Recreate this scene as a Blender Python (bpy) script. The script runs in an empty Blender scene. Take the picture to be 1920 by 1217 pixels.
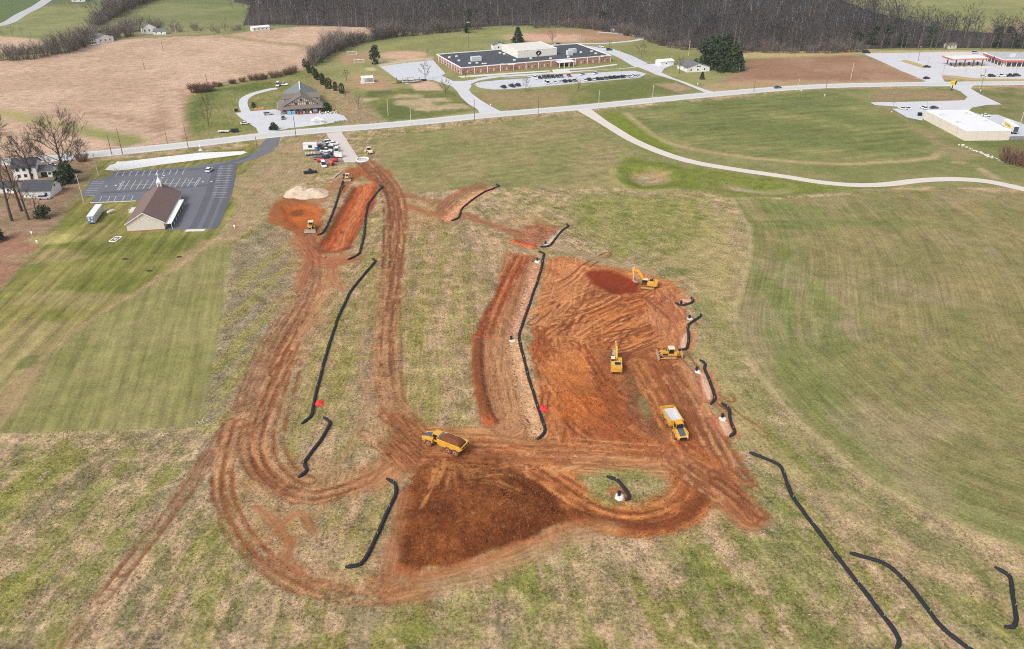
import bpy, bmesh, math, random
import numpy as np
from mathutils import Vector, Matrix

R = math.radians
random.seed(7)
sc = bpy.context.scene
COL = sc.collection

# ---------------------------------------------------------------- camera, sky, sun, exposure
CAM_H, PITCH, LENS = 112.0, R(29.0), 28.0
cam_data = bpy.data.cameras.new("camera")
cam_data.lens = LENS
cam_data.sensor_width = 36.0
cam_data.sensor_fit = 'HORIZONTAL'
cam_data.clip_start = 0.5
cam_data.clip_end = 6000.0
cam = bpy.data.objects.new("camera", cam_data)
cam.location = (0, 0, CAM_H)
cam.rotation_euler = (R(90) - PITCH, 0, 0)
COL.objects.link(cam)
sc.camera = cam

SUN_EL, SUN_AZ = R(44), R(-138)          # azimuth measured from +Y (view direction) towards +X
world = bpy.data.worlds.new("World")
sc.world = world
world.use_nodes = True
wn = world.node_tree
wn.nodes.clear()
w_out = wn.nodes.new("ShaderNodeOutputWorld")
w_bg = wn.nodes.new("ShaderNodeBackground")
w_sky = wn.nodes.new("ShaderNodeTexSky")
w_sky.sky_type = 'NISHITA'
w_sky.sun_disc = False
w_sky.sun_elevation = SUN_EL
w_sky.sun_rotation = SUN_AZ
w_sky.air_density = 1.0
w_sky.dust_density = 3.0
w_sky.ozone_density = 1.0
w_hs = wn.nodes.new("ShaderNodeHueSaturation")      # an overcast sky: the blue washed out of it
w_hs.inputs['Saturation'].default_value = 0.30
wn.links.new(w_sky.outputs['Color'], w_hs.inputs['Color'])
wn.links.new(w_hs.outputs['Color'], w_bg.inputs['Color'])
w_bg.inputs['Strength'].default_value = 0.14
wn.links.new(w_bg.outputs['Background'], w_out.inputs['Surface'])

sun_data = bpy.data.lights.new("sun", 'SUN')
sun_data.energy = 1.4
sun_data.angle = R(22)
sun_data.color = (1.0, 0.965, 0.90)
sun = bpy.data.objects.new("sun", sun_data)
sun.location = (0, 0, 300)
_d = Vector((math.sin(SUN_AZ) * math.cos(SUN_EL), math.cos(SUN_AZ) * math.cos(SUN_EL), math.sin(SUN_EL)))
sun.rotation_euler = (-_d).to_track_quat('-Z', 'Y').to_euler()
COL.objects.link(sun)

sc.view_settings.view_transform = 'Standard'
sc.view_settings.look = 'None'
sc.view_settings.gamma = 1.0
sc.view_settings.use_curve_mapping = False
sc.view_settings.exposure = 0.38
sc.cycles.use_denoising = False
sc.cycles.pixel_filter_type = 'BLACKMAN_HARRIS'
sc.cycles.filter_width = 1.05
sc.cycles.max_bounces = 5
sc.cycles.diffuse_bounces = 3
sc.cycles.glossy_bounces = 2
sc.cycles.volume_bounces = 1
sc.cycles.transparent_max_bounces = 6

# ---------------------------------------------------------------- photo pixel -> place on the ground
FPX = 1920 * LENS / 36.0
CP, SP = math.cos(PITCH), math.sin(PITCH)

def P(px, py, z=0.0):
    dx = (px - 960.0) / FPX
    dy = -(py - 608.5) / FPX
    d = (dx, CP + dy * SP, -SP + dy * CP)
    t = (z - CAM_H) / d[2]
    return Vector((d[0] * t, d[1] * t, z))

def PX(pts):
    return np.array([P(a, b)[:2] for a, b in pts])

def lin(r, g, b):
    f = lambda c: (c / 12.92 if c <= 0.04045 else ((c + 0.055) / 1.055) ** 2.4)
    return (f(r / 255.0), f(g / 255.0), f(b / 255.0))

# ---------------------------------------------------------------- materials
MATS = {}

def mat(name, rgb, rough=0.8, var=0.12, scale=1.5, metal=0.0, obj_var=0.0, spec=0.3, bump=0.0, streak=None, dirt=None):
    """Principled surface: base colour broken up by object-space noise and, if wanted, a tint per object."""
    if name in MATS:
        return MATS[name]
    m = bpy.data.materials.new(name)
    m.use_nodes = True
    nt = m.node_tree
    b = nt.nodes['Principled BSDF']
    b.inputs['Roughness'].default_value = rough
    b.inputs['Metallic'].default_value = metal
    b.inputs['Specular IOR Level'].default_value = spec
    tc = nt.nodes.new("ShaderNodeTexCoord")
    no = nt.nodes.new("ShaderNodeTexNoise")
    no.inputs['Scale'].default_value = scale
    no.inputs['Detail'].default_value = 5
    no.inputs['Roughness'].default_value = 0.65
    src = tc.outputs['Object']
    if streak:
        mp = nt.nodes.new("ShaderNodeMapping")
        mp.inputs['Scale'].default_value = streak
        nt.links.new(src, mp.inputs['Vector'])
        src = mp.outputs['Vector']
    nt.links.new(src, no.inputs['Vector'])
    mr = nt.nodes.new("ShaderNodeMapRange")
    mr.inputs['From Min'].default_value = 0.25
    mr.inputs['From Max'].default_value = 0.75
    mr.inputs['To Min'].default_value = 1 - var
    mr.inputs['To Max'].default_value = 1 + var
    nt.links.new(no.outputs['Fac'], mr.inputs['Value'])
    fac = mr.outputs['Result']
    if obj_var:
        oi = nt.nodes.new("ShaderNodeObjectInfo")
        m2 = nt.nodes.new("ShaderNodeMapRange")
        m2.inputs['To Min'].default_value = 1 - obj_var
        m2.inputs['To Max'].default_value = 1 + obj_var
        nt.links.new(oi.outputs['Random'], m2.inputs['Value'])
        mu = nt.nodes.new("ShaderNodeMath")
        mu.operation = 'MULTIPLY'
        nt.links.new(fac, mu.inputs[0])
        nt.links.new(m2.outputs['Result'], mu.inputs[1])
        fac = mu.outputs[0]
    mx = nt.nodes.new("ShaderNodeVectorMath")
    mx.operation = 'SCALE'
    mx.inputs[0].default_value = rgb
    nt.links.new(fac, mx.inputs['Scale'])
    col = mx.outputs['Vector']
    if dirt:                                   # dried mud: patches, more of them low down on the thing
        n2 = nt.nodes.new("ShaderNodeTexNoise"); n2.inputs['Scale'].default_value = 1.1; n2.inputs['Detail'].default_value = 6; n2.inputs['Roughness'].default_value = .7
        nt.links.new(tc.outputs['Object'], n2.inputs['Vector'])
        sx = nt.nodes.new("ShaderNodeSeparateXYZ"); nt.links.new(tc.outputs['Object'], sx.inputs[0])
        ma = nt.nodes.new("ShaderNodeMath"); ma.operation = 'MULTIPLY_ADD'; ma.inputs[1].default_value = -.09; nt.links.new(sx.outputs[2], ma.inputs[0]); nt.links.new(n2.outputs['Fac'], ma.inputs[2])
        r2 = nt.nodes.new("ShaderNodeMapRange"); r2.inputs['From Min'].default_value = .22; r2.inputs['From Max'].default_value = .52; r2.inputs['To Max'].default_value = dirt; nt.links.new(ma.outputs[0], r2.inputs['Value'])
        mm = nt.nodes.new("ShaderNodeMix"); mm.data_type = 'RGBA'; mm.inputs[7].default_value = (*lin(156, 104, 74), 1)
        nt.links.new(r2.outputs['Result'], mm.inputs[0]); nt.links.new(col, mm.inputs[6]); col = mm.outputs[2]
    nt.links.new(col, b.inputs['Base Color'])
    if bump:
        bp = nt.nodes.new("ShaderNodeBump")
        bp.inputs['Strength'].default_value = bump
        bp.inputs['Distance'].default_value = 0.1
        nt.links.new(no.outputs['Fac'], bp.inputs['Height'])
        nt.links.new(bp.outputs['Normal'], b.inputs['Normal'])
    MATS[name] = m
    return m

# ---------------------------------------------------------------- mesh builder
def rotz(a):
    return Matrix.Rotation(a, 4, 'Z')

class MB:
    """Collects shapes; build() links them as one mesh object."""
    def __init__(self):
        self.v, self.f = [], []

    def add(self, vs, fs, M=None):
        n = len(self.v)
        self.v += [tuple(M @ Vector(q)) for q in vs] if M is not None else [tuple(q) for q in vs]
        self.f += [tuple(i + n for i in q) for q in fs]
        return self

    def box(self, x0, x1, y0, y1, z0, z1, M=None, top=None):
        tx, ty = top if top else (0, 0)
        vs = [(x0, y0, z0), (x1, y0, z0), (x1, y1, z0), (x0, y1, z0),
              (x0 + tx, y0 + ty, z1), (x1 - tx, y0 + ty, z1), (x1 - tx, y1 - ty, z1), (x0 + tx, y1 - ty, z1)]
        return self.add(vs, [(3, 2, 1, 0), (4, 5, 6, 7), (0, 1, 5, 4), (1, 2, 6, 5), (2, 3, 7, 6), (3, 0, 4, 7)], M)

    def prism(self, poly, z0, z1, M=None):
        n = len(poly)
        vs = [(p[0], p[1], z0) for p in poly] + [(p[0], p[1], z1) for p in poly]
        fs = [tuple(range(n))[::-1], tuple(range(n, 2 * n))] + [(i, (i + 1) % n, n + (i + 1) % n, n + i) for i in range(n)]
        return self.add(vs, fs, M)

    def side(self, prof, y0, y1, M=None, taper=0.0, ztaper=None):
        """profile in x,z extruded along y; taper pulls the sides in above ztaper."""
        n = len(prof)
        def yy(y, z, s):
            return y + s * (taper if ztaper is not None and z > ztaper else 0)
        vs = [(p[0], yy(y0, p[1], 1), p[1]) for p in prof] + [(p[0], yy(y1, p[1], -1), p[1]) for p in prof]
        fs = [tuple(range(n)), tuple(range(n, 2 * n))[::-1]] + [(i, n + i, n + (i + 1) % n, (i + 1) % n) for i in range(n)]
        return self.add(vs, fs, M)

    def cyl(self, p0, p1, r0, r1=None, n=10, M=None, caps=True):
        r1 = r0 if r1 is None else r1
        p0, p1 = Vector(p0), Vector(p1)
        d = (p1 - p0)
        q = d.to_track_quat('Z', 'Y') if d.length > 1e-9 else Matrix.Identity(3).to_quaternion()
        vs = []
        for p, r in ((p0, r0), (p1, r1)):
            for i in range(n):
                a = 2 * math.pi * i / n
                vs.append(p + q @ Vector((r * math.cos(a), r * math.sin(a), 0)))
        fs = [(i, (i + 1) % n, n + (i + 1) % n, n + i) for i in range(n)]
        if caps:
            fs += [tuple(range(n))[::-1], tuple(range(n, 2 * n))]
        return self.add(vs, fs, M)

    def tube(self, pts, r, n=8, M=None, sz=1.0):
        """r: radius or list; sz flattens vertically"""
        pts = [Vector(p) for p in pts]
        m = len(pts)
        rs = r if isinstance(r, (list, tuple)) else [r] * m
        vs = []
        for i in range(m):
            t = (pts[min(i + 1, m - 1)] - pts[max(i - 1, 0)])
            t = t.normalized() if t.length else Vector((1, 0, 0))
            up = Vector((0, 0, 1)) if abs(t.z) < 0.95 else Vector((0, 1, 0))
            u = t.cross(up).normalized()
            w = u.cross(t).normalized()
            for k in range(n):
                a = 2 * math.pi * k / n
                vs.append(pts[i] + u * (rs[i] * math.cos(a)) + w * (rs[i] * sz * math.sin(a)))
        fs = []
        for i in range(m - 1):
            for k in range(n):
                fs.append((i * n + k, i * n + (k + 1) % n, (i + 1) * n + (k + 1) % n, (i + 1) * n + k))
        fs += [tuple(range(n))[::-1], tuple(range((m - 1) * n, m * n))]
        return self.add(vs, fs, M)

    def lump(self, c, r, seed=0, n=10, m=6, amp=0.15, half=True):
        """uneven dome/boulder"""
        rn = random.Random(seed)
        c = Vector(c)
        rx, ry, rz = r
        vs, fs = [], []
        for j in range(m):
            ph = (j / (m - 1)) * (math.pi / 2 if half else math.pi) - (0 if half else math.pi / 2)
            for i in range(n):
                a = 2 * math.pi * i / n
                k = 1 + rn.uniform(-amp, amp)
                vs.append((c.x + rx * math.cos(a) * math.cos(ph) * k, c.y + ry * math.sin(a) * math.cos(ph) * k, c.z + rz * math.sin(ph) * (1 + rn.uniform(-amp, amp))))
        for j in range(m - 1):
            for i in range(n):
                fs.append((j * n + i, j * n + (i + 1) % n, (j + 1) * n + (i + 1) % n, (j + 1) * n + i))
        fs.append(tuple(range((m - 1) * n, m * n)))
        fs.append(tuple(range(n))[::-1])
        return self.add(vs, fs)

    def mesh(self, name, material):
        me = bpy.data.meshes.new(name)
        me.from_pydata(self.v, [], self.f)
        if material:
            me.materials.append(material)
        me.update()
        return me

    def build(self, name, material, parent=None, smooth=False, bevel=0.0):
        o = bpy.data.objects.new(name, self.mesh(name, material))
        COL.objects.link(o)
        if parent is not None:
            o.parent = parent
        if smooth:
            o.data.polygons.foreach_set('use_smooth', [True] * len(o.data.polygons))
        if bevel:
            b = o.modifiers.new("bevel", 'BEVEL')
            b.width = bevel
            b.segments = 2
            b.limit_method = 'ANGLE'
        return o

def tag(o, label=None, cat=None, group=None, kind=None):
    if label: o['label'] = label
    if cat: o['category'] = cat
    if group: o['group'] = group
    if kind: o['kind'] = kind
    return o

def empty(name, loc, rz=0.0, label=None, cat=None, group=None):
    o = bpy.data.objects.new(name, None)
    o.empty_display_size = 0.5
    o.location = loc
    o.rotation_euler = (0, 0, rz)
    COL.objects.link(o)
    return tag(o, label, cat, group)

def copy_tree(o, loc=None, rz=None, scale=None, label=None, group=None, parent=None):
    c = o.copy()
    COL.objects.link(c)
    c.parent = parent
    if loc is not None: c.location = loc
    if rz is not None: c.rotation_euler = (0, 0, rz)
    if scale is not None: c.scale = scale if isinstance(scale, (tuple, list)) else (scale,) * 3
    if label: c['label'] = label
    if group: c['group'] = group
    for ch in KIDS.get(o.name, []) or list(o.children):
        copy_tree(ch, parent=c)
    return c
KIDS = {}

def recolor(root, table):
    """give this copy its own paint: part name -> material, shared mesh data"""
    for ch in list(root.children):
        base = ch.name.split('.')[0]
        if base in table and ch.material_slots:
            ch.material_slots[0].link = 'OBJECT'
            ch.material_slots[0].material = table[base]
        recolor(ch, table)
# ================================================================ THE GROUND: one sheet, land cover and relief
def axis(lo, hi, f0, f1, step, ratio, mx):
    a = list(np.arange(f0, f1 + 1e-6, step))
    s, x = step, a[-1]
    while x < hi:
        s = min(s * ratio, mx); x += s; a.append(x)
    s, x = step, a[0]
    b = []
    while x > lo:
        s = min(s * ratio, mx); x -= s; b.append(x)
    return np.array(b[::-1] + a)

xs = axis(-950, 950, -108, 112, 0.42, 1.032, 6.0)
ys = axis(40, 1450, 94, 284, 0.42, 1.022, 5.0)
NX, NY = len(xs), len(ys)
Z = np.zeros((NY, NX))
C = np.zeros((NY, NX, 3))
ST = np.zeros((NY, NX, 2))            # flow coordinates: across, along (metres)
MK = np.zeros((NY, NX, 3))            # streak, speckle, clod strength
XX, YY = np.meshgrid(xs, ys)

def vn(x, y, seed=0):
    xi = np.floor(x); yi = np.floor(y)
    fx = x - xi; fy = y - yi
    fx = fx * fx * (3 - 2 * fx); fy = fy * fy * (3 - 2 * fy)
    xi = xi.astype(np.int64); yi = yi.astype(np.int64)
    def h(a, b):
        n = (a * 374761393 + b * 668265263 + seed * 974634757) & 0xFFFFFFFF
        n = ((n ^ (n >> 13)) * 1274126177) & 0xFFFFFFFF
        return ((n ^ (n >> 16)) & 0xFFFF) / 65535.0
    a = h(xi, yi); b = h(xi + 1, yi); c = h(xi, yi + 1); d = h(xi + 1, yi + 1)
    return (a * (1 - fx) + b * fx) * (1 - fy) + (c * (1 - fx) + d * fx) * fy

def fbm(x, y, seed=0, o=3):
    r = 0; a = 0.5; t = 0
    for i in range(o):
        r = r + a * vn(x * 2 ** i, y * 2 ** i, seed + i * 17); t += a; a *= 0.55
    return r / t

def sstep(a, b, x):
    t = np.clip((x - a) / (b - a), 0, 1)
    return t * t * (3 - 2 * t)

def block(pts, m):
    x0, y0 = pts.min(0) - m; x1, y1 = pts.max(0) + m
    return (slice(max(np.searchsorted(ys, y0) - 1, 0), np.searchsorted(ys, y1) + 1),
            slice(max(np.searchsorted(xs, x0) - 1, 0), np.searchsorted(xs, x1) + 1))

def line_st(w, X, Y):
    """distance to polyline, signed lateral offset, arc length"""
    best = np.full(X.shape, 1e9); S = np.zeros(X.shape); T = np.zeros(X.shape); acc = 0.0
    for i in range(len(w) - 1):
        a, b = w[i], w[i + 1]; d = b - a; L = np.hypot(*d)
        if L < 1e-6: continue
        u = d / L
        rx, ry = X - a[0], Y - a[1]
        t = np.clip(rx * u[0] + ry * u[1], 0, L)
        ex, ey = rx - t * u[0], ry - t * u[1]
        e = np.hypot(ex, ey)
        m = e < best
        best = np.where(m, e, best)
        sg = np.sign(u[0] * ry - u[1] * rx)
        S = np.where(m, e * sg, S); T = np.where(m, acc + t, T)
        acc += L
    return best, S, T

def smooth_line(w, n=6):
    """Catmull-Rom through world points"""
    w = np.asarray(w); q = np.vstack([2 * w[0] - w[1], w, 2 * w[-1] - w[-2]]); out = []
    for i in range(1, len(q) - 2):
        p0, p1, p2, p3 = q[i - 1], q[i], q[i + 1], q[i + 2]
        for k in range(n):
            t = k / n
            out.append(0.5 * (2 * p1 + (p2 - p0) * t + (2 * p0 - 5 * p1 + 4 * p2 - p3) * t * t + (3 * p1 - p0 - 3 * p2 + p3) * t ** 3))
    out.append(w[-1])
    return np.array(out)

def poly_mask(pts, edge=2.0, rag=0.0, ragscale=8.0, seed=1, world=False, shift=0.0):
    w = np.asarray(pts, float) if world else PX(pts)
    sl = block(w, edge * 2 + rag * 2 + 2)
    X, Y = XX[sl], YY[sl]
    inside = np.zeros(X.shape, bool)
    n = len(w)
    for i in range(n):
        x1, y1 = w[i]; x2, y2 = w[(i + 1) % n]
        if y1 == y2: continue
        c = ((y1 > Y) != (y2 > Y)) & (X < (x2 - x1) * (Y - y1) / (y2 - y1) + x1)
        inside ^= c
    d, S, T = line_st(np.vstack([w, w[:1]]), X, Y)
    sd = np.where(inside, d, -d) + shift
    if rag:
        sd = sd + rag * 2 * (fbm(X / ragscale, Y / ragscale, seed) - 0.5)
    return sl, sstep(-edge, edge, sd), sd

def mix(sl, m, rgb):
    c = np.array(lin(*rgb)) if max(rgb) > 1.5 else np.array(rgb)
    C[sl] = C[sl] * (1 - m[..., None]) + c * m[..., None]

def setmk(sl, m, streak=None, speck=None, clod=None):
    for k, v in enumerate((streak, speck, clod)):
        if v is not None:
            MK[sl][..., k] = MK[sl][..., k] * (1 - m) + v * m

def setst(sl, m, s, t):
    k = m > 0.35
    a = ST[sl]
    a[..., 0] = np.where(k, s, a[..., 0]); a[..., 1] = np.where(k, t, a[..., 1])
    ST[sl] = a

def cover(pts, rgb, edge=2.0, rag=0.0, ragscale=8.0, seed=1, opacity=1.0, streak=None, speck=None, clod=None, var=None, varscale=12.0, flow=None, flows=1.0, flowt=1.0):
    """lay a land cover over a polygon given by its corners"""
    sl, m, sd = poly_mask(pts, edge, rag, ragscale, seed)
    m = m * opacity
    X, Y = XX[sl], YY[sl]
    if var is not None:                      # second colour, patchy
        f = sstep(0.35, 0.65, fbm(X / varscale, Y / varscale, seed + 5, 4))
        c = np.array(lin(*rgb)) * (1 - f[..., None]) + np.array(lin(*var)) * f[..., None]
        C[sl] = C[sl] * (1 - m[..., None]) + c * m[..., None]
    else:
        mix(sl, m, rgb)
    setmk(sl, m, streak, speck, clod)
    if flow is not None:
        a, b = PX(flow); u = (b - a) / np.hypot(*(b - a))
        s = (X - a[0]) * -u[1] + (Y - a[1]) * u[0]; t = (X - a[0]) * u[0] + (Y - a[1]) * u[1]
        setst(sl, m, s * flows, t * flowt)
    return sl, m, sd

def stroke(pts, width, rgb, edge=0.8, rag=0.5, opacity=1.0, streak=0.5, speck=0.2, clod=0.3, depth=0.0, seed=3, smooth=True, flow=True, gaps=0.0, ragscale=3.0, lanes=None, flows=1.0):
    """lay a track along a line: colour, streaks that follow it, a little relief"""
    w = PX(pts)
    if smooth: w = smooth_line(w)
    sl = block(w, width + edge + rag + 2)
    X, Y = XX[sl], YY[sl]
    d, S, T = line_st(w, X, Y)
    e = d + rag * 2 * (fbm(X / ragscale, Y / ragscale, seed) - 0.5)
    m = 1 - sstep(width / 2 - edge, width / 2 + edge, e)
    if lanes:
        m = m * sstep(0.25, 0.75, np.abs(np.cos(math.pi * S / lanes)) ** 1.0)
    if gaps:
        m = m * sstep(gaps - 0.25, gaps + 0.25, fbm(X / 5.0 + 9, Y / 5.0, seed + 3) + 0.25)
    m = m * opacity
    mix(sl, m, rgb)
    setmk(sl, m, streak, speck, clod)
    if flow: setst(sl, m, S * flows, T)
    if depth:
        Z[sl] += depth * (1 - sstep(width * 0.25, width * 0.62, d)) * min(1.0, opacity * 1.5)
    return sl, m, S, T

def blob(px, py, rx, ry, rgb, opacity=1.0, rag=0.35, seed=2, **k):
    """patch: centre in the photo, radii in metres"""
    c = P(px, py)
    w = np.array([[c.x - rx, c.y - ry], [c.x + rx, c.y + ry]])
    sl = block(w, max(rx, ry) * 0.8)
    X, Y = XX[sl], YY[sl]
    q = np.hypot((X - c.x) / rx, (Y - c.y) / ry) + rag * 2 * (fbm(X / rx * 1.7, Y / ry * 1.7, seed) - 0.5)
    m = (1 - sstep(0.65, 1.15, q)) * opacity
    mix(sl, m, rgb)
    setmk(sl, m, k.get('streak'), k.get('speck'), k.get('clod'))
    return sl, m, q

# ---- base: rough winter meadow, striped by the old field rows
f0 = PX([(815, 300)])[0]                 # the old field rows fan out down the slope from here
S0 = np.arctan2(XX - f0[0], f0[1] - YY + 1e-3) * 150.0
T0 = np.hypot(XX - f0[0], YY - f0[1])
ST[..., 0] = S0; ST[..., 1] = T0
n_a = fbm(XX / 9, YY / 9, 11, 4)
n_b = fbm(XX / 3.1, YY / 3.1, 23, 3)
n_c = fbm(S0 / 4.4, T0 / 34, 31, 3)
n_d = fbm(XX / 40, YY / 40, 41, 2)
L_ = lambda *c: np.array(lin(*c))
def lay(c, m, full=slice(None)):
    C[full] = C[full] * (1 - m[..., None]) + L_(*c) * m[..., None]
wob = 3.0 * (fbm(XX / 25, YY / 25, 19, 2) - .5)
n_c = fbm((S0 + wob) / 2.9, T0 / 46, 31, 3); n_e = fbm((S0 + wob) / 1.9 + 40, T0 / 26, 33, 3); n_f = fbm((S0 + wob) / 3.6 + 80, T0 / 60, 35, 3)
C[:] = L_(176, 153, 116)
lay((150, 132, 110), sstep(0.46, 0.62, n_f) * 0.75)
lay((152, 136, 108), sstep(0.45, 0.66, fbm(XX / 5.0, YY / 5.0, 67, 4)) * 0.45)
lay((138, 130, 80), sstep(0.46, 0.66, n_a) * 0.45)
lay((208, 173, 140), sstep(0.50, 0.64, n_e) * 0.7)
lay((206, 172, 140), sstep(0.50, 0.64, fbm(XX / 4.2, YY / 4.2, 47, 4)) * 0.6)
lay((142, 138, 68), sstep(0.52, 0.64, n_c) * sstep(.35, .6, fbm(XX / 14, YY / 14, 61, 3)) * 0.8)
lay((122, 126, 56), sstep(0.60, 0.70, fbm(XX / 4.5 + 3, YY / 4.5, 91, 4)) * 0.5)
lay((110, 110, 62), sstep(0.62, 0.74, n_b) * 0.5)
lay((216, 184, 150), sstep(0.66, 0.78, fbm(XX / 2.3, YY / 2.3, 77, 2)) * 0.6)
MK[..., 0] = 0.30; MK[..., 1] = 0.85; MK[..., 2] = 0.5

# ---- far country
cover([(-900, 100), (2800, 100), (2800, -218.0 + 60), (-900, -218.0 + 60)], (150, 148, 98), 8, 6, 40, var=(128, 136, 84), varscale=60, speck=0.25, streak=0.1, clod=0.1)
cover([(-300, 70), (0, 47), (78, 8), (110, -60), (-300, -60)], (98, 138, 74), 3, speck=0.1)
cover([(0, 50), (80, 12), (190, 16), (185, 34), (150, 60), (0, 72)], (150, 150, 100), 4, var=(136, 142, 90), speck=0.15)
cover([(85, 8), (180, 8), (200, -40), (110, -60)], (104, 126, 84), 4, speck=0.15)
cover([(205, 48), (290, 4), (500, -20), (560, 0), (480, 44), (290, 56)], (140, 144, 94), 5, var=(124, 140, 84), varscale=40, speck=0.15)
cover([(290, 3), (520, -30), (470, 12), (380, 9)], (116, 142, 82), 8, speck=0.1)
cover([(1460, -60), (2600, -60), (2600, 90), (1880, 60), (1760, 45), (1640, 22), (1560, -2)], (158, 154, 104), 6, 5, 30, var=(142, 146, 92), varscale=70, speck=0.2)
cover([(1620, 40), (1800, 46), (1900, 36), (1760, 20), (1600, 10)], (132, 144, 86), 14, 10, 40, opacity=0.6)
cover([(1840, 62), (1920, 40), (2100, 30), (2100, 60), (1900, 72)], (168, 138, 112), 4)
# ---- tan stubble field, with the grassed waterways across it
tan = [(-400, 135), (-60, 118), (0, 114), (100, 104), (165, 84), (230, 74), (340, 68), (425, 66), (480, 57), (560, 50), (690, 50), (745, 56), (690, 66), (610, 80), (585, 98), (572, 128), (548, 130), (500, 139), (450, 149), (390, 160), (350, 178), (344, 203), (356, 248), (338, 267), (220, 283), (100, 292), (-60, 306), (-500, 340)]
cover(tan, (210, 178, 152), 1.6, 1.5, 10, var=(196, 164, 138), varscale=35, streak=0.30, speck=0.45, clod=0.3, flow=[(0, 160), (400, 130)], flows=0.35)
slt, mt, sdt = poly_mask(tan, 2)
Xt, Yt = XX[slt], YY[slt]
mix(slt, mt * sstep(0.55, 0.75, fbm(Xt / 18 + Yt / 60, Yt / 4, 51, 3)) * 0.5 * sstep(470, 380, Yt), (170, 134, 110))
cover([(-60, 68), (0, 68), (60, 72), (92, 80), (60, 90), (0, 100), (-60, 100)], (206, 176, 148), 2, speck=0.3)
stroke([(-80, 206), (0, 212), (40, 219), (80, 229), (140, 240), (185, 249), (225, 259), (250, 264)], 11, (172, 160, 108), 3, 2, streak=0.05, speck=0.3)
cover([(150, 240), (200, 248), (262, 256), (265, 268), (222, 277), (205, 262), (150, 252)], (150, 148, 92), 2.5, 2, speck=0.3)
stroke([(420, 66), (470, 75), (520, 81), (585, 88)], 9, (176, 152, 112), 3, 2, speck=0.3)
for k, (x0, x1) in enumerate([(150, 262), (165, 300), (195, 320)]):   # wheelings in the stubble
    stroke([(x0, 206 + 6 * k), ((x0 + x1) / 2, 214 + 7 * k), (x1, 225 + 7 * k)], 1.8, (158, 122, 100), 0.8, 0.8, opacity=0.55, gaps=0.4)
stroke([(300, 258), (303, 215), (300, 185), (308, 174), (325, 168), (345, 168)], 2.0, (160, 124, 102), 0.8, 0.8, opacity=0.6)
stroke([(340, 170), (345, 200), (350, 240), (345, 262)], 2.4, (162, 126, 104), 0.8, 0.8, opacity=0.6)
for k in range(5):
    stroke([(282 + 9 * k, 250 - 2 * k), (284 + 8 * k, 225), (280 + 9 * k, 200)], 1.6, (168, 132, 108), 0.8, 0.6, opacity=0.5, gaps=0.45)
cover([(80, 76), (230, 73), (345, 66), (420, 62), (420, 56), (300, 52), (180, 62)], (156, 148, 104), 3, speck=0.3)
# ---- verge and lawns around the barn shop
cover([(352, 182), (392, 163), (500, 143), (560, 133), (640, 150), (690, 190), (720, 226), (600, 240), (480, 256), (362, 264), (354, 240), (348, 205)], (126, 132, 72), 2, 1, var=(150, 142, 92), varscale=16, streak=0.35, speck=0.3, flow=[(400, 260), (380, 190)], flows=0.5)
cover([(355, 195), (385, 172), (440, 160), (520, 150), (500, 170), (420, 172), (380, 200), (370, 250), (358, 245)], (96, 124, 56), 5, 4, opacity=0.85)
cover([(590, 130), (640, 150), (690, 195), (715, 225), (640, 235), (620, 190), (590, 160)], (168, 146, 108), 4, 3, speck=0.4)
cover([(640, 215), (700, 205), (715, 224), (650, 232)], (160, 140, 108), 4, 3)
# ---- school grounds
cover([(585, 128), (618, 104), (650, 92), (760, 72), (900, 54), (1000, 50), (1120, 56), (1200, 70), (1260, 88), (1400, 96), (1640, 92), (1640, 104), (1720, 152), (1500, 166), (1300, 184), (1000, 206), (720, 230), (690, 200), (640, 160)], (156, 152, 100), 2, 2, 12, var=(140, 142, 88), varscale=25, streak=0.1, speck=0.3, clod=0.1)
cover([(640, 100), (690, 96), (700, 112), (660, 122), (630, 120)], (178, 148, 116), 6, 5, speck=0.3)
cover([(660, 140), (720, 140), (740, 165), (690, 175), (650, 160)], (184, 150, 116), 6, 5, speck=0.3)
cover([(682, 172), (760, 166), (840, 164), (866, 182), (902, 206), (800, 222), (728, 228), (690, 195)], (104, 126, 64), 2.5, 3, 10, var=(126, 130, 72), speck=0.35, streak=0.25, flow=[(700, 220), (800, 175)])
for a in [(775, 192, 12, 10), (805, 203, 9, 8), (850, 200, 10, 7), (765, 180, 12, 5), (690, 187, 7, 4), (812, 188, 12, 6)]:
    blob(*a, (198, 172, 138), 0.85, seed=a[0])
cover([(880, 172), (960, 168), (1010, 166), (1100, 158), (1210, 141), (1262, 148), (1312, 166), (1262, 182), (1120, 195), (1000, 206), (946, 208), (905, 190)], (140, 134, 84), 2, 2, 10, var=(120, 128, 70), varscale=14, speck=0.4, streak=0.15)
cover([(890, 175), (1030, 168), (1060, 178), (1050, 198), (950, 206), (912, 192)], (164, 142, 104), 6, 5, 14, opacity=0.8)
cover([(1100, 165), (1200, 148), (1262, 158), (1250, 176), (1120, 192)], (108, 130, 64), 6, 5, 14, opacity=0.75)
cover([(1230, 158), (1270, 156), (1300, 166), (1270, 172)], (178, 152, 122), 3, 3)
for (bx, by, rx, ry) in [(1043, 70, 44, 26), (757, 103, 20, 17)]:   # ball diamonds
    blob(bx, by, rx, ry, (212, 172, 146), 1.0, 0.08, speck=0.25)
cover([(985, 62), (1030, 55), (1110, 56), (1180, 62), (1196, 72), (1150, 80), (1090, 78), (1080, 66), (1000, 64)], (180, 140, 112), 4, 3, opacity=0.8)
cover([(712, 125), (770, 116), (812, 112), (812, 107), (760, 110), (705, 118)], (206, 184, 152), 1.5)
cover([(768, 158), (800, 150), (822, 158), (830, 168), (780, 170)], (210, 176, 150), 1.5, 1)
cover([(684, 128), (700, 126), (704, 131), (690, 133)], (212, 186, 154), 1.5)
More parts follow.
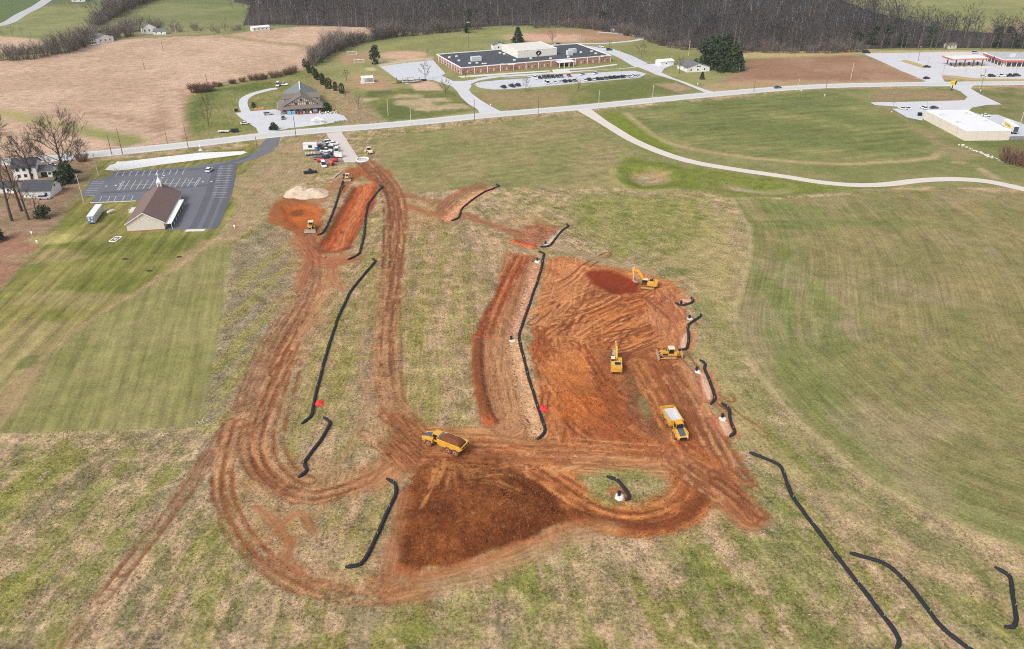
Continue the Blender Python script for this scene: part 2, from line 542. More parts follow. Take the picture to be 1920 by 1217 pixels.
cover([(1390, 132), (1400, 112), (1470, 108), (1600, 103), (1640, 112), (1720, 150), (1620, 158), (1480, 160), (1400, 160), (1340, 158)], (172, 136, 112), 4, 3, 20, var=(160, 122, 100), varscale=30, speck=0.25, streak=0.2, flow=[(1400, 140), (1700, 135)])
cover([(1385, 98), (1640, 92), (1640, 101), (1500, 106), (1390, 110)], (192, 170, 122), 3, 2)
cover([(1310, 160), (1400, 150), (1560, 152), (1700, 150), (1720, 154), (1500, 163), (1400, 170), (1330, 176)], (186, 158, 120), 3, 3, opacity=0.8)
# ---- ground around the fuel station and the discount store
cover([(1630, 96), (1720, 94), (1920, 96), (2300, 96), (2300, 104), (1780, 101), (1640, 100)], (198, 176, 130), 2)
# ---- fields between road, farm track and crop
cover([(690, 262), (760, 250), (900, 232), (1085, 213), (1130, 230), (1200, 285), (1290, 318), (1340, 362), (1250, 350), (1150, 352), (900, 352), (760, 362), (735, 330), (705, 290)], (158, 144, 100), 2, 1.5, 10, var=(142, 138, 88), varscale=20, streak=0.25, speck=0.55, clod=0.3, flow=[(700, 320), (1200, 250)], flows=0.2, flowt=.25)
cover([(1085, 210), (1330, 188), (1560, 166), (2400, 166), (2400, 365), (1700, 350), (1500, 366), (1370, 372), (1330, 360), (1290, 318), (1200, 290)], (146, 140, 92), 2, 1.5, 14, var=(130, 134, 80), varscale=30, streak=0.15, speck=0.4, clod=0.3, flow=[(1200, 250), (1700, 220)])
lens_f = [(1180, 212), (1340, 190), (1450, 178), (1560, 172), (1640, 190), (1700, 225), (1745, 262), (1758, 288), (1690, 300), (1560, 304), (1400, 292), (1270, 270), (1215, 240)]
slL, mL, sdL = cover(lens_f, (146, 140, 90), 2, 1, var=(122, 134, 76), varscale=28, streak=0.35, speck=0.4, clod=0.3, flow=[(1200, 250), (1700, 205)], flows=0.16, flowt=.25)
for a in [(1400, 196, 60, 10), (1330, 205, 40, 8), (1500, 210, 50, 9), (1640, 225, 40, 12), (1480, 255, 60, 14), (1580, 268, 55, 12), (1380, 240, 50, 10)]:
    blob(*a, (110, 134, 68), 0.55, 0.5, seed=a[0])
stroke([(1175, 213), (1205, 240), (1262, 271), (1400, 295), (1560, 307), (1680, 303), (1745, 296), (1760, 288), (1790, 280)], 4, (182, 160, 118), 1.2, 0.8, streak=0.1, speck=0.4)
cover([(1122, 212), (1165, 212), (1215, 250), (1262, 278), (1270, 292), (1215, 285), (1170, 250)], (122, 146, 50), 3, 2, speck=0.4)
cover([(1195, 262), (1250, 280), (1260, 290), (1225, 286)], (112, 132, 58), 3, 2, opacity=0.8)
cover([(1640, 190), (1730, 185), (1800, 192), (1810, 186), (1780, 172), (1640, 170)], (160, 136, 104), 3, 2, speck=0.4)
cover([(1560, 172), (1660, 196), (1720, 240), (1790, 275), (1860, 290), (1800, 300), (1760, 285), (1700, 226), (1640, 190)], (158, 142, 102), 3, 2)
cover([(1800, 262), (1930, 262), (1930, 290), (1860, 282)], (112, 128, 66), 3, 2)
cover([(1810, 170), (1960, 165), (1960, 230), (1860, 205)], (146, 134, 92), 3, 3, var=(118, 124, 74), varscale=10)
stroke([(1745, 296), (1820, 310), (1870, 335), (1930, 356)], 3.0, (186, 164, 128), 1, 0.5, lanes=2.0)
# hollow basins by the farm track; ring colours also paint in bowl shading
cover([(1146, 322), (1172, 296), (1215, 300), (1268, 308), (1310, 328), (1340, 345), (1370, 356), (1250, 356), (1195, 360), (1155, 348)], (120, 142, 54), 3, 2.5, speck=0.6)
stroke([(1150, 318), (1150, 335), (1172, 352), (1210, 358), (1260, 356)], 3.5, (178, 156, 114), 1.5, 1.5, opacity=.7)
stroke([(1175, 303), (1215, 304), (1262, 312), (1285, 328), (1262, 346), (1215, 350), (1180, 338), (1175, 318)], 3.0, (112, 122, 58), 2, 2, opacity=.7)
cover([(1186, 322), (1220, 313), (1258, 318), (1262, 332), (1240, 342), (1205, 345), (1185, 335)], (168, 144, 100), 2.5, 2, speck=.5)
blob(1212, 331, 7, 3.4, (176, 160, 138), 0.7, 0.6, speck=0.8)
stroke([(1200, 327), (1226, 323)], 1.6, (198, 188, 172), .7, 1.0, opacity=.6)
cover([(1280, 312), (1330, 316), (1420, 330), (1520, 345), (1600, 352), (1560, 362), (1430, 368), (1330, 360)], (122, 142, 58), 3, 3, speck=0.6, var=(134, 138, 70), varscale=8)
stroke([(1368, 347), (1400, 352), (1430, 357), (1470, 358)], 6, (164, 142, 108), 2, 1.5, opacity=.8)
stroke([(1375, 349), (1440, 357)], 1.8, (186, 172, 150), 1, 1.5, opacity=.6, gaps=.3)
for (q, dp) in [([(1190, 325), (1235, 318), (1250, 335), (1205, 342)], -3.2), ([(1350, 342), (1420, 347), (1470, 356), (1430, 362), (1370, 356)], -1.8)]:
    sl, m, sd = poly_mask(q, 9)
    Z[sl] += dp * m
# ---- right-hand crop: drilled rows follow its curved edge
edge_px = [(1372, 372), (1400, 420), (1406, 470), (1392, 530), (1378, 590), (1388, 650), (1430, 712), (1520, 810), (1640, 905), (1780, 978), (1920, 1030), (2200, 1120)]
crop = edge_px + [(2600, 1100), (2600, 352), (1920, 362), (1700, 356), (1560, 368), (1460, 374)]
slc, mc, sdc = cover(crop, (152, 138, 93), 1.2, 0.8, 6, var=(140, 131, 85), varscale=14, streak=0.30, speck=0.5, clod=0.5)
ew = smooth_line(PX(edge_px))
Xc, Yc = XX[slc], YY[slc]
dc, Sc, Tc = line_st(ew, Xc, Yc)
setst(slc, mc, dc * .9, Tc * .3)
mix(slc, mc * sstep(0.35, 0.75, fbm(dc / 6, Tc / 60, 81, 3)) * sstep(45, 6, dc) * 0.6, (116, 134, 66))
mix(slc, mc * sstep(0.52, 0.72, fbm(dc / 9 + 40, Tc / 45, 83, 3)) * 0.28, (122, 132, 72))
mix(slc, mc * sstep(0.55, 0.75, fbm(Xc / 22, Yc / 22, 85, 3)) * 0.4, (172, 150, 122))
mix(slc, mc * sstep(0.5, 0.8, fbm(dc / 1.6, Tc / 40, 87, 2)) * 0.25, (178, 160, 124))
for a in [(1470, 420, 18, 6), (1600, 418, 40, 4), (1495, 395, 14, 10), (1545, 560, 4, 16), (1560, 630, 5, 9), (1440, 540, 3, 30)]:
    blob(*a, (114, 132, 66), 0.45, 0.6, seed=a[0])
mix(slc, mc * sstep(300, 345, Yc) * 0.35 * fbm(Xc / 30, Yc / 30, 99, 2), (120, 132, 70))
stroke(edge_px, 1.8, (192, 172, 132), 0.9, 1.0, opacity=0.7, streak=0.1, speck=0.5)
stroke([(1345, 400), (1392, 470), (1380, 540), (1362, 590), (1366, 640), (1410, 705), (1500, 800), (1620, 890), (1780, 980), (1920, 1040)], 7, (176, 156, 108), 2.5, 1.5, opacity=0.3, streak=0.3, speck=0.6)
stroke([(1300, 600), (1330, 680), (1375, 760), (1460, 860), (1580, 960), (1760, 1080), (1920, 1180)], 6, (182, 158, 112), 2.5, 2, opacity=0.45, streak=0.4, speck=0.5, gaps=0.35)
stroke([(1320, 560), (1352, 620), (1360, 680), (1420, 770), (1540, 880), (1700, 990), (1920, 1110)], 9, (128, 132, 72), 3, 3, opacity=0.55, streak=0.3, speck=0.6, gaps=0.35)
# ---- left: house yard, church lawn, hay meadow
cover([(-300, 290), (60, 300), (172, 296), (178, 306), (150, 362), (104, 425), (70, 462), (0, 545), (-300, 640)], (170, 138, 114), 2, 1.5, 8, var=(150, 126, 98), varscale=9, speck=0.5, clod=0.3)
cover([(-300, 450), (60, 440), (72, 462), (0, 545), (-300, 640)], (164, 122, 104), 3, 2)
lawn = [(-300, 780), (-60, 770), (0, 750), (150, 612), (340, 492), (408, 442), (440, 400), (470, 340), (520, 270), (400, 284), (180, 304), (165, 330), (140, 375), (108, 420), (72, 462), (0, 542), (-300, 640)]
cover(lawn, (150, 140, 82), 1.6, 1, 6, var=(124, 126, 62), varscale=15, streak=0.6, speck=0.4, clod=0.2, flow=[(250, 480), (110, 640)], flows=0.24, flowt=.2)
for a in [(60, 640, 16, 12), (30, 700, 14, 10), (150, 560, 22, 6), (80, 480, 16, 6)]:
    blob(*a, (168, 148, 106), 0.6, 0.5, seed=a[0] + 3)
cover([(110, 455), (330, 445), (400, 432), (420, 370), (440, 350), (430, 400), (400, 445), (330, 480), (180, 480)], (104, 120, 52), 4, 3, 8, opacity=0.5)
blob(100, 448, 12, 5, (176, 164, 104), 0.8)
cover([(440, 340), (500, 285), (560, 262), (620, 258), (640, 300), (560, 345), (510, 380), (480, 420), (430, 452), (405, 445), (440, 400)], (164, 146, 106), 3, 2.5, 6, var=(176, 150, 116), varscale=6, speck=0.6, streak=0.3, flow=[(540, 290), (450, 420)])
hay = [(-300, 838), (0, 813), (200, 808), (382, 802), (396, 720), (415, 610), (438, 462), (408, 446), (345, 492), (250, 552), (150, 614), (60, 690), (0, 750), (-300, 900)]
cover(hay, (152, 144, 94), 0.8, 0.5, 3, var=(142, 138, 84), varscale=18, streak=0.40, speck=0.40, clod=0.25, flow=[(420, 560), (385, 790)], flows=0.34, flowt=.15)
stroke([(0, 752), (60, 692), (150, 614), (250, 552), (345, 492), (408, 445)], 1.8, (184, 154, 120), 0.8, 1.2, opacity=0.5, speck=0.4)
stroke([(330, 497), (390, 455), (430, 445), (470, 415)], 6, (188, 154, 122), 2, 2.5, opacity=0.5, speck=0.5)
cover([(-60, 780), (0, 745), (60, 692), (90, 680), (60, 740), (0, 800), (-60, 830)], (176, 146, 112), 3, 2, opacity=0.7)
blob(50, 678, 3, 4, (92, 110, 54), 0.6, 0.6)
stroke([(-40, 818), (150, 811), (380, 804)], 1.6, (190, 170, 128), 0.6, 0.6, opacity=0.7, speck=0.9)
# ---- rough grey ground beside the hay meadow
cover([(438, 462), (470, 440), (500, 420), (560, 450), (560, 530), (500, 640), (440, 740), (400, 800), (384, 800), (398, 715), (416, 610)], (160, 144, 122), 2, 1.5, 6, var=(140, 128, 104), varscale=5, streak=0.25, speck=0.9, opacity=0.8)
for k, q in enumerate([[(545, 455), (490, 500), (440, 545)], [(555, 490), (500, 535), (425, 605)], [(530, 560), (470, 620), (412, 690)], [(500, 640), (450, 700), (405, 760)], [(460, 742), (420, 790), (395, 800)]]):
    stroke(q, 3.6, (158, 148, 76), 1.8, 2.2, opacity=0.75, speck=0.8, flow=False, gaps=0.3)
for k, q in enumerate([[(700, 480), (690, 560), (650, 700), (625, 800)], [(845, 440), (800, 580), (785, 700), (770, 780)], [(880, 480), (840, 640), (815, 760)], [(640, 580), (605, 690), (560, 790), (545, 860)],
                       [(655, 830), (625, 880), (610, 900)], [(700, 960), (660, 1060), (650, 1100)], [(840, 1060), (880, 1130), (890, 1217)], [(980, 1060), (990, 1140), (985, 1217)], [(1250, 400), (1190, 450), (1160, 490)],
                       [(260, 840), (150, 960), (40, 1090)], [(330, 860), (230, 990), (120, 1150)], [(110, 830), (30, 930), (-20, 1000)], [(430, 1000), (400, 1100), (380, 1217)]]):
    stroke(q, 4.2, (144, 144, 72), 2.4, 3.2, opacity=0.6, speck=0.8, flow=False, gaps=0.42, seed=k)
for k, q in enumerate([[(1400, 1000), (1480, 1100), (1560, 1217)], [(1420, 900), (1480, 990), (1560, 1100)], [(1300, 1060), (1360, 1130), (1420, 1217)], [(1760, 1110), (1860, 1170), (1920, 1200)]]):
    stroke(q, 7, (118, 128, 58), 4, 5, opacity=0.65, speck=0.8, flow=False, gaps=0.45, seed=k + 40)
cover([(1060, 370), (1140, 360), (1330, 375), (1330, 440), (1280, 480), (1150, 470), (1080, 440)], (150, 146, 82), 5, 4, 8, var=(128, 134, 60), varscale=6, opacity=0.7, speck=0.8)
cover([(1230, 490), (1280, 470), (1340, 400), (1370, 400), (1385, 500), (1355, 600), (1320, 560), (1290, 530)], (172, 156, 104), 4, 4, 10, opacity=0.8, speck=0.6, streak=0.3)
blob(1258, 510, 8, 4, (96, 118, 62), 0.6, .6)
cover([(1280, 620), (1340, 660), (1420, 800), (1500, 900), (1440, 860), (1400, 850), (1340, 800), (1310, 700)], (176, 158, 108), 3, 3, 8, opacity=0.75, speck=0.6, streak=0.3)

stroke([(-100, 311), (60, 300), (170, 290), (300, 277), (400, 266), (500, 254), (600, 244.5), (700, 237), (800, 228), (900, 217.5), (1000, 209), (1100, 200.5), (1200, 190.5), (1300, 180.5), (1400, 171.5), (1500, 164), (1600, 160), (1750, 157.5), (1920, 156), (2200, 154)], 14.5, (180, 160, 128), 1.5, 1.8, opacity=.6, speck=.4, flow=False, ragscale=6, gaps=.2)
# ================================================================ EARTHWORKS
def relief(pts, h, edge, rag=0.0, seed=9, rs=6.0):
    sl, m, sd = poly_mask(pts, edge, rag, rs, seed)
    Z[sl] += h * m
    return sl, m, sd

D_BASE, D_DARK, D_ORNG, D_PALE, D_FADE, D_RED = (162, 100, 64), (112, 62, 40), (200, 112, 56), (212, 154, 108), (180, 134, 96), (150, 76, 46)
# faded wash of soil over the meadow round the works
for q, o in (([(690, 300), (560, 360), (500, 430), (540, 560), (440, 800), (430, 960), (560, 1100), (760, 1120), (1000, 1020), (1300, 1000), (1400, 960), (1290, 690), (1280, 520), (1040, 470), (960, 430), (760, 360)], 0.22),
             ([(720, 780), (860, 830), (1000, 820), (1040, 900), (800, 900), (640, 930), (500, 920), (480, 850), (640, 880), (740, 850)], 0.6),
             ([(745, 355), (830, 385), (850, 415), (820, 440), (760, 420), (740, 400)], 0.55),
             ([(430, 860), (500, 900), (560, 960), (560, 1060), (700, 1090), (740, 1060), (740, 1120), (560, 1090), (450, 980)], 0.5),
             ([(560, 450), (640, 470), (650, 520), (600, 600), (540, 700), (480, 800), (440, 820), (500, 640)], 0.55),
             ([(740, 980), (700, 1040), (720, 1110), (800, 1110), (1000, 1030), (1100, 985), (1000, 1000), (830, 1070)], 0.75),
             ([(940, 400), (1010, 400), (1060, 420), (1040, 470), (960, 470)], 0.6),
             ([(1280, 690), (1340, 800), (1400, 960), (1330, 990), (1230, 1000), (1100, 990), (1160, 970)], 0.5)):
    cover(q, D_FADE, 5, 5, 6, opacity=o, var=(190, 150, 116), varscale=4)

# --- upper works: entrance fan, cut strip, borrow pit
cover([(648, 318), (690, 306), (735, 320), (750, 365), (740, 400), (715, 350), (700, 345), (680, 330), (660, 345), (640, 370), (630, 355)], D_BASE, 1.2, 1.5, 4, streak=0.5, speck=0.35, clod=0.5, flow=[(690, 310), (740, 390)])
cover([(562, 395), (600, 390), (640, 345), (648, 335), (636, 335), (600, 360), (575, 360)], (168, 124, 92), 2, 2, 4, streak=0.3, speck=0.3)
cover([(500, 400), (515, 378), (545, 366), (590, 385), (612, 392), (600, 440), (590, 470), (560, 450), (530, 425), (505, 418)], D_BASE, 1.2, 1.5, 4, streak=0.4, speck=0.3, clod=0.4, flow=[(500, 400), (590, 450)])
cover([(528, 388), (560, 384), (598, 388), (596, 420), (560, 428), (535, 415)], (186, 102, 56), 2, 1.5, 3, speck=0.3, streak=0.3)
blob(556, 396, 3.2, 4.0, (126, 74, 48), 0.85)
slp, mp_, _ = poly_mask([(530, 388), (560, 384), (598, 390), (594, 418), (560, 426), (538, 412)], 2)
Z[slp] -= 0.9 * mp_
cut = [(664, 350), (690, 342), (706, 344), (700, 380), (676, 420), (656, 462), (640, 472), (604, 474), (592, 462), (618, 430), (640, 385)]
cover(cut, (178, 92, 56), 0.8, 0.8, 3, streak=0.75, speck=0.3, clod=0.4, flow=[(690, 345), (625, 470)])
stroke([(690, 346), (672, 385), (650, 430), (630, 468)], 3.5, (204, 128, 88), 1, 0.6, opacity=0.7, streak=0.8)
stroke([(664, 352), (640, 395), (614, 440), (596, 466)], 2.4, D_DARK, 0.8, 0.6, opacity=0.7, streak=0.5)
stroke([(704, 350), (698, 385), (672, 430), (652, 466)], 2.0, (128, 62, 40), 0.7, 0.5, opacity=0.7, streak=0.5)
stroke([(596, 468), (625, 470), (652, 464)], 3.4, (118, 60, 42), 1.0, 0.8, opacity=0.75)
relief(cut, -0.7, 1.6)
# --- haul road down the middle
H1 = [(684, 302), (712, 328), (735, 362), (742, 400), (740, 460), (731, 540), (723, 620), (722, 700), (732, 752), (762, 792), (810, 830), (860, 848)]
stroke(H1, 7.4, (168, 120, 88), 1.4, 1.8, opacity=0.75, streak=0.45, speck=0.5, clod=0.6, depth=-0.15)
stroke([(690, 304), (720, 332), (738, 365)], 6, (122, 74, 58), 1.5, 1.0, opacity=0.75, streak=0.6)
stroke([(742, 380), (790, 395), (830, 405), (850, 412)], 4, (168, 110, 80), 1.5, 1.4, opacity=0.85, streak=0.7)
stroke([(738, 362), (780, 370), (815, 378), (840, 385)], 4, (160, 106, 80), 1.5, 1.2, opacity=0.65, streak=0.7)
# --- western tracks and the turning loops
W1 = [(575, 440), (592, 480), (582, 530), (545, 590), (505, 655), (468, 730), (440, 800), (415, 850)]
W2 = [(606, 480), (600, 540), (572, 600), (540, 660), (512, 740), (490, 810), (492, 862), (525, 905), (580, 925), (650, 912), (705, 890), (760, 868)]
W3 = [(440, 790), (400, 850), (345, 925), (270, 1020), (190, 1120), (110, 1230)]
W4 = [(452, 790), (436, 860), (432, 920), (458, 985), (505, 1040), (570, 1085), (650, 1106), (735, 1110), (790, 1100)]
W5 = [(470, 800), (470, 850), (500, 900), (560, 935), (630, 930), (720, 895)]
def tyres(path, n, spread, seed, cols=((140, 86, 60), (200, 148, 110), (150, 96, 68), (128, 78, 56)), op=.85, gauge=1.15, w=.8):
    """wheel tracks of single passes: pairs of ruts that wander about the line, start and stop"""
    r = random.Random(seed)
    base = smooth_line(PX(path), 4)
    seg = np.hypot(*np.diff(base, axis=0).T); cum = np.concatenate([[0], np.cumsum(seg)])
    t = np.gradient(base, axis=0); t /= np.linalg.norm(t, axis=1)[:, None] + 1e-9; nn = np.stack([-t[:, 1], t[:, 0]], -1)
    for k in range(n):
        a0 = r.uniform(0, .55) if r.random() < .6 else 0; a1 = a0 + r.uniform(.3, .9)
        sel = (cum >= a0 * cum[-1]) & (cum <= min(1, a1) * cum[-1])
        if sel.sum() < 5: continue
        off = spread * r.uniform(-1, 1) + .9 * np.sin(cum / r.uniform(14, 34) + r.uniform(0, 6))
        w_ = (base + nn * off[:, None])[sel][::2]
        sl = block(w_, 3)
        X, Y = XX[sl], YY[sl]
        d, S, T = line_st(w_, X, Y)
        ed = np.abs(d - gauge) + .5 * (fbm(X / 1.5, Y / 1.5, seed + k) - .5)
        m = (1 - sstep(w * .3, w * .75, ed)) * sstep(.25, .5, fbm(X / 4 + k, Y / 4, seed + 50 + k, 2)) * op * r.uniform(.6, 1.1)
        m = np.clip(m, 0, 1)
        mix(sl, m, cols[k % len(cols)]); setst(sl, m, S, T); setmk(sl, m, .45, .45, .6)
        Z[sl] -= .10 * m
stroke(W2, 9.0, (188, 142, 108), 3, 3.0, opacity=0.32, streak=0.3, speck=0.6, clod=0.5)
stroke(W2, 6.5, (172, 118, 86), 2.2, 2.6, opacity=0.34, streak=0.5, speck=.5, clod=.6, gaps=.2)
tyres(W2, 11, 3.4, 21)
tyres(W5, 6, 2.0, 22)
stroke(W1, 5.2, (164, 122, 96), 2, 2.2, opacity=0.45, streak=0.4, speck=0.6, clod=.5)
tyres(W1, 9, 1.9, 23, cols=((132, 90, 70), (144, 102, 80), (180, 138, 108)))
stroke(W3, 3.2, (176, 142, 112), 1.4, 1.6, opacity=0.4, streak=0.3, speck=0.6)
tyres(W3, 6, .5, 24, cols=((136, 92, 70), (150, 104, 80)), w=.55, op=.7)
stroke(W4, 6.0, (180, 132, 100), 2.4, 2.6, opacity=0.3, streak=0.3, speck=0.6, clod=.5)
tyres(W4, 8, 2.2, 25)
tyres(H1, 16, 2.6, 26, cols=((132, 84, 62), (194, 146, 112), (144, 94, 70), (122, 76, 58)))
stroke([(590, 470), (575, 500), (560, 540)], 4, (160, 100, 76), 1.5, 1, opacity=0.7, streak=0.7)
stroke([(640, 470), (625, 510), (640, 540)], 4, (170, 112, 86), 1.5, 1, opacity=0.6, streak=0.7)
stroke([(560, 450), (600, 490), (660, 485)], 7, (170, 104, 78), 2, 1.5, opacity=0.7, streak=0.7)
stroke([(700, 900), (760, 850), (800, 840)], 8, (176, 124, 92), 2, 1.5, opacity=0.7, streak=0.7)
tyres([(700, 790), (745, 820), (800, 860)], 9, 7, 28, op=1.0)
stroke([(690, 760), (650, 850), (600, 900)], 2.0, (176, 134, 104), 0.6, 0.5, opacity=0.6, lanes=1.6)
stroke([(690, 540), (678, 640), (680, 720), (700, 770)], 2.4, (178, 140, 110), 0.6, 0.5, opacity=0.5, lanes=2.0)
for k, q in enumerate([[(520, 1000), (560, 960), (590, 1000)], [(480, 950), (520, 985), (545, 1020)], [(545, 1010), (540, 1050), (560, 1070)]]):
    stroke(q, 2.0, (164, 108, 80), 0.7, 0.7, opacity=0.7)
# --- haul crossing and the eastern loop
X1 = [(800, 838), (880, 838), (960, 843), (1060, 850), (1170, 858), (1260, 862)]
stroke(X1, 15, (186, 130, 92), 2, 1.2, opacity=0.92, streak=0.75, speck=0.3, clod=0.4)
cover([(722, 770), (765, 785), (812, 826), (815, 870), (770, 890), (722, 850)], (150, 94, 64), 3, 3, 4, opacity=.85, streak=.8, speck=.5, clod=.6, flow=[(720, 790), (800, 860)])
big = [(1024, 486), (1060, 478), (1100, 494), (1190, 508), (1268, 528), (1278, 552), (1266, 575), (1282, 600), (1270, 640), (1284, 676), (1312, 740), (1350, 800), (1380, 880), (1412, 972), (1392, 966), (1350, 925), (1310, 900), (1280, 868), (1170, 872), (1030, 850), (1026, 800), (1016, 740), (996, 660), (1004, 580)]
slb, mb, sdb = cover(big, (194, 130, 90), 0.9, 1.2, 4, streak=0.45, speck=0.45, clod=0.6, var=(180, 114, 76), varscale=6, flow=[(1020, 640), (1200, 560)])
relief([(1035, 500), (1100, 508), (1190, 522), (1250, 545), (1250, 640), (1180, 660), (1060, 640), (1030, 560)], -1.5, 5)
rs_ = random.Random(5)
# fans of dozer passes in the cut, each a short pair of grouser lanes
def passes(region, n, ang, spread, length, rgb, w=2.2, op=0.85, seed=1):
    r = random.Random(seed)
    a, b, c, d = region
    for i in range(n):
        px, py = r.uniform(a, c), r.uniform(b, d)
        th = ang + r.uniform(-spread, spread)
        L = length * r.uniform(0.6, 1.3)
        c0 = P(px, py)
        bend = r.uniform(-0.25, 0.25)
        wpts = [(c0.x + math.cos(th + bend * t) * L * t, c0.y + math.sin(th + bend * t) * L * t) for t in (-0.5, -0.17, 0.17, 0.5)]
        stroke_w(np.array(wpts), w * r.uniform(0.7, 1.3), rgb[i % len(rgb)], op * r.uniform(0.6, 1.2), seed + i)

def stroke_w(w, width, rgb, op, seed, clip=None, streak=0.8, lanes=None, depth=0.0):
    w = smooth_line(w, 4)
    sl = block(w, width + 2)
    X, Y = XX[sl], YY[sl]
    d, S, T = line_st(w, X, Y)
    m = (1 - sstep(.16, .62, np.abs(d - .45 * width) + 0.35 * (fbm(X / 1.5, Y / 1.5, seed) - 0.5))) * op * 1.25 * sstep(.2, .45, fbm(X / 3 + seed, Y / 3, seed, 2))
    m = np.clip(m, 0, 1)
    if lanes: m = m * sstep(0.3, 0.7, np.abs(np.cos(math.pi * S / lanes)))
    mix(sl, m, rgb); setst(sl, m * 1.3, S, T); setmk(sl, m, streak, 0.3, 0.5)
    if depth: Z[sl] += depth * m

passes((1020, 500, 1110, 640), 34, R(62), 0.35, 22, [(206, 136, 92), (140, 78, 50), (210, 146, 104)], seed=11)
passes((1110, 545, 1230, 650), 60, R(40), 0.45, 20, [(212, 146, 98), (136, 76, 48), (202, 124, 74), (148, 86, 56)], seed=12)
passes((1015, 640, 1130, 800), 44, R(95), 0.35, 22, [(196, 118, 74), (158, 88, 54), (206, 136, 90)], seed=13)
passes((1230, 540, 1275, 640), 22, R(95), 0.2, 20, [(184, 122, 90), (150, 90, 66), (200, 136, 100)], seed=14)
passes((1090, 700, 1200, 830), 30, R(115), 0.4, 16, [(168, 96, 60), (132, 74, 48)], seed=15)
passes((1250, 700, 1350, 880), 18, R(112), 0.15, 30, [(186, 118, 84), (146, 88, 64)], seed=16)
cover([(1095, 506), (1140, 506), (1195, 522), (1200, 540), (1150, 545), (1110, 524)], (134, 58, 36), 1.2, 0.8, 3, speck=0.25, streak=0.2)
cover([(1080, 740), (1140, 700), (1200, 760), (1240, 830), (1180, 850), (1110, 810)], (166, 94, 58), 3, 3, 5, opacity=0.55, clod=0.9, speck=0.5)
blob(1100, 765, 7, 7, (206, 116, 60), 0.5, 0.6)
blob(1075, 700, 7, 10, (198, 120, 70), 0.6, 0.5)
cover([(1165, 690), (1200, 680), (1240, 760), (1250, 830), (1190, 800)], (134, 96, 70), 3, 3, 5, opacity=0.8, clod=0.9, speck=0.5)
blob(1209, 762, 1.6, 5, (148, 138, 92), 0.6)
cover([(1120, 660), (1220, 650), (1230, 690), (1190, 700), (1130, 700)], (140, 80, 56), 3, 2, 5, opacity=0.7)
HR = [(1196, 682), (1222, 728), (1250, 778), (1276, 825), (1300, 870)]
stroke(HR, 6.5, (194, 128, 82), 0.9, 0.8, opacity=0.8, streak=0.6, speck=.5)
stroke([(1250, 690), (1290, 770), (1330, 850), (1380, 930)], 3.0, (150, 90, 64), 0.9, 0.6, opacity=0.8, streak=0.8)
stroke([(1225, 685), (1270, 770), (1305, 850)], 2.6, (142, 78, 50), 0.8, 0.6, opacity=0.8, streak=0.7)
stroke([(1284, 690), (1330, 780), (1372, 870)], 2.4, (196, 140, 106), 0.7, 0.6, opacity=0.7, streak=0.6)
LOOP = [(890, 852), (960, 866), (1030, 905), (1090, 945), (1150, 968), (1215, 970), (1270, 950), (1304, 910), (1306, 872), (1284, 845)]
stroke(LOOP, 10.5, (170, 98, 60), 1.2, 0.9, opacity=0.95, streak=0.5, speck=0.5, clod=0.7, depth=-0.25)
tyres(LOOP, 18, 3.8, 31, cols=((206, 136, 86), (132, 74, 46), (190, 116, 70), (214, 150, 100)))
stroke([(1075, 962), (1150, 984), (1215, 988), (1275, 972), (1318, 930)], 2.6, (126, 68, 44), 0.9, 0.8, opacity=0.85, clod=0.9, flow=False, depth=0.5)
stroke([(1270, 860), (1320, 895), (1370, 935), (1408, 972)], 8, (160, 100, 70), 1.5, 1.2, opacity=0.85, streak=0.85)
stroke([(1270, 850), (1330, 885), (1385, 935)], 4.5, (192, 132, 96), 0.9, 0.7, opacity=0.7, streak=0.85, lanes=2.2)
stroke([(1040, 880), (1120, 862), (1200, 868), (1290, 872)], 3, (198, 142, 102), 0.9, 0.6, opacity=0.7, streak=0.8)
for k, q in enumerate([[(880, 832), (1000, 838), (1150, 852), (1260, 860)], [(900, 845), (1040, 856), (1180, 866), (1280, 872)], [(860, 850), (960, 856), (1100, 868), (1220, 874)]]):
    stroke(q, 2.2, [(152, 92, 62), (206, 150, 110), (146, 88, 60)][k], 0.7, 0.5, opacity=0.75, streak=0.8, flow=False)
tyres(X1, 16, 5.2, 32, cols=((150, 92, 62), (208, 152, 112), (166, 106, 74), (190, 130, 92)))
tyres(HR, 8, 2.0, 33, cols=((212, 146, 98), (150, 88, 56)))
tyres([(1270, 860), (1320, 895), (1370, 935), (1408, 972)], 8, 3.0, 34)
tyres([(1240, 690), (1290, 770), (1330, 850), (1380, 930)], 9, 4.5, 35)
cover([(1088, 900), (1130, 885), (1200, 885), (1245, 895), (1250, 920), (1200, 945), (1140, 945), (1105, 930)], (170, 150, 108), 2, 2, 5, opacity=0.9, speck=0.8, streak=0.2, var=(150, 146, 84), varscale=5)
blob(1160, 925, 2.8, 2.8, (176, 110, 82), 0.8)
# --- fill platform by the loaded truck: a level top and a loose face falling to the meadow
fill = [(796, 868), (860, 856), (930, 858), (985, 880), (1062, 950), (1078, 972), (1000, 1004), (920, 1036), (850, 1060), (780, 1076), (745, 1066), (742, 1000), (752, 940), (766, 905)]
slf, mf, sdf = cover(fill, (136, 78, 44), 0.8, 1.4, 4, streak=0.1, speck=0.6, clod=1.0, var=(114, 62, 36), varscale=7)
Xf, Yf = XX[slf], YY[slf]
face = sstep(0, 16, sdf)
Z[slf] += 3.2 * face * sstep(0, 5, sdf + 0.8)
Z[slf] += mf * 0.45 * (fbm(Xf / 1.3, Yf / 1.3, 61, 3) - 0.4) * sstep(146, 138, Yf)
cover([(800, 868), (860, 858), (930, 862), (985, 885), (940, 905), (860, 900), (800, 905)], (176, 112, 74), 2.5, 2, 4, opacity=0.75, streak=0.6, flow=[(820, 860), (835, 920)])
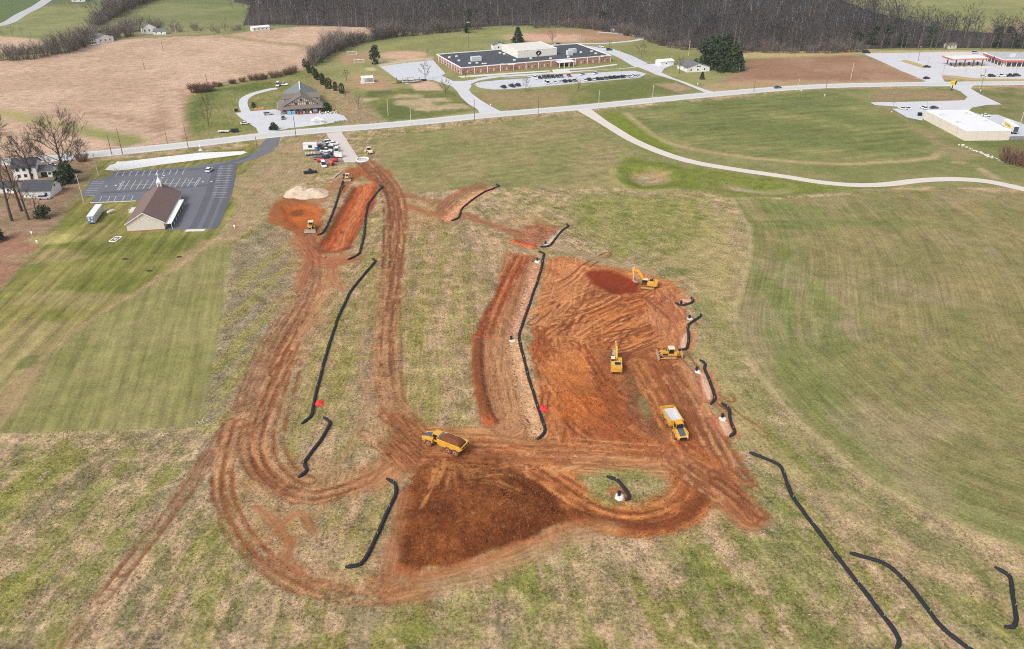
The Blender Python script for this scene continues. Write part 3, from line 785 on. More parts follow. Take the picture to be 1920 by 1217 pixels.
for k, q in enumerate([[(832, 862), (825, 890), (806, 930), (790, 955)], [(845, 866), (842, 900), (836, 935)], [(858, 868), (868, 895), (878, 925)], [(872, 868), (882, 888), (890, 915)], [(885, 910), (920, 902), (955, 892)], [(905, 915), (945, 918), (975, 926)], [(880, 890), (920, 880), (950, 872)], [(820, 866), (812, 900), (800, 925)], [(850, 870), (852, 905), (858, 940)], [(864, 866), (876, 900), (884, 930)], [(902, 922), (940, 926), (968, 933)], [(896, 878), (925, 872), (945, 866)], [(836, 868), (820, 915)]]):
    stroke(q, .8, (200, 136, 88), 0.3, 0.3, opacity=0.7, streak=0.4, speck=.4, smooth=False, depth=-0.1)
stroke([(745, 1070), (790, 1082), (860, 1066), (960, 1030), (1075, 985)], 2.2, (176, 108, 74), 1.0, 0.8, opacity=0.8, flow=False)
stroke([(732, 1080), (742, 1000), (756, 930)], 3.0, (168, 112, 82), 1.2, 0.9, opacity=0.7)
stroke([(740, 1110), (830, 1092), (940, 1060), (1060, 1010), (1140, 990)], 5, (178, 134, 100), 2, 1.5, opacity=0.6, streak=0.5)
cover([(700, 1080), (780, 1090), (800, 1125), (720, 1130)], (160, 104, 74), 3, 2, 5, opacity=0.8, streak=0.5)
for a in [(905, 935, 4, 3), (890, 960, 5, 4), (860, 930, 4, 3), (960, 955, 5, 3)]:
    blob(*a, (142, 84, 50), 0.5, 0.5, seed=a[0])
# --- the swale strip in the middle: spoil ridge, graded bench, matted channel
cover([(946, 470), (1000, 480), (1015, 490), (1012, 530), (968, 640), (990, 720), (1012, 800), (1012, 826), (985, 828), (925, 800), (900, 790), (890, 700), (892, 640), (920, 580)], (178, 122, 90), 1.0, 1.4, 4, opacity=.95, streak=0.7, speck=0.5, clod=0.6, flow=[(985, 480), (925, 640)])
sl, m, S, T = stroke([(932, 650), (938, 720), (955, 800)], 9, (184, 138, 104), 2, 1.5, opacity=0.5, streak=0.7)
stroke([(978, 482), (950, 535), (925, 588), (906, 628)], 5.2, (152, 76, 50), 0.9, 1.2, opacity=0.9, streak=0.5, speck=.6, clod=1.0, depth=-0.4)
stroke([(972, 484), (944, 540), (920, 590)], 1.6, (186, 96, 62), 0.5, 0.5, opacity=0.8, flow=False)
stroke([(895, 634), (894, 690), (900, 740), (915, 785), (922, 792)], 3.0, (142, 84, 56), 0.7, 0.8, opacity=0.95, streak=0.3, clod=1.0, depth=0.9)
blob(900, 632, 2.6, 2.0, (190, 92, 52), 0.95)
blob(918, 792, 2.4, 2.2, (172, 92, 58), 0.9)
stroke([(893, 637), (920, 634), (950, 640)], 1.4, (196, 130, 92), 0.5, 0.4, opacity=0.8)
stroke([(1002, 480), (975, 555), (945, 628)], 2.2, (140, 96, 74), 0.8, 0.7, opacity=0.6)
# erosion matting strips: colour here is the pale straw blanket on the channel bed
def matting(px, width, rgb=(214, 164, 132)):
    w = smooth_line(PX(px), 5)
    sl = block(w, width + 3)
    X, Y = XX[sl], YY[sl]
    d, S, T = line_st(w, X, Y)
    m = 1 - sstep(width / 2 - 0.6, width / 2 + 0.6, d + 1.2 * (fbm(X / 1.8, Y / 1.8, 15, 3) - .5))
    m = m * .9
    mix(sl, m, rgb)
    setst(sl, m, T * 1.4, S * 8)            # cross seams: flow runs across the strip
    setmk(sl, m, 0.5, 0.55, 0.7)
    Z[sl] += -0.55 * (1 - sstep(width * 0.1, width * 0.75, d))
    mix(sl, m * (1 - sstep(0.3, width * 0.3, np.abs(S + 0.2))) * 0.35 * fbm(X / 1.5, Y / 1.5, 5, 2) * 2, (232, 196, 166))
tyres([(990, 482), (955, 560), (925, 640), (930, 720), (950, 800)], 7, 2.4, 41, cols=((166, 112, 84), (200, 156, 120), (150, 96, 70)), op=.65)
matting([(1004, 495), (985, 560), (962, 632)], 4.2, (206, 150, 122))
matting([(962, 640), (978, 710), (996, 775), (1008, 812)], 4.6, (216, 166, 124))
matting([(920, 354), (890, 366), (866, 384), (846, 402), (838, 410)], 4.6, (222, 150, 116))
stroke([(905, 348), (870, 358), (838, 380), (826, 398)], 5.5, (156, 104, 80), 1.4, 1.0, opacity=0.85, streak=0.8)
matting([(1050, 434), (1036, 446), (1022, 460)], 2.4, (222, 196, 170))
cover([(960, 448), (985, 425), (1020, 418), (1045, 425), (1030, 445), (1005, 465), (970, 462)], (168, 106, 86), 1.5, 1.5, 4, opacity=0.85, streak=0.7, clod=0.7, flow=[(970, 460), (1040, 425)])
stroke([(964, 453), (978, 458), (1000, 463)], 2.2, (196, 78, 46), 0.8, 0.6, opacity=0.95, clod=0.9, depth=0.6, flow=False)
stroke([(872, 402), (905, 416), (940, 428), (975, 440)], 4.5, (162, 110, 84), 1.4, 1.2, opacity=0.9, streak=0.8)
stroke([(1040, 462), (1080, 475), (1150, 492), (1220, 510)], 4.5, (170, 146, 116), 1.4, 1.0, opacity=0.75, streak=0.8)
for q in ([(1288, 625), (1282, 648)], [(1318, 700), (1326, 725), (1330, 745)], [(1356, 790), (1366, 810)], [(1282, 562), (1292, 562)]):
    stroke(q, 5.0, (188, 120, 92), 1.0, 0.8, opacity=0.9, speck=0.4, depth=-0.4)
    stroke(q, 1.6, (226, 188, 158), 0.6, 0.5, opacity=0.9, flow=False)
relief([(1130, 680), (1190, 676), (1240, 760), (1220, 800), (1160, 740)], 0.35, 3, 1.5)
# small-scale roughness of the worked ground, by its clod strength
rough_n = fbm(XX / 1.1, YY / 1.1, 71, 2) - 0.5
Z += rough_n * np.clip(MK[..., 2] - 0.2, 0, 1) * 0.55 * (XX > -118) * (XX < 122) * (YY < 300)
Z += 0.16 * (fbm(ST[..., 0] / 0.9, ST[..., 1] / 22, 73, 2) - 0.5) * np.clip(MK[..., 0] - 0.35, 0, 1) * 2 * (YY < 300)

def gz(x, y):
    i = int(np.clip(np.searchsorted(xs, x) - 1, 0, NX - 2)); j = int(np.clip(np.searchsorted(ys, y) - 1, 0, NY - 2))
    a = (x - xs[i]) / (xs[i + 1] - xs[i]); b = (y - ys[j]) / (ys[j + 1] - ys[j])
    return float((Z[j, i] * (1 - a) + Z[j, i + 1] * a) * (1 - b) + (Z[j + 1, i] * (1 - a) + Z[j + 1, i + 1] * a) * b)

def G(px, py):
    """the point of the ground seen at this place of the photograph"""
    z = 0.0
    for _ in range(6):
        p = P(px, py, z)
        z = gz(p.x, p.y)
    return Vector((p.x, p.y, z))

def onground(p, dz=0.0):
    return Vector((p[0], p[1], gz(p[0], p[1]) + dz))

# ---- ground mesh
def finish_ground():
    dirt_ = .6 * np.clip((C[..., 0] / (C[..., 1] + 1e-3) - 1.55) / .5, 0, 1)      # iron-rich soil: warmer
    C[..., 2] *= 1 - .22 * dirt_; C[..., 0] *= 1 + .03 * dirt_
    gx = np.clip(C[..., 1] - C[..., 0], 0, 1)          # winter grass: olive rather than lush green
    C[..., 1] -= .55 * gx; C[..., 0] += .10 * gx
    me = bpy.data.meshes.new("ground")
    nv = NX * NY
    me.vertices.add(nv)
    co = np.stack([XX, YY, Z], -1).reshape(-1).astype(np.float32)
    me.vertices.foreach_set('co', co)
    nq = (NX - 1) * (NY - 1)
    idx = np.arange(nv).reshape(NY, NX)
    q = np.stack([idx[:-1, :-1], idx[:-1, 1:], idx[1:, 1:], idx[1:, :-1]], -1).reshape(-1).astype(np.int32)
    me.loops.add(nq * 4)
    me.loops.foreach_set('vertex_index', q)
    me.polygons.add(nq)
    me.polygons.foreach_set('loop_start', np.arange(0, nq * 4, 4, dtype=np.int32))
    me.polygons.foreach_set('use_smooth', np.ones(nq, bool))
    me.update(calc_edges=True)
    a = me.attributes.new('cover', 'FLOAT_COLOR', 'POINT')
    a.data.foreach_set('color', np.concatenate([np.clip(C, 0, 1), np.ones((NY, NX, 1))], -1).reshape(-1).astype(np.float32))
    a = me.attributes.new('flow', 'FLOAT_VECTOR', 'POINT')
    a.data.foreach_set('vector', np.concatenate([ST, np.zeros((NY, NX, 1))], -1).reshape(-1).astype(np.float32))
    a = me.attributes.new('grain', 'FLOAT_VECTOR', 'POINT')
    a.data.foreach_set('vector', MK.reshape(-1).astype(np.float32))
    m = bpy.data.materials.new("ground_cover")
    m.use_nodes = True
    nt = m.node_tree; N = nt.nodes; Lk = nt.links.new
    b = N['Principled BSDF']
    b.inputs['Roughness'].default_value = 0.95
    b.inputs['Specular IOR Level'].default_value = 0.1
    def at(n):
        x = N.new("ShaderNodeAttribute"); x.attribute_name = n; return x
    def math_(op, a, c=None):
        x = N.new("ShaderNodeMath"); x.operation = op
        for i, s in enumerate((a, c)):
            if s is None: continue
            if isinstance(s, (int, float)): x.inputs[i].default_value = s
            else: Lk(s, x.inputs[i])
        return x.outputs[0]
    def noise(vec, scale, det=4, ro=0.6):
        x = N.new("ShaderNodeTexNoise"); x.inputs['Scale'].default_value = scale
        x.inputs['Detail'].default_value = det; x.inputs['Roughness'].default_value = ro
        Lk(vec, x.inputs['Vector']); return x.outputs['Fac']
    cv, fl, gr = at('cover'), at('flow'), at('grain')
    sg = N.new("ShaderNodeSeparateXYZ"); Lk(gr.outputs['Vector'], sg.inputs[0])
    mp = N.new("ShaderNodeMapping"); mp.inputs['Scale'].default_value = (1.0, 0.09, 1.0); Lk(fl.outputs['Vector'], mp.inputs['Vector'])
    geo = N.new("ShaderNodeNewGeometry")
    n_st = noise(mp.outputs['Vector'], 1.55, 4, 0.62)
    n_hi = noise(geo.outputs['Position'], 1.5, 6, 0.8)
    n_md = noise(geo.outputs['Position'], 0.24, 4, 0.65)
    n_lo = noise(geo.outputs['Position'], 0.06, 3, 0.55)
    def dev(n, k): return math_('MULTIPLY', math_('SUBTRACT', n, 0.5), k)
    f = math_('ADD', 0.86, math_('MULTIPLY', dev(n_st, 3.0), math_('MULTIPLY', sg.outputs[0], math_('ADD', .45, math_('MULTIPLY', n_md, 1.1)))))
    f = math_('ADD', f, math_('MULTIPLY', dev(n_hi, 4.0), sg.outputs[1]))
    f = math_('ADD', f, math_('MULTIPLY', dev(n_md, 1.6), sg.outputs[1]))
    f = math_('ADD', f, dev(n_lo, 0.35))
    f = math_('MAXIMUM', f, 0.2)
    f = math_('MINIMUM', f, 1.75)
    vs = N.new("ShaderNodeVectorMath"); vs.operation = 'SCALE'
    Lk(cv.outputs['Color'], vs.inputs[0]); Lk(f, vs.inputs['Scale'])
    # patches of greener and browner growth within the rough grass
    hv = N.new("ShaderNodeVectorMath"); hv.operation = 'MULTIPLY'; hv.inputs[1].default_value = (.84, .96, .72); Lk(vs.outputs['Vector'], hv.inputs[0])
    hr = N.new("ShaderNodeMapRange"); hr.inputs['From Min'].default_value = .5; hr.inputs['From Max'].default_value = .66; Lk(noise(geo.outputs['Position'], .42, 5, .7), hr.inputs['Value'])
    hx = N.new("ShaderNodeMix"); hx.data_type = 'RGBA'; Lk(math_('MULTIPLY', hr.outputs['Result'], math_('MINIMUM', math_('MULTIPLY', math_('MAXIMUM', math_('SUBTRACT', sg.outputs[1], .5), 0.0), 3.0), 1.0)), hx.inputs[0])
    Lk(vs.outputs['Vector'], hx.inputs[6]); Lk(hv.outputs['Vector'], hx.inputs[7])
    # pale dead stems scattered through rough grass
    th = N.new("ShaderNodeMapRange"); th.inputs['From Min'].default_value = 0.56; th.inputs['From Max'].default_value = 0.72
    Lk(noise(geo.outputs['Position'], 0.8, 6, 0.8), th.inputs['Value'])
    mxf = math_('MULTIPLY', th.outputs['Result'], math_('MULTIPLY', math_('MAXIMUM', math_('SUBTRACT', sg.outputs[1], 0.4), 0.0), 1.5))
    mc_ = N.new("ShaderNodeMix"); mc_.data_type = 'RGBA'
    Lk(mxf, mc_.inputs[0]); Lk(hx.outputs[2], mc_.inputs[6]); mc_.inputs[7].default_value = (*lin(216, 192, 154), 1)
    Lk(mc_.outputs[2], b.inputs['Base Color'])
    hgt = math_('ADD', math_('MULTIPLY', n_st, sg.outputs[0]), math_('MULTIPLY', n_hi, math_('ADD', sg.outputs[1], sg.outputs[2])))
    bp = N.new("ShaderNodeBump"); bp.inputs['Strength'].default_value = 0.9; bp.inputs['Distance'].default_value = 0.2
    Lk(hgt, bp.inputs['Height']); Lk(bp.outputs['Normal'], b.inputs['Normal'])
    me.materials.append(m)
    o = bpy.data.objects.new("ground", me)
    COL.objects.link(o)
    tag(o, "rolling winter ground of meadow, stubble, crop and bare red earth", "ground", kind='structure')
    return o
ground = finish_ground()
# ================================================================ ROADS, LOTS, MARKINGS
def pave_mat(name, rgb, var=0.10, scale=0.12, fine=0.08, rough=0.9):
    """weathered pavement: broad stains plus fine aggregate, world space"""
    if name in MATS: return MATS[name]
    m = bpy.data.materials.new(name); m.use_nodes = True
    nt = m.node_tree; N = nt.nodes; Lk = nt.links.new
    b = N['Principled BSDF']; b.inputs['Roughness'].default_value = rough; b.inputs['Specular IOR Level'].default_value = 0.2
    g = N.new("ShaderNodeNewGeometry")
    tot = None
    for s, a, d in ((scale, var * 2.4, 5), (scale * 9, var * 1.4, 5), (6.0, fine * 2.4, 4)):
        n = N.new("ShaderNodeTexNoise"); n.inputs['Scale'].default_value = s; n.inputs['Detail'].default_value = d; n.inputs['Roughness'].default_value = 0.65
        Lk(g.outputs['Position'], n.inputs['Vector'])
        q = N.new("ShaderNodeMath"); q.operation = 'MULTIPLY_ADD'; q.inputs[1].default_value = a; q.inputs[2].default_value = -a / 2 + (1 if tot is None else 0)
        Lk(n.outputs['Fac'], q.inputs[0])
        if tot is None: tot = q.outputs[0]
        else:
            ad = N.new("ShaderNodeMath"); ad.operation = 'ADD'; Lk(tot, ad.inputs[0]); Lk(q.outputs[0], ad.inputs[1]); tot = ad.outputs[0]
    v = N.new("ShaderNodeVectorMath"); v.operation = 'SCALE'; v.inputs[0].default_value = rgb
    Lk(tot, v.inputs['Scale']); Lk(v.outputs['Vector'], b.inputs['Base Color'])
    MATS[name] = m
    return m

M_ROAD = pave_mat('road_pale_asphalt', lin(208, 206, 203))
M_LOT = pave_mat('lot_grey_asphalt', lin(202, 202, 206))
M_LOT2 = pave_mat('lot_blue_grey_asphalt', lin(198, 200, 206))
M_DARK = pave_mat('church_dark_asphalt', lin(112, 112, 120), var=0.10)
M_CONC = pave_mat('concrete', lin(216, 212, 204), var=0.05)
M_GRAV = pave_mat('white_gravel', lin(226, 225, 224), var=0.05, fine=0.25)
M_TRACK = pave_mat('farm_track_gravel', lin(212, 202, 192), var=0.07, fine=0.18)
M_ENTR = pave_mat('entrance_gravel', lin(204, 194, 188), var=0.06, fine=0.15)
M_FARRD = pave_mat('far_road', lin(186, 186, 188))
M_WHITE = mat('white_paint', lin(236, 236, 232), 0.7, 0.06, 3)
M_LINE = mat('worn_line_paint', lin(222, 222, 218), 0.8, 0.12, 1)
M_YLINE = mat('worn_yellow_line_paint', lin(214, 190, 120), 0.8, 0.15, 1)

def ribbon(pts, width, z, name, m, world=False, n=6, parent=None, widths=None):
    w = smooth_line(np.asarray(pts) if world else PX(pts), n)
    t = np.gradient(w, axis=0); t /= np.linalg.norm(t, axis=1)[:, None]
    nn = np.stack([-t[:, 1], t[:, 0]], -1)
    if widths is not None:
        k = np.interp(np.linspace(0, 1, len(w)), np.linspace(0, 1, len(widths)), widths)[:, None] / 2
    else:
        k = width / 2
    a, b = w + nn * k, w - nn * k
    b_ = MB()
    vs = []
    for i in range(len(w)):
        vs += [(b[i][0], b[i][1], z), (a[i][0], a[i][1], z)]
    b_.add(vs, [(2 * i, 2 * i + 2, 2 * i + 3, 2 * i + 1) for i in range(len(w) - 1)])
    return b_.build(name, m, parent), w

def sheet(pts, z, name, m, world=False, parent=None, smooth=0):
    w = np.asarray(pts) if world else PX(pts)
    if smooth:
        w = smooth_line(np.vstack([w, w[:1]]), smooth)[:-1]
    bm = bmesh.new()
    vs = [bm.verts.new((q[0], q[1], z)) for q in w]
    f = bm.faces.new(vs)
    bm.normal_update()
    if f.normal.z < 0: f.normal_flip()
    bmesh.ops.triangulate(bm, faces=[f])
    me = bpy.data.meshes.new(name); bm.to_mesh(me); bm.free()
    me.materials.append(m)
    o = bpy.data.objects.new(name, me); COL.objects.link(o)
    if parent is not None: o.parent = parent
    return o

def struct(o, label, cat): return tag(o, label, cat, kind='structure')

ROADPX = [(-260, 325), (-100, 311), (60, 300), (170, 290), (300, 277), (400, 266), (500, 254), (600, 244.5), (700, 237), (800, 228), (900, 217.5), (1000, 209), (1100, 200.5), (1200, 190.5), (1300, 180.5), (1400, 171.5), (1500, 164), (1600, 160), (1750, 157.5), (1920, 156), (2200, 154), (2600, 152)]
road, ROADW = ribbon(ROADPX, 11.4, 0.060, "main_road", M_ROAD)
struct(road, "pale two-lane road crossing the whole view", "road")
_rt = np.gradient(ROADW, axis=0); _rt /= np.linalg.norm(_rt, axis=1)[:, None]; _rn = np.stack([-_rt[:, 1], _rt[:, 0]], -1)
for off, mm, wd in ((3.6, M_LINE, 0.22), (-3.6, M_LINE, 0.22), (0.16, M_YLINE, 0.14), (-0.16, M_YLINE, 0.14)):
    o, _ = ribbon(ROADW[::3] + _rn[::3] * off, wd, 0.066, "road_line", mm, world=True, n=1, parent=road)
# darker wheel lanes of the carriageway: a resurfaced strip
o, _ = ribbon(ROADW[::2], 7.0, 0.063, "carriageway", pave_mat('carriageway_asphalt', lin(198, 197, 197), var=0.05), world=True, n=1, parent=road)

struct(ribbon([(-120, 62), (0, 47), (40, 27), (76, 8), (104, -16), (140, -60)], 11, 0.05, "far_road", M_FARRD)[0], "grey country road at the top left corner", "road")
# farm track
struct(ribbon([(1092, 204), (1115, 219), (1145, 238), (1185, 262), (1240, 286), (1300, 304), (1380, 318), (1470, 331), (1540, 342), (1600, 347), (1660, 346), (1720, 339), (1780, 336), (1840, 339), (1890, 348), (1960, 366), (2060, 400)], 5.6, 0.05, "farm_track", M_TRACK, widths=[9, 6, 5.6, 5.6, 5.2, 5, 5, 5.2, 5.4, 5.6, 5.6, 5.6])[0], "curving pale gravel farm track between the fields", "track")
# school drives and lots
struct(sheet([(884, 222), (912, 213), (940, 209.5), (918, 198), (900, 187), (884, 175), (878, 167), (884, 160), (900, 156), (884, 150), (870, 152), (850, 152), (828, 142), (805, 148), (832, 157), (848, 162), (856, 170), (864, 182), (878, 195), (895, 205), (900, 213)], 0.045, "school_drive", M_LOT), "pale drive from the road up to the school's west end", "drive")
struct(sheet([(880, 168), (886, 158), (905, 150), (935, 145), (990, 142), (1060, 137), (1130, 131), (1180, 128), (1196, 126), (1212, 132), (1230, 140), (1270, 152), (1304, 166), (1330, 177), (1352, 176), (1322, 168), (1290, 156), (1262, 146), (1240, 136), (1246, 128), (1262, 122), (1238, 119), (1205, 121), (1186, 114), (1160, 108), (1190, 126), (1150, 129.5), (1060, 134), (990, 138.5), (920, 142.5), (896, 147), (880, 152), (866, 154), (860, 162)], 0.049, "front_drive", M_LOT), "pale loop drive along the school front joining the road", "drive")
SCHOOL_LOT = struct(sheet([(890, 159.5), (905, 152), (950, 146), (1010, 142), (1090, 138), (1150, 134.5), (1190, 133), (1212, 138), (1200, 146), (1130, 152), (1030, 161), (960, 167.5), (925, 168), (900, 165)], 0.053, "school_parking", M_LOT2), "long pale staff car park in front of the school", "car park")
A_, B_ = P(1022, 157.5), P(1200, 144)
for i in range(26):
    q = A_.lerp(B_, i / 25); d = (B_ - A_).normalized(); n = Vector((-d.y, d.x, 0)); d = d * .09
    MB().add([(q.x - d.x, q.y - d.y, .058), (q.x + d.x, q.y + d.y, .058), (q.x + d.x + n.x * 5, q.y + d.y + n.y * 5, .058), (q.x - d.x + n.x * 5, q.y - d.y + n.y * 5, .058)], [(0, 1, 2, 3)]).build("parking_line", M_LINE, SCHOOL_LOT)
tag(sheet([(884, 160.5), (897, 154), (940, 150), (995, 146.5), (995, 144), (935, 147.5), (898, 151), (882, 158)], 0.058, "planted_island", mat('island_grass', lin(128, 130, 78), 0.95, 0.25, 0.4)), "thin grassed island between school drive and car park", "grass", kind='structure')
struct(sheet([(712, 125), (768, 117), (812, 113), (835, 138), (812, 150), (785, 152), (762, 158), (745, 149), (726, 135)], 0.040, "playground_asphalt", M_LOT2), "pale blue-grey asphalt play yard west of the school", "play yard")
struct(sheet([(1066, 88), (1100, 86), (1150, 92), (1186, 105), (1215, 119), (1190, 124), (1160, 108), (1140, 100), (1100, 92)], 0.041, "back_parking", M_LOT2), "pale parking area behind the school's east end", "car park")
struct(ribbon([(1040, 84), (1080, 82.5), (1130, 81.5), (1165, 79), (1196, 75), (1203, 71.5), (1190, 67), (1160, 63), (1120, 60)], 4.5, 0.046, "back_drive", M_LOT)[0], "pale curving lane behind the school to the dark shed", "drive")
for q in ([(858, 143), (950, 137), (1030, 132), (1034, 134), (960, 139), (866, 146)], [(1062, 129), (1100, 127), (1155, 120), (1158, 122), (1100, 129.5), (1064, 131.5)]):
    struct(sheet(q, 0.062, "footpath", M_CONC), "pale concrete footpath along the school front wall", "footpath")
struct(sheet([(1034, 131), (1064, 128.5), (1072, 137), (1040, 139)], 0.066, "forecourt", M_CONC), "concrete forecourt at the school's porch", "forecourt")
# barn shop lot
struct(sheet([(441, 212), (466, 209), (515, 205), (560, 215), (620, 210), (645, 217), (652, 226), (600, 234), (540, 241), (520, 245), (508, 252), (488, 256), (480, 240), (452, 222)], 0.040, "shop_lot", M_LOT), "pale paved lot in front of the timbered barn shop", "car park")
struct(ribbon([(462, 212), (456, 196), (459, 185), (475, 176), (505, 168), (520, 166)], 5.0, 0.044, "shop_lane", M_LOT)[0], "narrow curved lane round the barn shop's west side", "drive")
# church lot and drive
church_lot = sheet([(148, 369), (172, 336), (200, 333), (216, 322), (290, 317), (350, 313), (400, 306), (437, 300), (462, 293), (484, 282), (492, 268), (500, 258), (526, 256), (522, 272), (506, 286), (480, 298), (444, 308), (434, 340), (426, 374), (413, 404), (400, 429), (312, 432), (300, 378), (256, 377), (169, 380), (180, 368)], 0.040, "church_car_park", M_DARK)
struct(church_lot, "dark striped asphalt car park around the church", "car park")
struct(sheet([(196, 319), (206, 310), (216, 307), (220, 303), (232, 303), (300, 295), (375, 286.5), (457, 283.5), (463, 286), (452, 290), (375, 299.5), (300, 309), (240, 318), (215, 320)], 0.040, "gravel_strip", M_GRAV), "white gravel strip between the road and church car park", "gravel")
def Zc(x, y): return (x / 4.0, 200 + y / 4.0)      # church close-up coordinates
for k_, q_ in enumerate([[(440, 306), (432, 350), (418, 390), (402, 428)], [(424, 309), (415, 350), (398, 395), (384, 428)], [(405, 312), (394, 355), (376, 400), (362, 428)], [(215, 328), (300, 322), (400, 313), (470, 292)], [(190, 362), (260, 358), (330, 352), (420, 345)]]):
    ribbon(q_, [2.6, 2.2, 2.8, 3.0, 2.4][k_], .0415 + .0009 * k_, "sealed_strip", pave_mat('church_fresh_asphalt', lin(98, 98, 107), var=.14), parent=church_lot)
def mark(a, b, wd=0.16, m=M_LINE, name="parking_line"):
    A, B = P(*a), P(*b); d = (B - A); L = d.length; u = d / L; n = Vector((-u.y, u.x, 0)) * wd / 2
    vs = [A - n, B - n, B + n, A + n]
    o = MB().add([(q.x, q.y, 0.046) for q in vs], [(0, 1, 2, 3)]).build(name, m, church_lot)
    return o
for i in range(11): mark(Zc(888 + 49.5 * i, 487 - 1.4 * i), Zc(866 + 50 * i, 524 - 1.4 * i))
for i in range(13):
    x = 912 + 44.5 * i + i * 3.2
    mark(Zc(x + 12, 556 - 2.0 * i), Zc(x - 32, 626 - 2.2 * i))
mark(Zc(905, 592), Zc(1480, 568))
for i in (0, 12): 
    x = 912 + 47.7 * i
    mark(Zc(x + 24, 556 - 2.0 * i), Zc(x - 18, 626 - 2.2 * i))
for i in range(8): mark(Zc(712 - 13.5 * i, 545 + 17 * i), Zc(802 - 13 * i, 543 + 17.5 * i))
for i in range(14): mark(Zc(1640 - 3.6 * i, 448 + 17.8 * i), Zc(1752 - 4.2 * i, 444 + 18.2 * i))
for a, b in (((765, 672), (748, 705)), ((825, 672), (808, 708)), ((872, 672), (855, 708)), ((935, 668), (918, 705)), ((1000, 664), (985, 700)), ((825, 672), (872, 672))):
    mark(Zc(*a), Zc(*b))
M_BLUE = mat('blue_bay_paint', lin(90, 140, 205), 0.7, 0.1, 2)
for x, y in ((795, 674), (905, 669), (966, 666)):
    mark(Zc(x - 12, y), Zc(x + 12, y), 0.9, M_BLUE, "accessible_bay_mark")
for x, y in ((868, 592), (797, 597), (1522, 565), (1585, 562), (1230, 517), (1218, 535)):
    mark(Zc(x - 8, y), Zc(x + 8, y - 1), 0.9, M_LINE, "arrow_mark")
kb = MB()
A, B = P(169, 380.5), P(255, 377)
d = (B - A).normalized(); n = Vector((-d.y, d.x, 0))
kb.prism([(A + n * .25)[:2], (A - n * .25)[:2], (B - n * .25)[:2], (B + n * .25)[:2]], -0.05, 0.15)
tag(kb.build("kerb", M_CONC), "long white kerb below the church car park's accessible bays", "kerb", kind='structure')
kb2 = MB(); A, B = P(350, 430.5), P(386, 429.5); kb2.prism([(A.x, A.y), (B.x, B.y), (B.x, B.y - 2), (A.x, A.y - 2)], -0.05, 0.07)
struct(kb2.build("concrete_apron", M_CONC), "small pale concrete apron at the bottom of the church lot", "apron")
# fuel station lot, access, discount store lot
struct(sheet([(1616, 100), (1700, 99), (1790, 97), (1960, 99), (2300, 100), (2300, 152), (1960, 151), (1815, 149), (1782, 144), (1765, 140), (1770, 152), (1790, 162), (1738, 162), (1735, 152), (1715, 143), (1690, 133), (1660, 119), (1640, 110)], 0.040, "station_lot", M_LOT), "wide pale forecourt of the fuel station", "forecourt")
tag(sheet([(1686, 114), (1700, 112.5), (1722, 119), (1742, 126), (1730, 128), (1705, 120)], 0.052, "grass_island", mat('dry_island_grass', lin(182, 162, 112), 0.95, 0.2, 0.4)), "dry grass island in the station forecourt's left side", "grass", kind='structure')
tag(sheet([(1764, 140.5), (1790, 142), (1830, 147), (1960, 148.5), (1960, 152), (1830, 151.5), (1785, 147)], 0.052, "grass_verge", mat('dry_island_grass', lin(182, 162, 112))), "dry grass strip between the forecourt and the road", "grass", kind='structure')
struct(sheet([(1782, 158), (1828, 158), (1820, 166), (1840, 178), (1870, 192), (1878, 196), (1850, 197), (1822, 202), (1816, 210), (1790, 210), (1700, 207), (1680, 200), (1640, 197), (1632, 192), (1700, 191), (1780, 189), (1808, 188), (1814, 182), (1800, 171), (1784, 166)], 0.042, "store_drive", M_LOT), "pale drive from the road to the flat-roofed store", "drive")
struct(sheet([(1672, 204), (1700, 203), (1735, 205), (1800, 204), (1815, 207), (1840, 216), (1870, 215), (1940, 240), (1960, 252), (1890, 262), (1850, 250), (1740, 214), (1728, 226), (1700, 220)], 0.047, "store_lot", M_LOT2), "grey paved lot wrapped around the flat-roofed store", "car park")
# site entrance
struct(sheet([(612, 250), (640, 247), (652, 266), (664, 284), (672, 296), (668, 304), (646, 305), (638, 290), (628, 272), (616, 258)], 0.050, "site_entrance", M_ENTR), "pale crushed-stone entrance pad of the building site", "site entrance")
struct(sheet([(606, 262), (620, 258), (640, 296), (640, 306), (612, 312), (600, 300), (596, 280)], 0.046, "site_parking", pave_mat('site_hardstanding', lin(150, 142, 140), var=.12)), "grey hardstanding under the parked site pickups", "hardstanding")
for px, py, rx in ((1214, 331, 5.0), (1405, 352, 6.0)):
    c = P(px, py)
# forest floor under the wood
LITTER = mat('leaf_litter', lin(66, 57, 54), 0.95, 0.25, 0.08)
FOREST = [(455, 48), (520, 46), (600, 48), (700, 52), (780, 62), (860, 54), (940, 48), (1040, 48), (1130, 56), (1200, 66), (1250, 84), (1320, 92), (1420, 96), (1560, 96), (1625, 92), (1700, 90), (1800, 90), (1960, 92), (2200, 92), (2200, 66), (1960, 66), (1860, 62), (1780, 56), (1720, 44), (1660, 28), (1600, 10), (1540, -20), (1400, -60), (700, -70), (430, -40), (440, 4), (470, 10)]
struct(sheet(FOREST, 0.03, "forest_floor", LITTER), "brown leaf-litter floor under the bare wood", "forest floor")
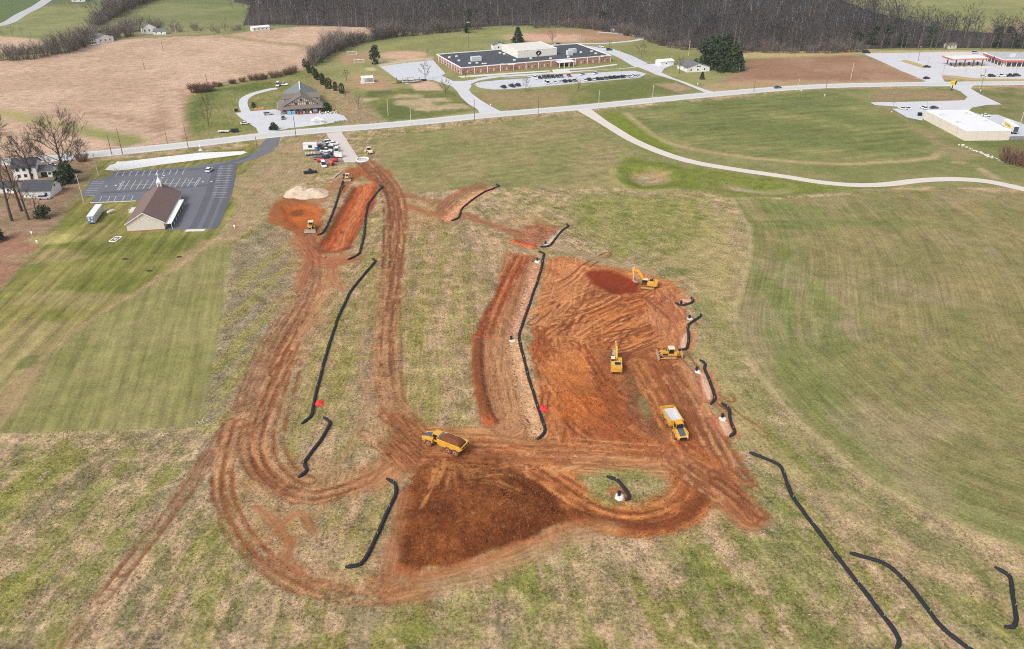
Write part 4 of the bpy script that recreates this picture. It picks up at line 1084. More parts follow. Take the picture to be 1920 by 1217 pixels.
# ================================================================ TREES AND SHRUBS
M_BARK = mat('bark_dark', lin(84, 74, 66), 0.95, 0.25, 0.8, obj_var=0.15)
M_BARK2 = mat('bark_grey', lin(108, 101, 97), 0.95, 0.25, 0.5, obj_var=0.22)
M_TWIG = mat('twigs_brown', lin(104, 90, 80), 0.95, 0.3, 0.5, obj_var=0.2)
M_BRSH = mat('twigs_brush', lin(116, 106, 100), 0.95, 0.3, 0.25, obj_var=0.3)
M_TWIGF = mat('twigs_forest', lin(72, 67, 68), 0.95, 0.35, 0.25, obj_var=0.28)
M_TWIGR = mat('twigs_reddish', lin(124, 96, 82), 0.95, 0.3, 0.4, obj_var=0.2)
M_EVER = mat('evergreen_needles', lin(60, 74, 50), 0.9, 0.45, 0.5, obj_var=0.2)
M_EVER2 = mat('arborvitae_needles', lin(58, 74, 42), 0.9, 0.4, 0.8, obj_var=0.2)

def rib(mb, p, q, w0, w1, rn):
    d = q - p
    s = d.cross(Vector((rn.uniform(-1, 1), rn.uniform(-1, 1), rn.uniform(-0.4, 0.4))))
    if s.length < 1e-6: return
    s.normalize()
    mb.add([p - s * w0, p + s * w0, q + s * w1, q - s * w1], [(0, 1, 2, 3)])

def bare_tree(seed, height, spread, hero=True, limbs=9, base=0.28, r0=None, sub=6, twigs=6, tw=0.03, ribs=True):
    """trunk with limbs (one mesh) and a crown of branches and twigs (another)"""
    rn = random.Random(seed)
    T, K = MB(), MB()
    r0 = r0 or height * 0.018
    top = Vector((rn.uniform(-.05, .05) * height, rn.uniform(-.05, .05) * height, height * 0.72))
    tp = [Vector((0, 0, -0.3)), Vector((top.x * .2, top.y * .2, height * .2)), Vector((top.x * .55, top.y * .55, height * .45)), top]
    T.tube(tp, [r0 * 1.25, r0, r0 * .72, r0 * .3], n=7 if hero else 5)
    def along(path, t):
        k = t * (len(path) - 1); i = min(int(k), len(path) - 2); f = k - i
        return path[i].lerp(path[i + 1], f)
    for i in range(limbs):
        t = base + (0.98 - base) * ((i + 0.5) / limbs)
        p = along(tp, t)
        az = i * 2.4 + rn.uniform(-.5, .5)
        up = 0.35 + 1.0 * t + rn.uniform(-.15, .15)
        L = spread * (1.15 - 0.55 * abs(t - 0.45) * 1.6) * rn.uniform(.8, 1.15)
        d = Vector((math.cos(az), math.sin(az), up)).normalized()
        q1 = p + d * L * .5 + Vector((0, 0, -0.02 * L)); d2 = (d + Vector((rn.uniform(-.3, .3), rn.uniform(-.3, .3), 0.35))).normalized()
        q2 = q1 + d2 * L * .5
        rr = r0 * (0.5 - 0.28 * t)
        lp = [p, q1, q2]
        T.tube(lp, [rr, rr * .6, rr * .22], n=5 if hero else 3)
        for j in range(sub):
            t2 = 0.3 + 0.7 * (j + rn.random()) / sub
            a = along(lp, t2)
            dd = (d + Vector((rn.uniform(-1, 1), rn.uniform(-1, 1), rn.uniform(-.15, .8))) * 0.85).normalized()
            l2 = L * 0.42 * rn.uniform(.6, 1.2)
            b = a + dd * l2
            if hero: K.tube([a, a.lerp(b, .5) + Vector((0, 0, .04 * l2)), b], [rr * .3, rr * .2, rr * .08], n=3)
            else: rib(K, a, b, rr * .45, rr * .2, rn)
            for k in range(twigs):
                c = a.lerp(b, rn.uniform(.25, 1.0))
                d3 = (dd + Vector((rn.uniform(-1, 1), rn.uniform(-1, 1), rn.uniform(-.3, .9)))).normalized()
                e = c + d3 * l2 * rn.uniform(.3, .7)
                rib(K, c, e, tw, tw * .4, rn)
                if hero:
                    for _ in range(2):
                        f = c.lerp(e, rn.uniform(.3, 1)); g = f + (d3 + Vector((rn.uniform(-1, 1), rn.uniform(-1, 1), rn.uniform(-.2, .8)))).normalized() * l2 * .3
                        rib(K, f, g, tw * .7, tw * .3, rn)
    return T, K

def tree_proto(seed, bark, twig, **k):
    T, K = bare_tree(seed, **k)
    return T.mesh('trunk', bark), K.mesh('crown', twig)

def put_tree(name, meshes, loc, label, cat, group=None, scale=1.0, rz=0.0, names=('trunk', 'crown'), lean=(0, 0), zs=None):
    e = empty(name, loc, rz, label, cat, group)
    e.scale = (scale, scale, zs if zs else scale)
    e.rotation_euler = (lean[0], lean[1], rz)
    for n, me in zip(names, meshes):
        o = bpy.data.objects.new(n, me); COL.objects.link(o); o.parent = e
    return e

def needles(seed, fn, n, size, droop=0.3):
    """leaf-sized faces through a crown volume; fn(rn) -> (point, outward)"""
    rn = random.Random(seed); K = MB()
    for _ in range(n):
        p, o = fn(rn)
        s = size * rn.uniform(.6, 1.4)
        u = Vector((rn.uniform(-1, 1), rn.uniform(-1, 1), rn.uniform(-1, 1))).normalized()
        d = (o + u * .8 + Vector((0, 0, -droop))).normalized()
        w = d.cross(u); w = w.normalized() if w.length > 1e-6 else Vector((1, 0, 0))
        K.add([p - w * s * .5, p + w * s * .5, p + d * s * 1.3 + w * s * .15, p + d * s * 1.3 - w * s * .15], [(0, 1, 2, 3)])
    return K

def cone_fn(h, r, z0=0.0, power=0.8, clump=0.25):
    def fn(rn):
        t = rn.random() ** 1.2; a = rn.uniform(0, 6.283)
        rad = r * (1 - t) ** power * (1 + clump * math.sin(a * 5 + t * 23)) * (rn.uniform(.55, 1.0))
        return Vector((math.cos(a) * rad, math.sin(a) * rad, z0 + t * h)), Vector((math.cos(a), math.sin(a), .25))
    return fn

def column_fn(h, r):
    def fn(rn):
        t = rn.random(); a = rn.uniform(0, 6.283)
        rad = r * min(1, 3.5 * (1 - t)) ** .6 * (0.75 + .25 * min(1, t * 5)) * rn.uniform(.75, 1.0) * (1 + .12 * math.sin(a * 4 + t * 9))
        return Vector((math.cos(a) * rad, math.sin(a) * rad, .1 + t * h)), Vector((math.cos(a), math.sin(a), .6))
    return fn

def clump_fn(h, r, seed, k=14, z0=1.0):
    rr = random.Random(seed); cs = []
    for _ in range(k):
        a = rr.uniform(0, 6.283); q = r * math.sqrt(rr.random()) * .8; z = z0 + rr.random() * (h - z0)
        f = 1 - .75 * max(0, (z / h - .55)) / .45
        cs.append((Vector((math.cos(a) * q * f, math.sin(a) * q * f, z)), r * rr.uniform(.28, .45)))
    def fn(rn):
        c, s = cs[rn.randrange(k)]
        d = Vector((rn.gauss(0, 1), rn.gauss(0, 1), rn.gauss(0, .8))).normalized()
        return c + d * s * rn.uniform(.7, 1.0), d
    return fn

def stick(h, r): return MB().tube([(0, 0, -.2), (0.02 * h, 0, h * .5), (0, 0, h * .95)], [r, r * .7, r * .2], n=5)

# --- the big bare oaks by the white house at the left
HERO = [tree_proto(101, M_BARK, M_TWIG, height=30, spread=12.5, limbs=14, sub=9, twigs=8, tw=.068, base=.24),
        tree_proto(102, M_BARK, M_TWIG, height=22, spread=9.0, limbs=12, sub=8, twigs=8, tw=.068, base=.3),
        tree_proto(103, M_BARK, M_TWIG, height=26, spread=7.0, limbs=9, sub=6, twigs=5, tw=.05, base=.42)]
put_tree("oak_tree", HERO[0], G(124, 342), "tallest bare spreading oak beside the white two-storey house", "tree", "bare oaks by the white house", 1.0, 0.6)
put_tree("oak_tree", HERO[1], G(60, 336), "round-headed bare oak rising behind the white house's dark roof", "tree", "bare oaks by the white house", 0.9, 2.0)
put_tree("oak_tree", HERO[1], G(149, 299), "short bare oak with thick stub trunk at the roadside", "tree", "bare oaks by the white house", 0.55, 4.0, zs=.42)
put_tree("oak_tree", HERO[0], G(-12, 322), "bare oak cut off by the photo's left edge near the road", "tree", "bare oaks by the white house", .85, 3.2)
put_tree("oak_tree", HERO[2], G(22, 414), "leaning bare tree nearest the camera in the house yard", "tree", "bare oaks by the white house", 1.0, 1.1)
put_tree("oak_tree", HERO[2], G(41, 396), "slim bare tree in front of the white garage's left end", "tree", "bare oaks by the white house", 1.05, 2.9)
put_tree("oak_tree", HERO[2], G(54, 412), "slim bare tree in front of the white garage's middle", "tree", "bare oaks by the white house", .8, 5.0)
put_tree("oak_tree", HERO[2], G(70, 408), "smallest slim bare tree beside the round dark shrub", "tree", "bare oaks by the white house", .45, .4)
# --- medium bare trees
MID = [tree_proto(201 + i, M_BARK, M_TWIG, height=11, spread=4.6, limbs=9, sub=5, twigs=5, tw=.05, base=.22) for i in range(3)]
for (px, py, s, lab) in [(797, 150, 1.05, "bare rounded tree at the edge of the play yard"), (836, 176, .85, "bare tree on the lawn west of the school drive"), (873, 146, .55, "small bare tree against the school's brick front"),
                         (986, 171, .78, "bare tree on the lawn below the dark parked cars"), (1035, 82, .95, "bare rounded tree behind the white gym"), (1084, 170, .7, "low reddish bare tree on the school's front lawn"),
                         (1203, 108, .95, "bare tree beside the lane east of the school"), (1143, 88, .5, "slim bare sapling by the back parking"), (1274, 138, 1.05, "bare tree in front of the low white house"),
                         (392, 238, 1.45, "tall narrow bare tree left of the barn shop lot"), (649, 186, .6, "small bare sapling below the arborvitae row"), (673, 204, .7, "bare sapling on the strip beside the green lawn"), (650, 152, .7, "bare tree behind the arborvitae row"), (802, 104, .45, "small bare tree between ball diamond and school"),
                         (1866, 60, 1.3, "left of two bare trees on the far right field"), (1895, 61, 1.3, "right of two bare trees on the far right field"), (306, 62, .8, "bare tree behind the far white house"), (520, 147, .5, "small bare tree in the brush behind the shop")]:
    m_ = MID[int(px) % 3]
    if "reddish" in lab: m_ = (MID[1][0], MID[1][1])
    e = put_tree("bare_tree", m_, G(px, py), lab, "tree", None, s, px * .7, zs=s * (1.4 if "narrow" in lab else 1))
    if "narrow" in lab: e.scale = (.75, .75, 1.6)
# --- evergreens
def ever(name, px, py, h, r, label, cat, n, size, kind='cone', group=None, seed=1):
    fn = cone_fn(h, r, .6) if kind == 'cone' else column_fn(h, r) if kind == 'col' else clump_fn(h, r, seed, 20, .5)
    key = (name, kind, round(h, 1), round(r, 1), seed)
    if key not in EV: EV[key] = (stick(h, r * .09).mesh('trunk', M_BARK), needles(seed, fn, n, size).mesh('crown', M_EVER2 if kind == 'col' else M_EVER))
    return put_tree(name, EV[key], G(px, py), label, cat, group, 1.0, px)
EV = {}
ever("pine_tree", 704, 120, 11.5, 3.6, "dark conifer standing alone by the play yard corner", "tree", 900, .9, 'clump', seed=3)
ever("spruce_tree", 971, 80, 11, 4.6, "dark green conifer behind the school's gym", "tree", 1100, .8, 'cone', seed=4)
for i, (px, py, h, r) in enumerate([(1322, 128, 17, 8.5), (1350, 133, 16, 7.5), (1376, 133, 15, 7.0), (1338, 112, 16, 8.0), (1362, 120, 17, 8.0)]):
    ever("evergreen_tree", px, py, h, r, ["leftmost", "front middle", "rightmost", "back left", "back middle"][i] + " dark evergreen of the clump beside the low white house", "tree", 1350, 1.15, 'clump', "evergreens by the low white house", seed=20 + i)
for i in range(11):
    t = i / 10.0
    px, py = 572 + 36 * t + 3 * math.sin(i * 1.7), 128 + 31 * t
    if i == 0: px, py = 571, 126
    ever("arborvitae", px, py, 5.2 + .5 * math.sin(i * 2.3), 1.15, f"{['first', 'second', 'third', 'fourth', 'fifth', 'sixth', 'seventh', 'eighth', 'ninth', 'tenth', 'eleventh'][i]} arborvitae from the far end of the close-set dark row", "shrub", 420, .42, 'col', "close-set arborvitae row", seed=1 + i % 3)
ever("arborvitae", 616, 166, 6.2, 1.9, "broad brownish arborvitae at the near end of the close row", "shrub", 520, .5, 'col', seed=5)
ever("arborvitae", 629, 170, 5.2, 1.0, "slim dark arborvitae standing alone in the middle", "shrub", 420, .42, 'col', seed=6)
ever("arborvitae", 641, 175, 5.8, 1.4, "last dark arborvitae nearest the road, standing alone", "shrub", 480, .45, 'col', seed=7)
ever("round_shrub", 513, 243, 3.0, 2.4, "round clipped dark shrub at the shop lot's road corner", "shrub", 700, .4, 'clump', seed=8)
ever("round_shrub", 476, 203, 3.0, 1.5, "small dark conical shrub by the shop lane", "shrub", 400, .4, 'clump', seed=9)
ever("round_shrub", 83, 408, 4.2, 3.2, "large round dark shrub in the house yard", "shrub", 900, .45, 'clump', seed=10)
ever("pine_tree", 126, 344, 8.0, 3.8, "dark low pine beneath the tallest oak", "tree", 900, .9, 'clump', seed=11)
ever("pine_tree", -6, 452, 6.0, 2.8, "small dark conifer cut by the left edge of the yard", "tree", 700, .6, 'cone', seed=12)
ever("small_spruce", 1316, 149, 4.0, 1.4, "small dark spruce in the low white house's yard", "tree", 350, .45, 'cone', seed=13)
ever("round_shrub", 613, 209, 4.2, 2.6, "dark green shrub at the barn shop's right corner", "shrub", 600, .5, 'clump', seed=14)
ever("dark_bush", 877, 62, 9.0, 2.6, "dark ivy-clad tree behind the floodlight pole", "tree", 500, .8, 'clump', seed=15)
ever("dark_bush", 1894, 62, 4.0, 4.0, "dark bush beneath the right bare tree on the far field", "shrub", 500, .8, 'clump', seed=16)

# --- brush: bare hedge shrubs
def brush(seed, h, r, n=90, w=.05, branch=3):
    rn = random.Random(seed); S, K = MB(), MB()
    for i in range(n):
        a = rn.uniform(0, 6.283); q = r * .55 * math.sqrt(rn.random())
        p = Vector((math.cos(a) * q, math.sin(a) * q, -.1)); d = Vector((math.cos(a) * rn.uniform(.1, .7), math.sin(a) * rn.uniform(.1, .7), 1)).normalized()
        e = p + d * h * rn.uniform(.55, 1.05)
        rib(S, p, e, w * 1.4, w * .5, rn)
        for _ in range(branch):
            c = p.lerp(e, rn.uniform(.35, .95)); f = c + (d + Vector((rn.uniform(-1, 1), rn.uniform(-1, 1), rn.uniform(-.2, .8)))).normalized() * h * rn.uniform(.2, .4)
            rib(K, c, f, w, w * .4, rn)
    return S.mesh('stems', M_BRSH), K.mesh('twigs', M_BRSH)
BR = [brush(300 + i, 4.5, 3.0) for i in range(3)]
BRR = []
for i in range(2):
    a, b = brush(320 + i, 3.4, 2.8, 110)
    a.materials.clear(); b.materials.clear(); a.materials.append(M_TWIGR); b.materials.append(M_TWIGR); BRR.append((a, b))
def hedge(px_line, step, scale, label, group, reps=BR, jitter=2.0, seed=1):
    rn = random.Random(seed); w = smooth_line(PX(px_line), 4)
    seg = np.hypot(*np.diff(w, axis=0).T); cum = np.concatenate([[0], np.cumsum(seg)])
    for s in np.arange(0, cum[-1], step):
        x = np.interp(s, cum, w[:, 0]) + rn.uniform(-jitter, jitter); y = np.interp(s, cum, w[:, 1]) + rn.uniform(-jitter, jitter)
        k = scale * rn.uniform(.6, 1.45)
        put_tree("brush_shrub", reps[rn.randrange(len(reps))], onground((x, y)), label, "shrub", group, k, rn.uniform(0, 6), names=('stems', 'twigs'))
THK = [brush(340 + i, 5.5 + i * 1.8, 4.8, 34 + 8 * i, .07, 4) for i in range(5)]
hedge([(366, 172), (390, 166), (430, 158), (480, 150), (520, 144), (560, 134)], 5.0, .95, "bare brown brush along the stubble field behind the barn shop", "brush behind the barn shop", BRR, 2.0, 2)
hedge([(372, 170), (376, 174), (400, 168)], 3.5, 1.3, "dense bare bush at the brush line's left end", "dense bushes at the brush line's end", BRR, 1.5, 3)
hedge([(157, 302), (162, 300)], 3, 1.3, "low dark bare bush by the road beside the stub oak", "roadside bush by the stub oak", BRR, .5, 4)
hedge([(1893, 306), (1908, 308), (1920, 312)], 2.2, 1.75, "reddish bare thicket at right edge below the flat-roofed store", "reddish thicket below the store", BRR, 2.5, 5)
hedge([(592, 200), (600, 206), (608, 204)], 2.5, 1.2, "dark bare shrubs hugging the barn shop's right wall", "shrubs at the barn shop wall", BRR, .8, 6)
# --- wood behind the school: front trees one by one, the rest a mass
FT = []
for i in range(6):
    T_, K_ = bare_tree(400 + i, height=19, spread=5.4 + .6 * i, hero=False, limbs=10, sub=3, twigs=5, tw=.085, base=.3, r0=.32)
    FT.append((T_, K_))
FTM = [(T_.mesh('trunk', M_BARK2), K_.mesh('crown', M_TWIGF)) for T_, K_ in FT]
def in_poly(w, x, y):
    c = False; n = len(w)
    for i in range(n):
        x1, y1 = w[i]; x2, y2 = w[(i + 1) % n]
        if (y1 > y) != (y2 > y) and x < (x2 - x1) * (y - y1) / (y2 - y1) + x1: c = not c
    return c
rnf = random.Random(77)
def row(px_line, step, label, group, smin=.65, smax=1.2, jit=5.0, rows=1, gap=7.0):
    w = smooth_line(PX(px_line), 4); seg = np.hypot(*np.diff(w, axis=0).T); cum = np.concatenate([[0], np.cumsum(seg)])
    for r in range(rows):
        for s in np.arange(r * 2.0, cum[-1], step):
            x = np.interp(s, cum, w[:, 0]) + rnf.uniform(-jit, jit); y = np.interp(s, cum, w[:, 1]) + rnf.uniform(-jit, jit) + r * gap
            k = rnf.uniform(smin, smax)
            put_tree("wood_tree", FTM[rnf.randrange(6)], (x, y, 0), label, "tree", group, k, rnf.uniform(0, 6.28), zs=k * rnf.uniform(.85, 1.2))
row([(462, 50), (520, 48), (600, 49), (700, 53), (775, 63), (860, 56), (940, 50), (1040, 49), (1130, 57), (1200, 68), (1250, 85), (1320, 93), (1420, 97), (1560, 97), (1625, 93)], 7.2, "bare grey tree in the front rows of the long wood", "front trees of the wood", rows=2, gap=14)
row([(1640, 91), (1700, 91), (1800, 91), (1960, 93)], 5.6, "bare grey tree of the belt behind the fuel station", "tree belt behind the fuel station", .65, .95, rows=1)
row([(15, 112), (50, 112), (90, 104), (130, 96), (165, 82), (210, 72), (250, 66), (290, 60)], 6.0, "low bare tree of the belt along the stubble's upper left edge", "tree belt at the stubble's upper left", .45, .8)
row([(180, 50), (200, 40), (220, 26), (250, 14), (290, 2)], 6.5, "bare tree of the wooded valley between the far left fields", "valley trees at the far left", .6, 1.0)
row([(300, 62), (350, 60), (400, 62), (430, 58), (455, 56)], 9, "small bare tree of the gappy line behind the far white house", "line behind the far white house", .4, .65)
row([(0, 68), (60, 68), (130, 64), (180, 58)], 10, "low bare scrub tree along the far left field edge", "scrub on the far left field edge", .25, .42)
row([(588, 124), (598, 116), (612, 104), (640, 92), (680, 80), (730, 70), (780, 66), (840, 60)], 4.2, "dense bare thicket tree curving from wood to arborvitae row", "curving thicket by the playing field", .38, .7, jit=3.5)
for ln, st_, k_, lab_, grp_ in (
    ([(588, 124), (598, 116), (612, 104), (640, 92), (680, 80), (730, 70), (780, 66), (840, 60), (900, 55)], 4.4, .85, "grey bare brush filling the thicket by the playing field", "brush in the curving thicket"),
    ([(592, 118), (604, 106), (640, 88), (690, 76), (760, 66)], 5.0, .95, "grey bare brush at the back of the playing field thicket", "brush at the thicket's back"),
    ([(10, 113), (50, 112), (90, 105), (130, 96), (165, 84), (210, 73), (250, 67)], 5.0, .95, "grey bare brush along the stubble's upper left edge", "brush at the stubble's upper left"),
    ([(20, 104), (70, 100), (130, 86), (190, 70), (240, 60), (300, 58)], 6.0, 1.0, "grey bare brush behind the stubble's upper left belt", "brush behind the upper left belt"),
    ([(176, 52), (200, 40), (220, 26), (250, 13), (290, 0)], 6.0, 1.1, "grey bare brush filling the far left valley", "brush in the far left valley"),
    ([(186, 46), (210, 30), (240, 14), (280, -2)], 7.0, 1.2, "grey bare brush on the far left valley's left slope", "brush on the valley's left slope"),
    ([(300, 60), (360, 58), (420, 60), (455, 54)], 9.0, .7, "low grey brush behind the far white farmhouse", "brush behind the far farmhouse"),
    ([(1000, 52), (1080, 52), (1140, 60), (1210, 74), (1260, 90), (1340, 96), (1450, 99), (1560, 99), (1620, 96)], 4.6, .7, "low brown brush at the foot of the long wood", "brush at the foot of the wood")):
    hedge(ln, st_, k_, lab_, grp_, THK, 2.5, int(st_ * 10))
row([(440, 16), (470, 14), (500, 10)], 8, "bare tree at the wood's upper left tip", "wood's upper left tip", .7, .9)
for i, (px, py) in enumerate([(1606, 86), (1636, 84), (1660, 84), (1690, 86), (1745, 86), (1866, 88), (1900, 88), (1128, 54), (880, 50)]):
    ever("wood_pine", px, py, 11 + 2 * (i % 3), 4.0, ["first", "second", "third", "fourth", "fifth", "sixth", "seventh", "eighth", "ninth"][i] + " dark evergreen of those scattered in the bare wood", "tree", 500, 1.1, 'clump', "evergreens in the wood", seed=50 + i % 3)
# mass behind the front row
fw = PX(FOREST)
pts = []
for _ in range(9000):
    x, y = rnf.uniform(fw[:, 0].min(), fw[:, 0].max()), rnf.uniform(fw[:, 1].min(), P(960, -36).y)
    if in_poly(fw, x, y):
        far = (y - 600) / 400
        if rnf.random() < 1 - .45 * max(0, min(1, far)): pts.append((x, y))
    if len(pts) >= 1650: break
Tn = []
for T_, K_ in FT:
    v = np.array(T_.v + K_.v); f = []
    tn = len(T_.v)
    tris = []
    for q in T_.f: 
        for a in range(1, len(q) - 1): tris.append((q[0], q[a], q[a + 1], 0))
    for q in K_.f:
        for a in range(1, len(q) - 1): tris.append((q[0] + tn, q[a] + tn, q[a + 1] + tn, 1))
    Tn.append((v, np.array(tris)))
V_, F_, Mi, Tint = [], [], [], []
off = 0
for (x, y) in pts:
    v, t = Tn[rnf.randrange(6)]
    a = rnf.uniform(0, 6.28); k = rnf.uniform(.65, 1.3); kz = k * rnf.uniform(.7, 1.2)
    c, s = math.cos(a), math.sin(a)
    vv = np.stack([(v[:, 0] * c - v[:, 1] * s) * k + x, (v[:, 0] * s + v[:, 1] * c) * k + y, v[:, 2] * kz], -1)
    V_.append(vv); F_.append(t[:, :3] + off); Mi.append(t[:, 3]); off += len(v)
    tint = min(2.6, math.exp(rnf.gauss(.12, .42))); warm = rnf.gauss(.04, .09) + (.3 if rnf.random() < .04 else 0)
    Tint.append(np.tile([tint * (1 + warm), tint, tint * (1 - warm), 1.0], (len(v), 1)))
V_ = np.concatenate(V_); F_ = np.concatenate(F_); Mi = np.concatenate(Mi); Tint = np.concatenate(Tint)
me = bpy.data.meshes.new("wood")
me.vertices.add(len(V_)); me.vertices.foreach_set('co', V_.reshape(-1).astype(np.float32))
me.loops.add(len(F_) * 3); me.loops.foreach_set('vertex_index', F_.reshape(-1).astype(np.int32))
me.polygons.add(len(F_)); me.polygons.foreach_set('loop_start', np.arange(0, len(F_) * 3, 3, dtype=np.int32))
me.polygons.foreach_set('material_index', Mi.astype(np.int32))
me.update(calc_edges=True)
at_ = me.attributes.new('tint', 'FLOAT_COLOR', 'POINT'); at_.data.foreach_set('color', Tint.reshape(-1).astype(np.float32))
for nm, rgb in (('wood_bark', lin(94, 89, 87)), ('wood_twigs', lin(50, 48, 51))):
    m = bpy.data.materials.new(nm); m.use_nodes = True; nt = m.node_tree; b = nt.nodes['Principled BSDF']; b.inputs['Roughness'].default_value = .95
    a = nt.nodes.new("ShaderNodeAttribute"); a.attribute_name = 'tint'
    v = nt.nodes.new("ShaderNodeVectorMath"); v.operation = 'MULTIPLY'; v.inputs[1].default_value = rgb
    nt.links.new(a.outputs['Color'], v.inputs[0]); nt.links.new(v.outputs['Vector'], b.inputs['Base Color'])
    me.materials.append(m)
wood = bpy.data.objects.new("wood", me); COL.objects.link(wood)
tag(wood, "deep mass of bare grey winter wood behind the school", "wood", kind='stuff')
# ================================================================ BUILDINGS
M_BRICK = mat('red_brick', lin(168, 120, 104), .9, .12, 3)
M_CREAM = mat('cream_siding', lin(214, 206, 194), .8, .05, .6)
M_WSID = mat('white_siding', lin(232, 232, 230), .75, .05, .5)
M_TRIM = mat('white_trim', lin(240, 240, 238), .7, .03, 1)
M_GLASS = mat('window_glass', lin(48, 54, 62), .15, .1, 1, spec=.6)
M_RBLK = mat('dark_flat_roof', lin(74, 78, 86), .9, .12, .12)
M_RWHT = mat('white_membrane_roof', lin(228, 228, 232), .7, .05, .15)
M_RGYM = mat('gym_roof', lin(216, 212, 204), .8, .06, .12)
M_GYM = mat('gym_panel', lin(232, 228, 216), .8, .03, .2)
M_RBRN = mat('brown_shingle_roof', lin(126, 104, 99), .95, .14, .6, streak=(1, 1, 6))
M_RGRY = mat('grey_shingle_roof', lin(112, 112, 116), .95, .14, .6, streak=(1, 1, 6))
M_RDRK = mat('dark_shingle_roof', lin(76, 78, 86), .95, .16, .6, streak=(1, 1, 6))
M_RGRN = mat('green_grey_shingle_roof', lin(122, 128, 126), .95, .1, .5, streak=(1, 1, 6))
M_RTAN = mat('taupe_shingle_roof', lin(126, 114, 108), .95, .12, .6, streak=(1, 1, 6))
M_BEIGE = mat('beige_metal_wall', lin(224, 214, 202), .7, .04, .3)
M_RED = mat('red_fascia', lin(184, 62, 54), .6, .06, 1)
M_RED2 = mat('faded_red_fascia', lin(190, 96, 84), .6, .06, 1)
M_BLK = mat('black_paint', lin(34, 34, 38), .6, .1, 1)
M_GREYM = mat('grey_metal', lin(150, 152, 156), .5, .08, 1, metal=.3)
M_LGREY = mat('light_grey_metal', lin(205, 208, 210), .5, .06, 1)
M_WOOD = mat('brown_wood', lin(112, 84, 62), .9, .2, 2)
M_STUC = mat('stucco', lin(206, 192, 174), .9, .06, 1)
M_YEL = mat('sign_yellow', lin(244, 214, 60), .5, .04, 1)
M_POLE = mat('pole_wood', lin(128, 112, 96), .95, .2, 1, obj_var=.2)
M_POLEW = mat('pole_pale', lin(206, 196, 176), .9, .1, 1)

def frame(A, B, D):
    """right-angled frame from three ground corners: origin A, x towards B, y towards D; returns matrix, length, depth"""
    u = Vector((B.x - A.x, B.y - A.y, 0)); L = u.length; u.normalize()
    v = Vector((-u.y, u.x, 0))
    dep = (Vector((D.x, D.y, 0)) - Vector((A.x, A.y, 0))).dot(v)
    return A, math.atan2(u.y, u.x), L, dep

def win(parent, x0, x1, z0, z1, y, face=-1, frame_m=None, name="window", thick=.06):
    """window on a wall in the x-z plane at y, facing -y (face=-1) or +y"""
    f = MB().box(x0 - .1, x1 + .1, min(y, y + face * thick), max(y, y + face * thick), z0 - .1, z1 + .1).build(name, frame_m or M_TRIM, parent)
    MB().box(x0, x1, min(y + face * thick, y + face * (thick + .03)), max(y + face * thick, y + face * (thick + .03)), z0, z1).build("pane", M_GLASS, f)
    return f
def winx(parent, y0, y1, z0, z1, x, face=1, name="window"):
    f = MB().box(min(x, x + face * .06), max(x, x + face * .06), y0 - .1, y1 + .1, z0 - .1, z1 + .1).build(name, M_TRIM, parent)
    MB().box(min(x + face * .06, x + face * .09), max(x + face * .06, x + face * .09), y0, y1, z0, z1).build("pane", M_GLASS, f)
    return f

def gable(parent, x0, x1, y0, y1, zw, zr, wall, roof, over=.5, ridge='y', thick=.25):
    """walls plus a gable roof with overhang, ridge along y or x"""
    W = MB()
    if ridge == 'y':
        xm = (x0 + x1) / 2
        W.add([(x0, y0, -.4), (x1, y0, -.4), (x1, y0, zw), (xm, y0, zr), (x0, y0, zw), (x0, y1, -.4), (x1, y1, -.4), (x1, y1, zw), (xm, y1, zr), (x0, y1, zw)],
              [(0, 1, 2, 3, 4), (9, 8, 7, 6, 5), (0, 4, 9, 5), (1, 6, 7, 2)])
        sl = (zr - zw) / (xm - x0)
        Rf = MB()
        for s, xe in ((-1, x0), (1, x1)):
            xo = xe + s * over; zo = zw - sl * over
            Rf.add([(xo, y0 - over, zo + .02), (xm, y0 - over, zr + .02), (xm, y1 + over, zr + .02), (xo, y1 + over, zo + .02),
                    (xo, y0 - over, zo + thick), (xm, y0 - over, zr + thick), (xm, y1 + over, zr + thick), (xo, y1 + over, zo + thick)],
                   [(0, 1, 2, 3), (4, 5, 6, 7), (0, 4, 5, 1), (2, 6, 7, 3), (0, 3, 7, 4)])
    else:
        ym = (y0 + y1) / 2
        W.add([(x0, y0, -.4), (x0, y1, -.4), (x0, y1, zw), (x0, ym, zr), (x0, y0, zw), (x1, y0, -.4), (x1, y1, -.4), (x1, y1, zw), (x1, ym, zr), (x1, y0, zw)],
              [(4, 3, 2, 1, 0), (5, 6, 7, 8, 9), (0, 5, 9, 4), (1, 2, 7, 6)])
        sl = (zr - zw) / (ym - y0)
        Rf = MB()
        for s, ye in ((-1, y0), (1, y1)):
            yo = ye + s * over; zo = zw - sl * over
            Rf.add([(x0 - over, yo, zo + .02), (x0 - over, ym, zr + .02), (x1 + over, ym, zr + .02), (x1 + over, yo, zo + .02),
                    (x0 - over, yo, zo + thick), (x0 - over, ym, zr + thick), (x1 + over, ym, zr + thick), (x1 + over, yo, zo + thick)],
                   [(0, 1, 2, 3), (4, 5, 6, 7), (0, 4, 5, 1), (2, 6, 7, 3), (0, 3, 7, 4)])
    w = W.build("wall", wall, parent)
    r = Rf.build("roof", roof, parent)
    return w, r

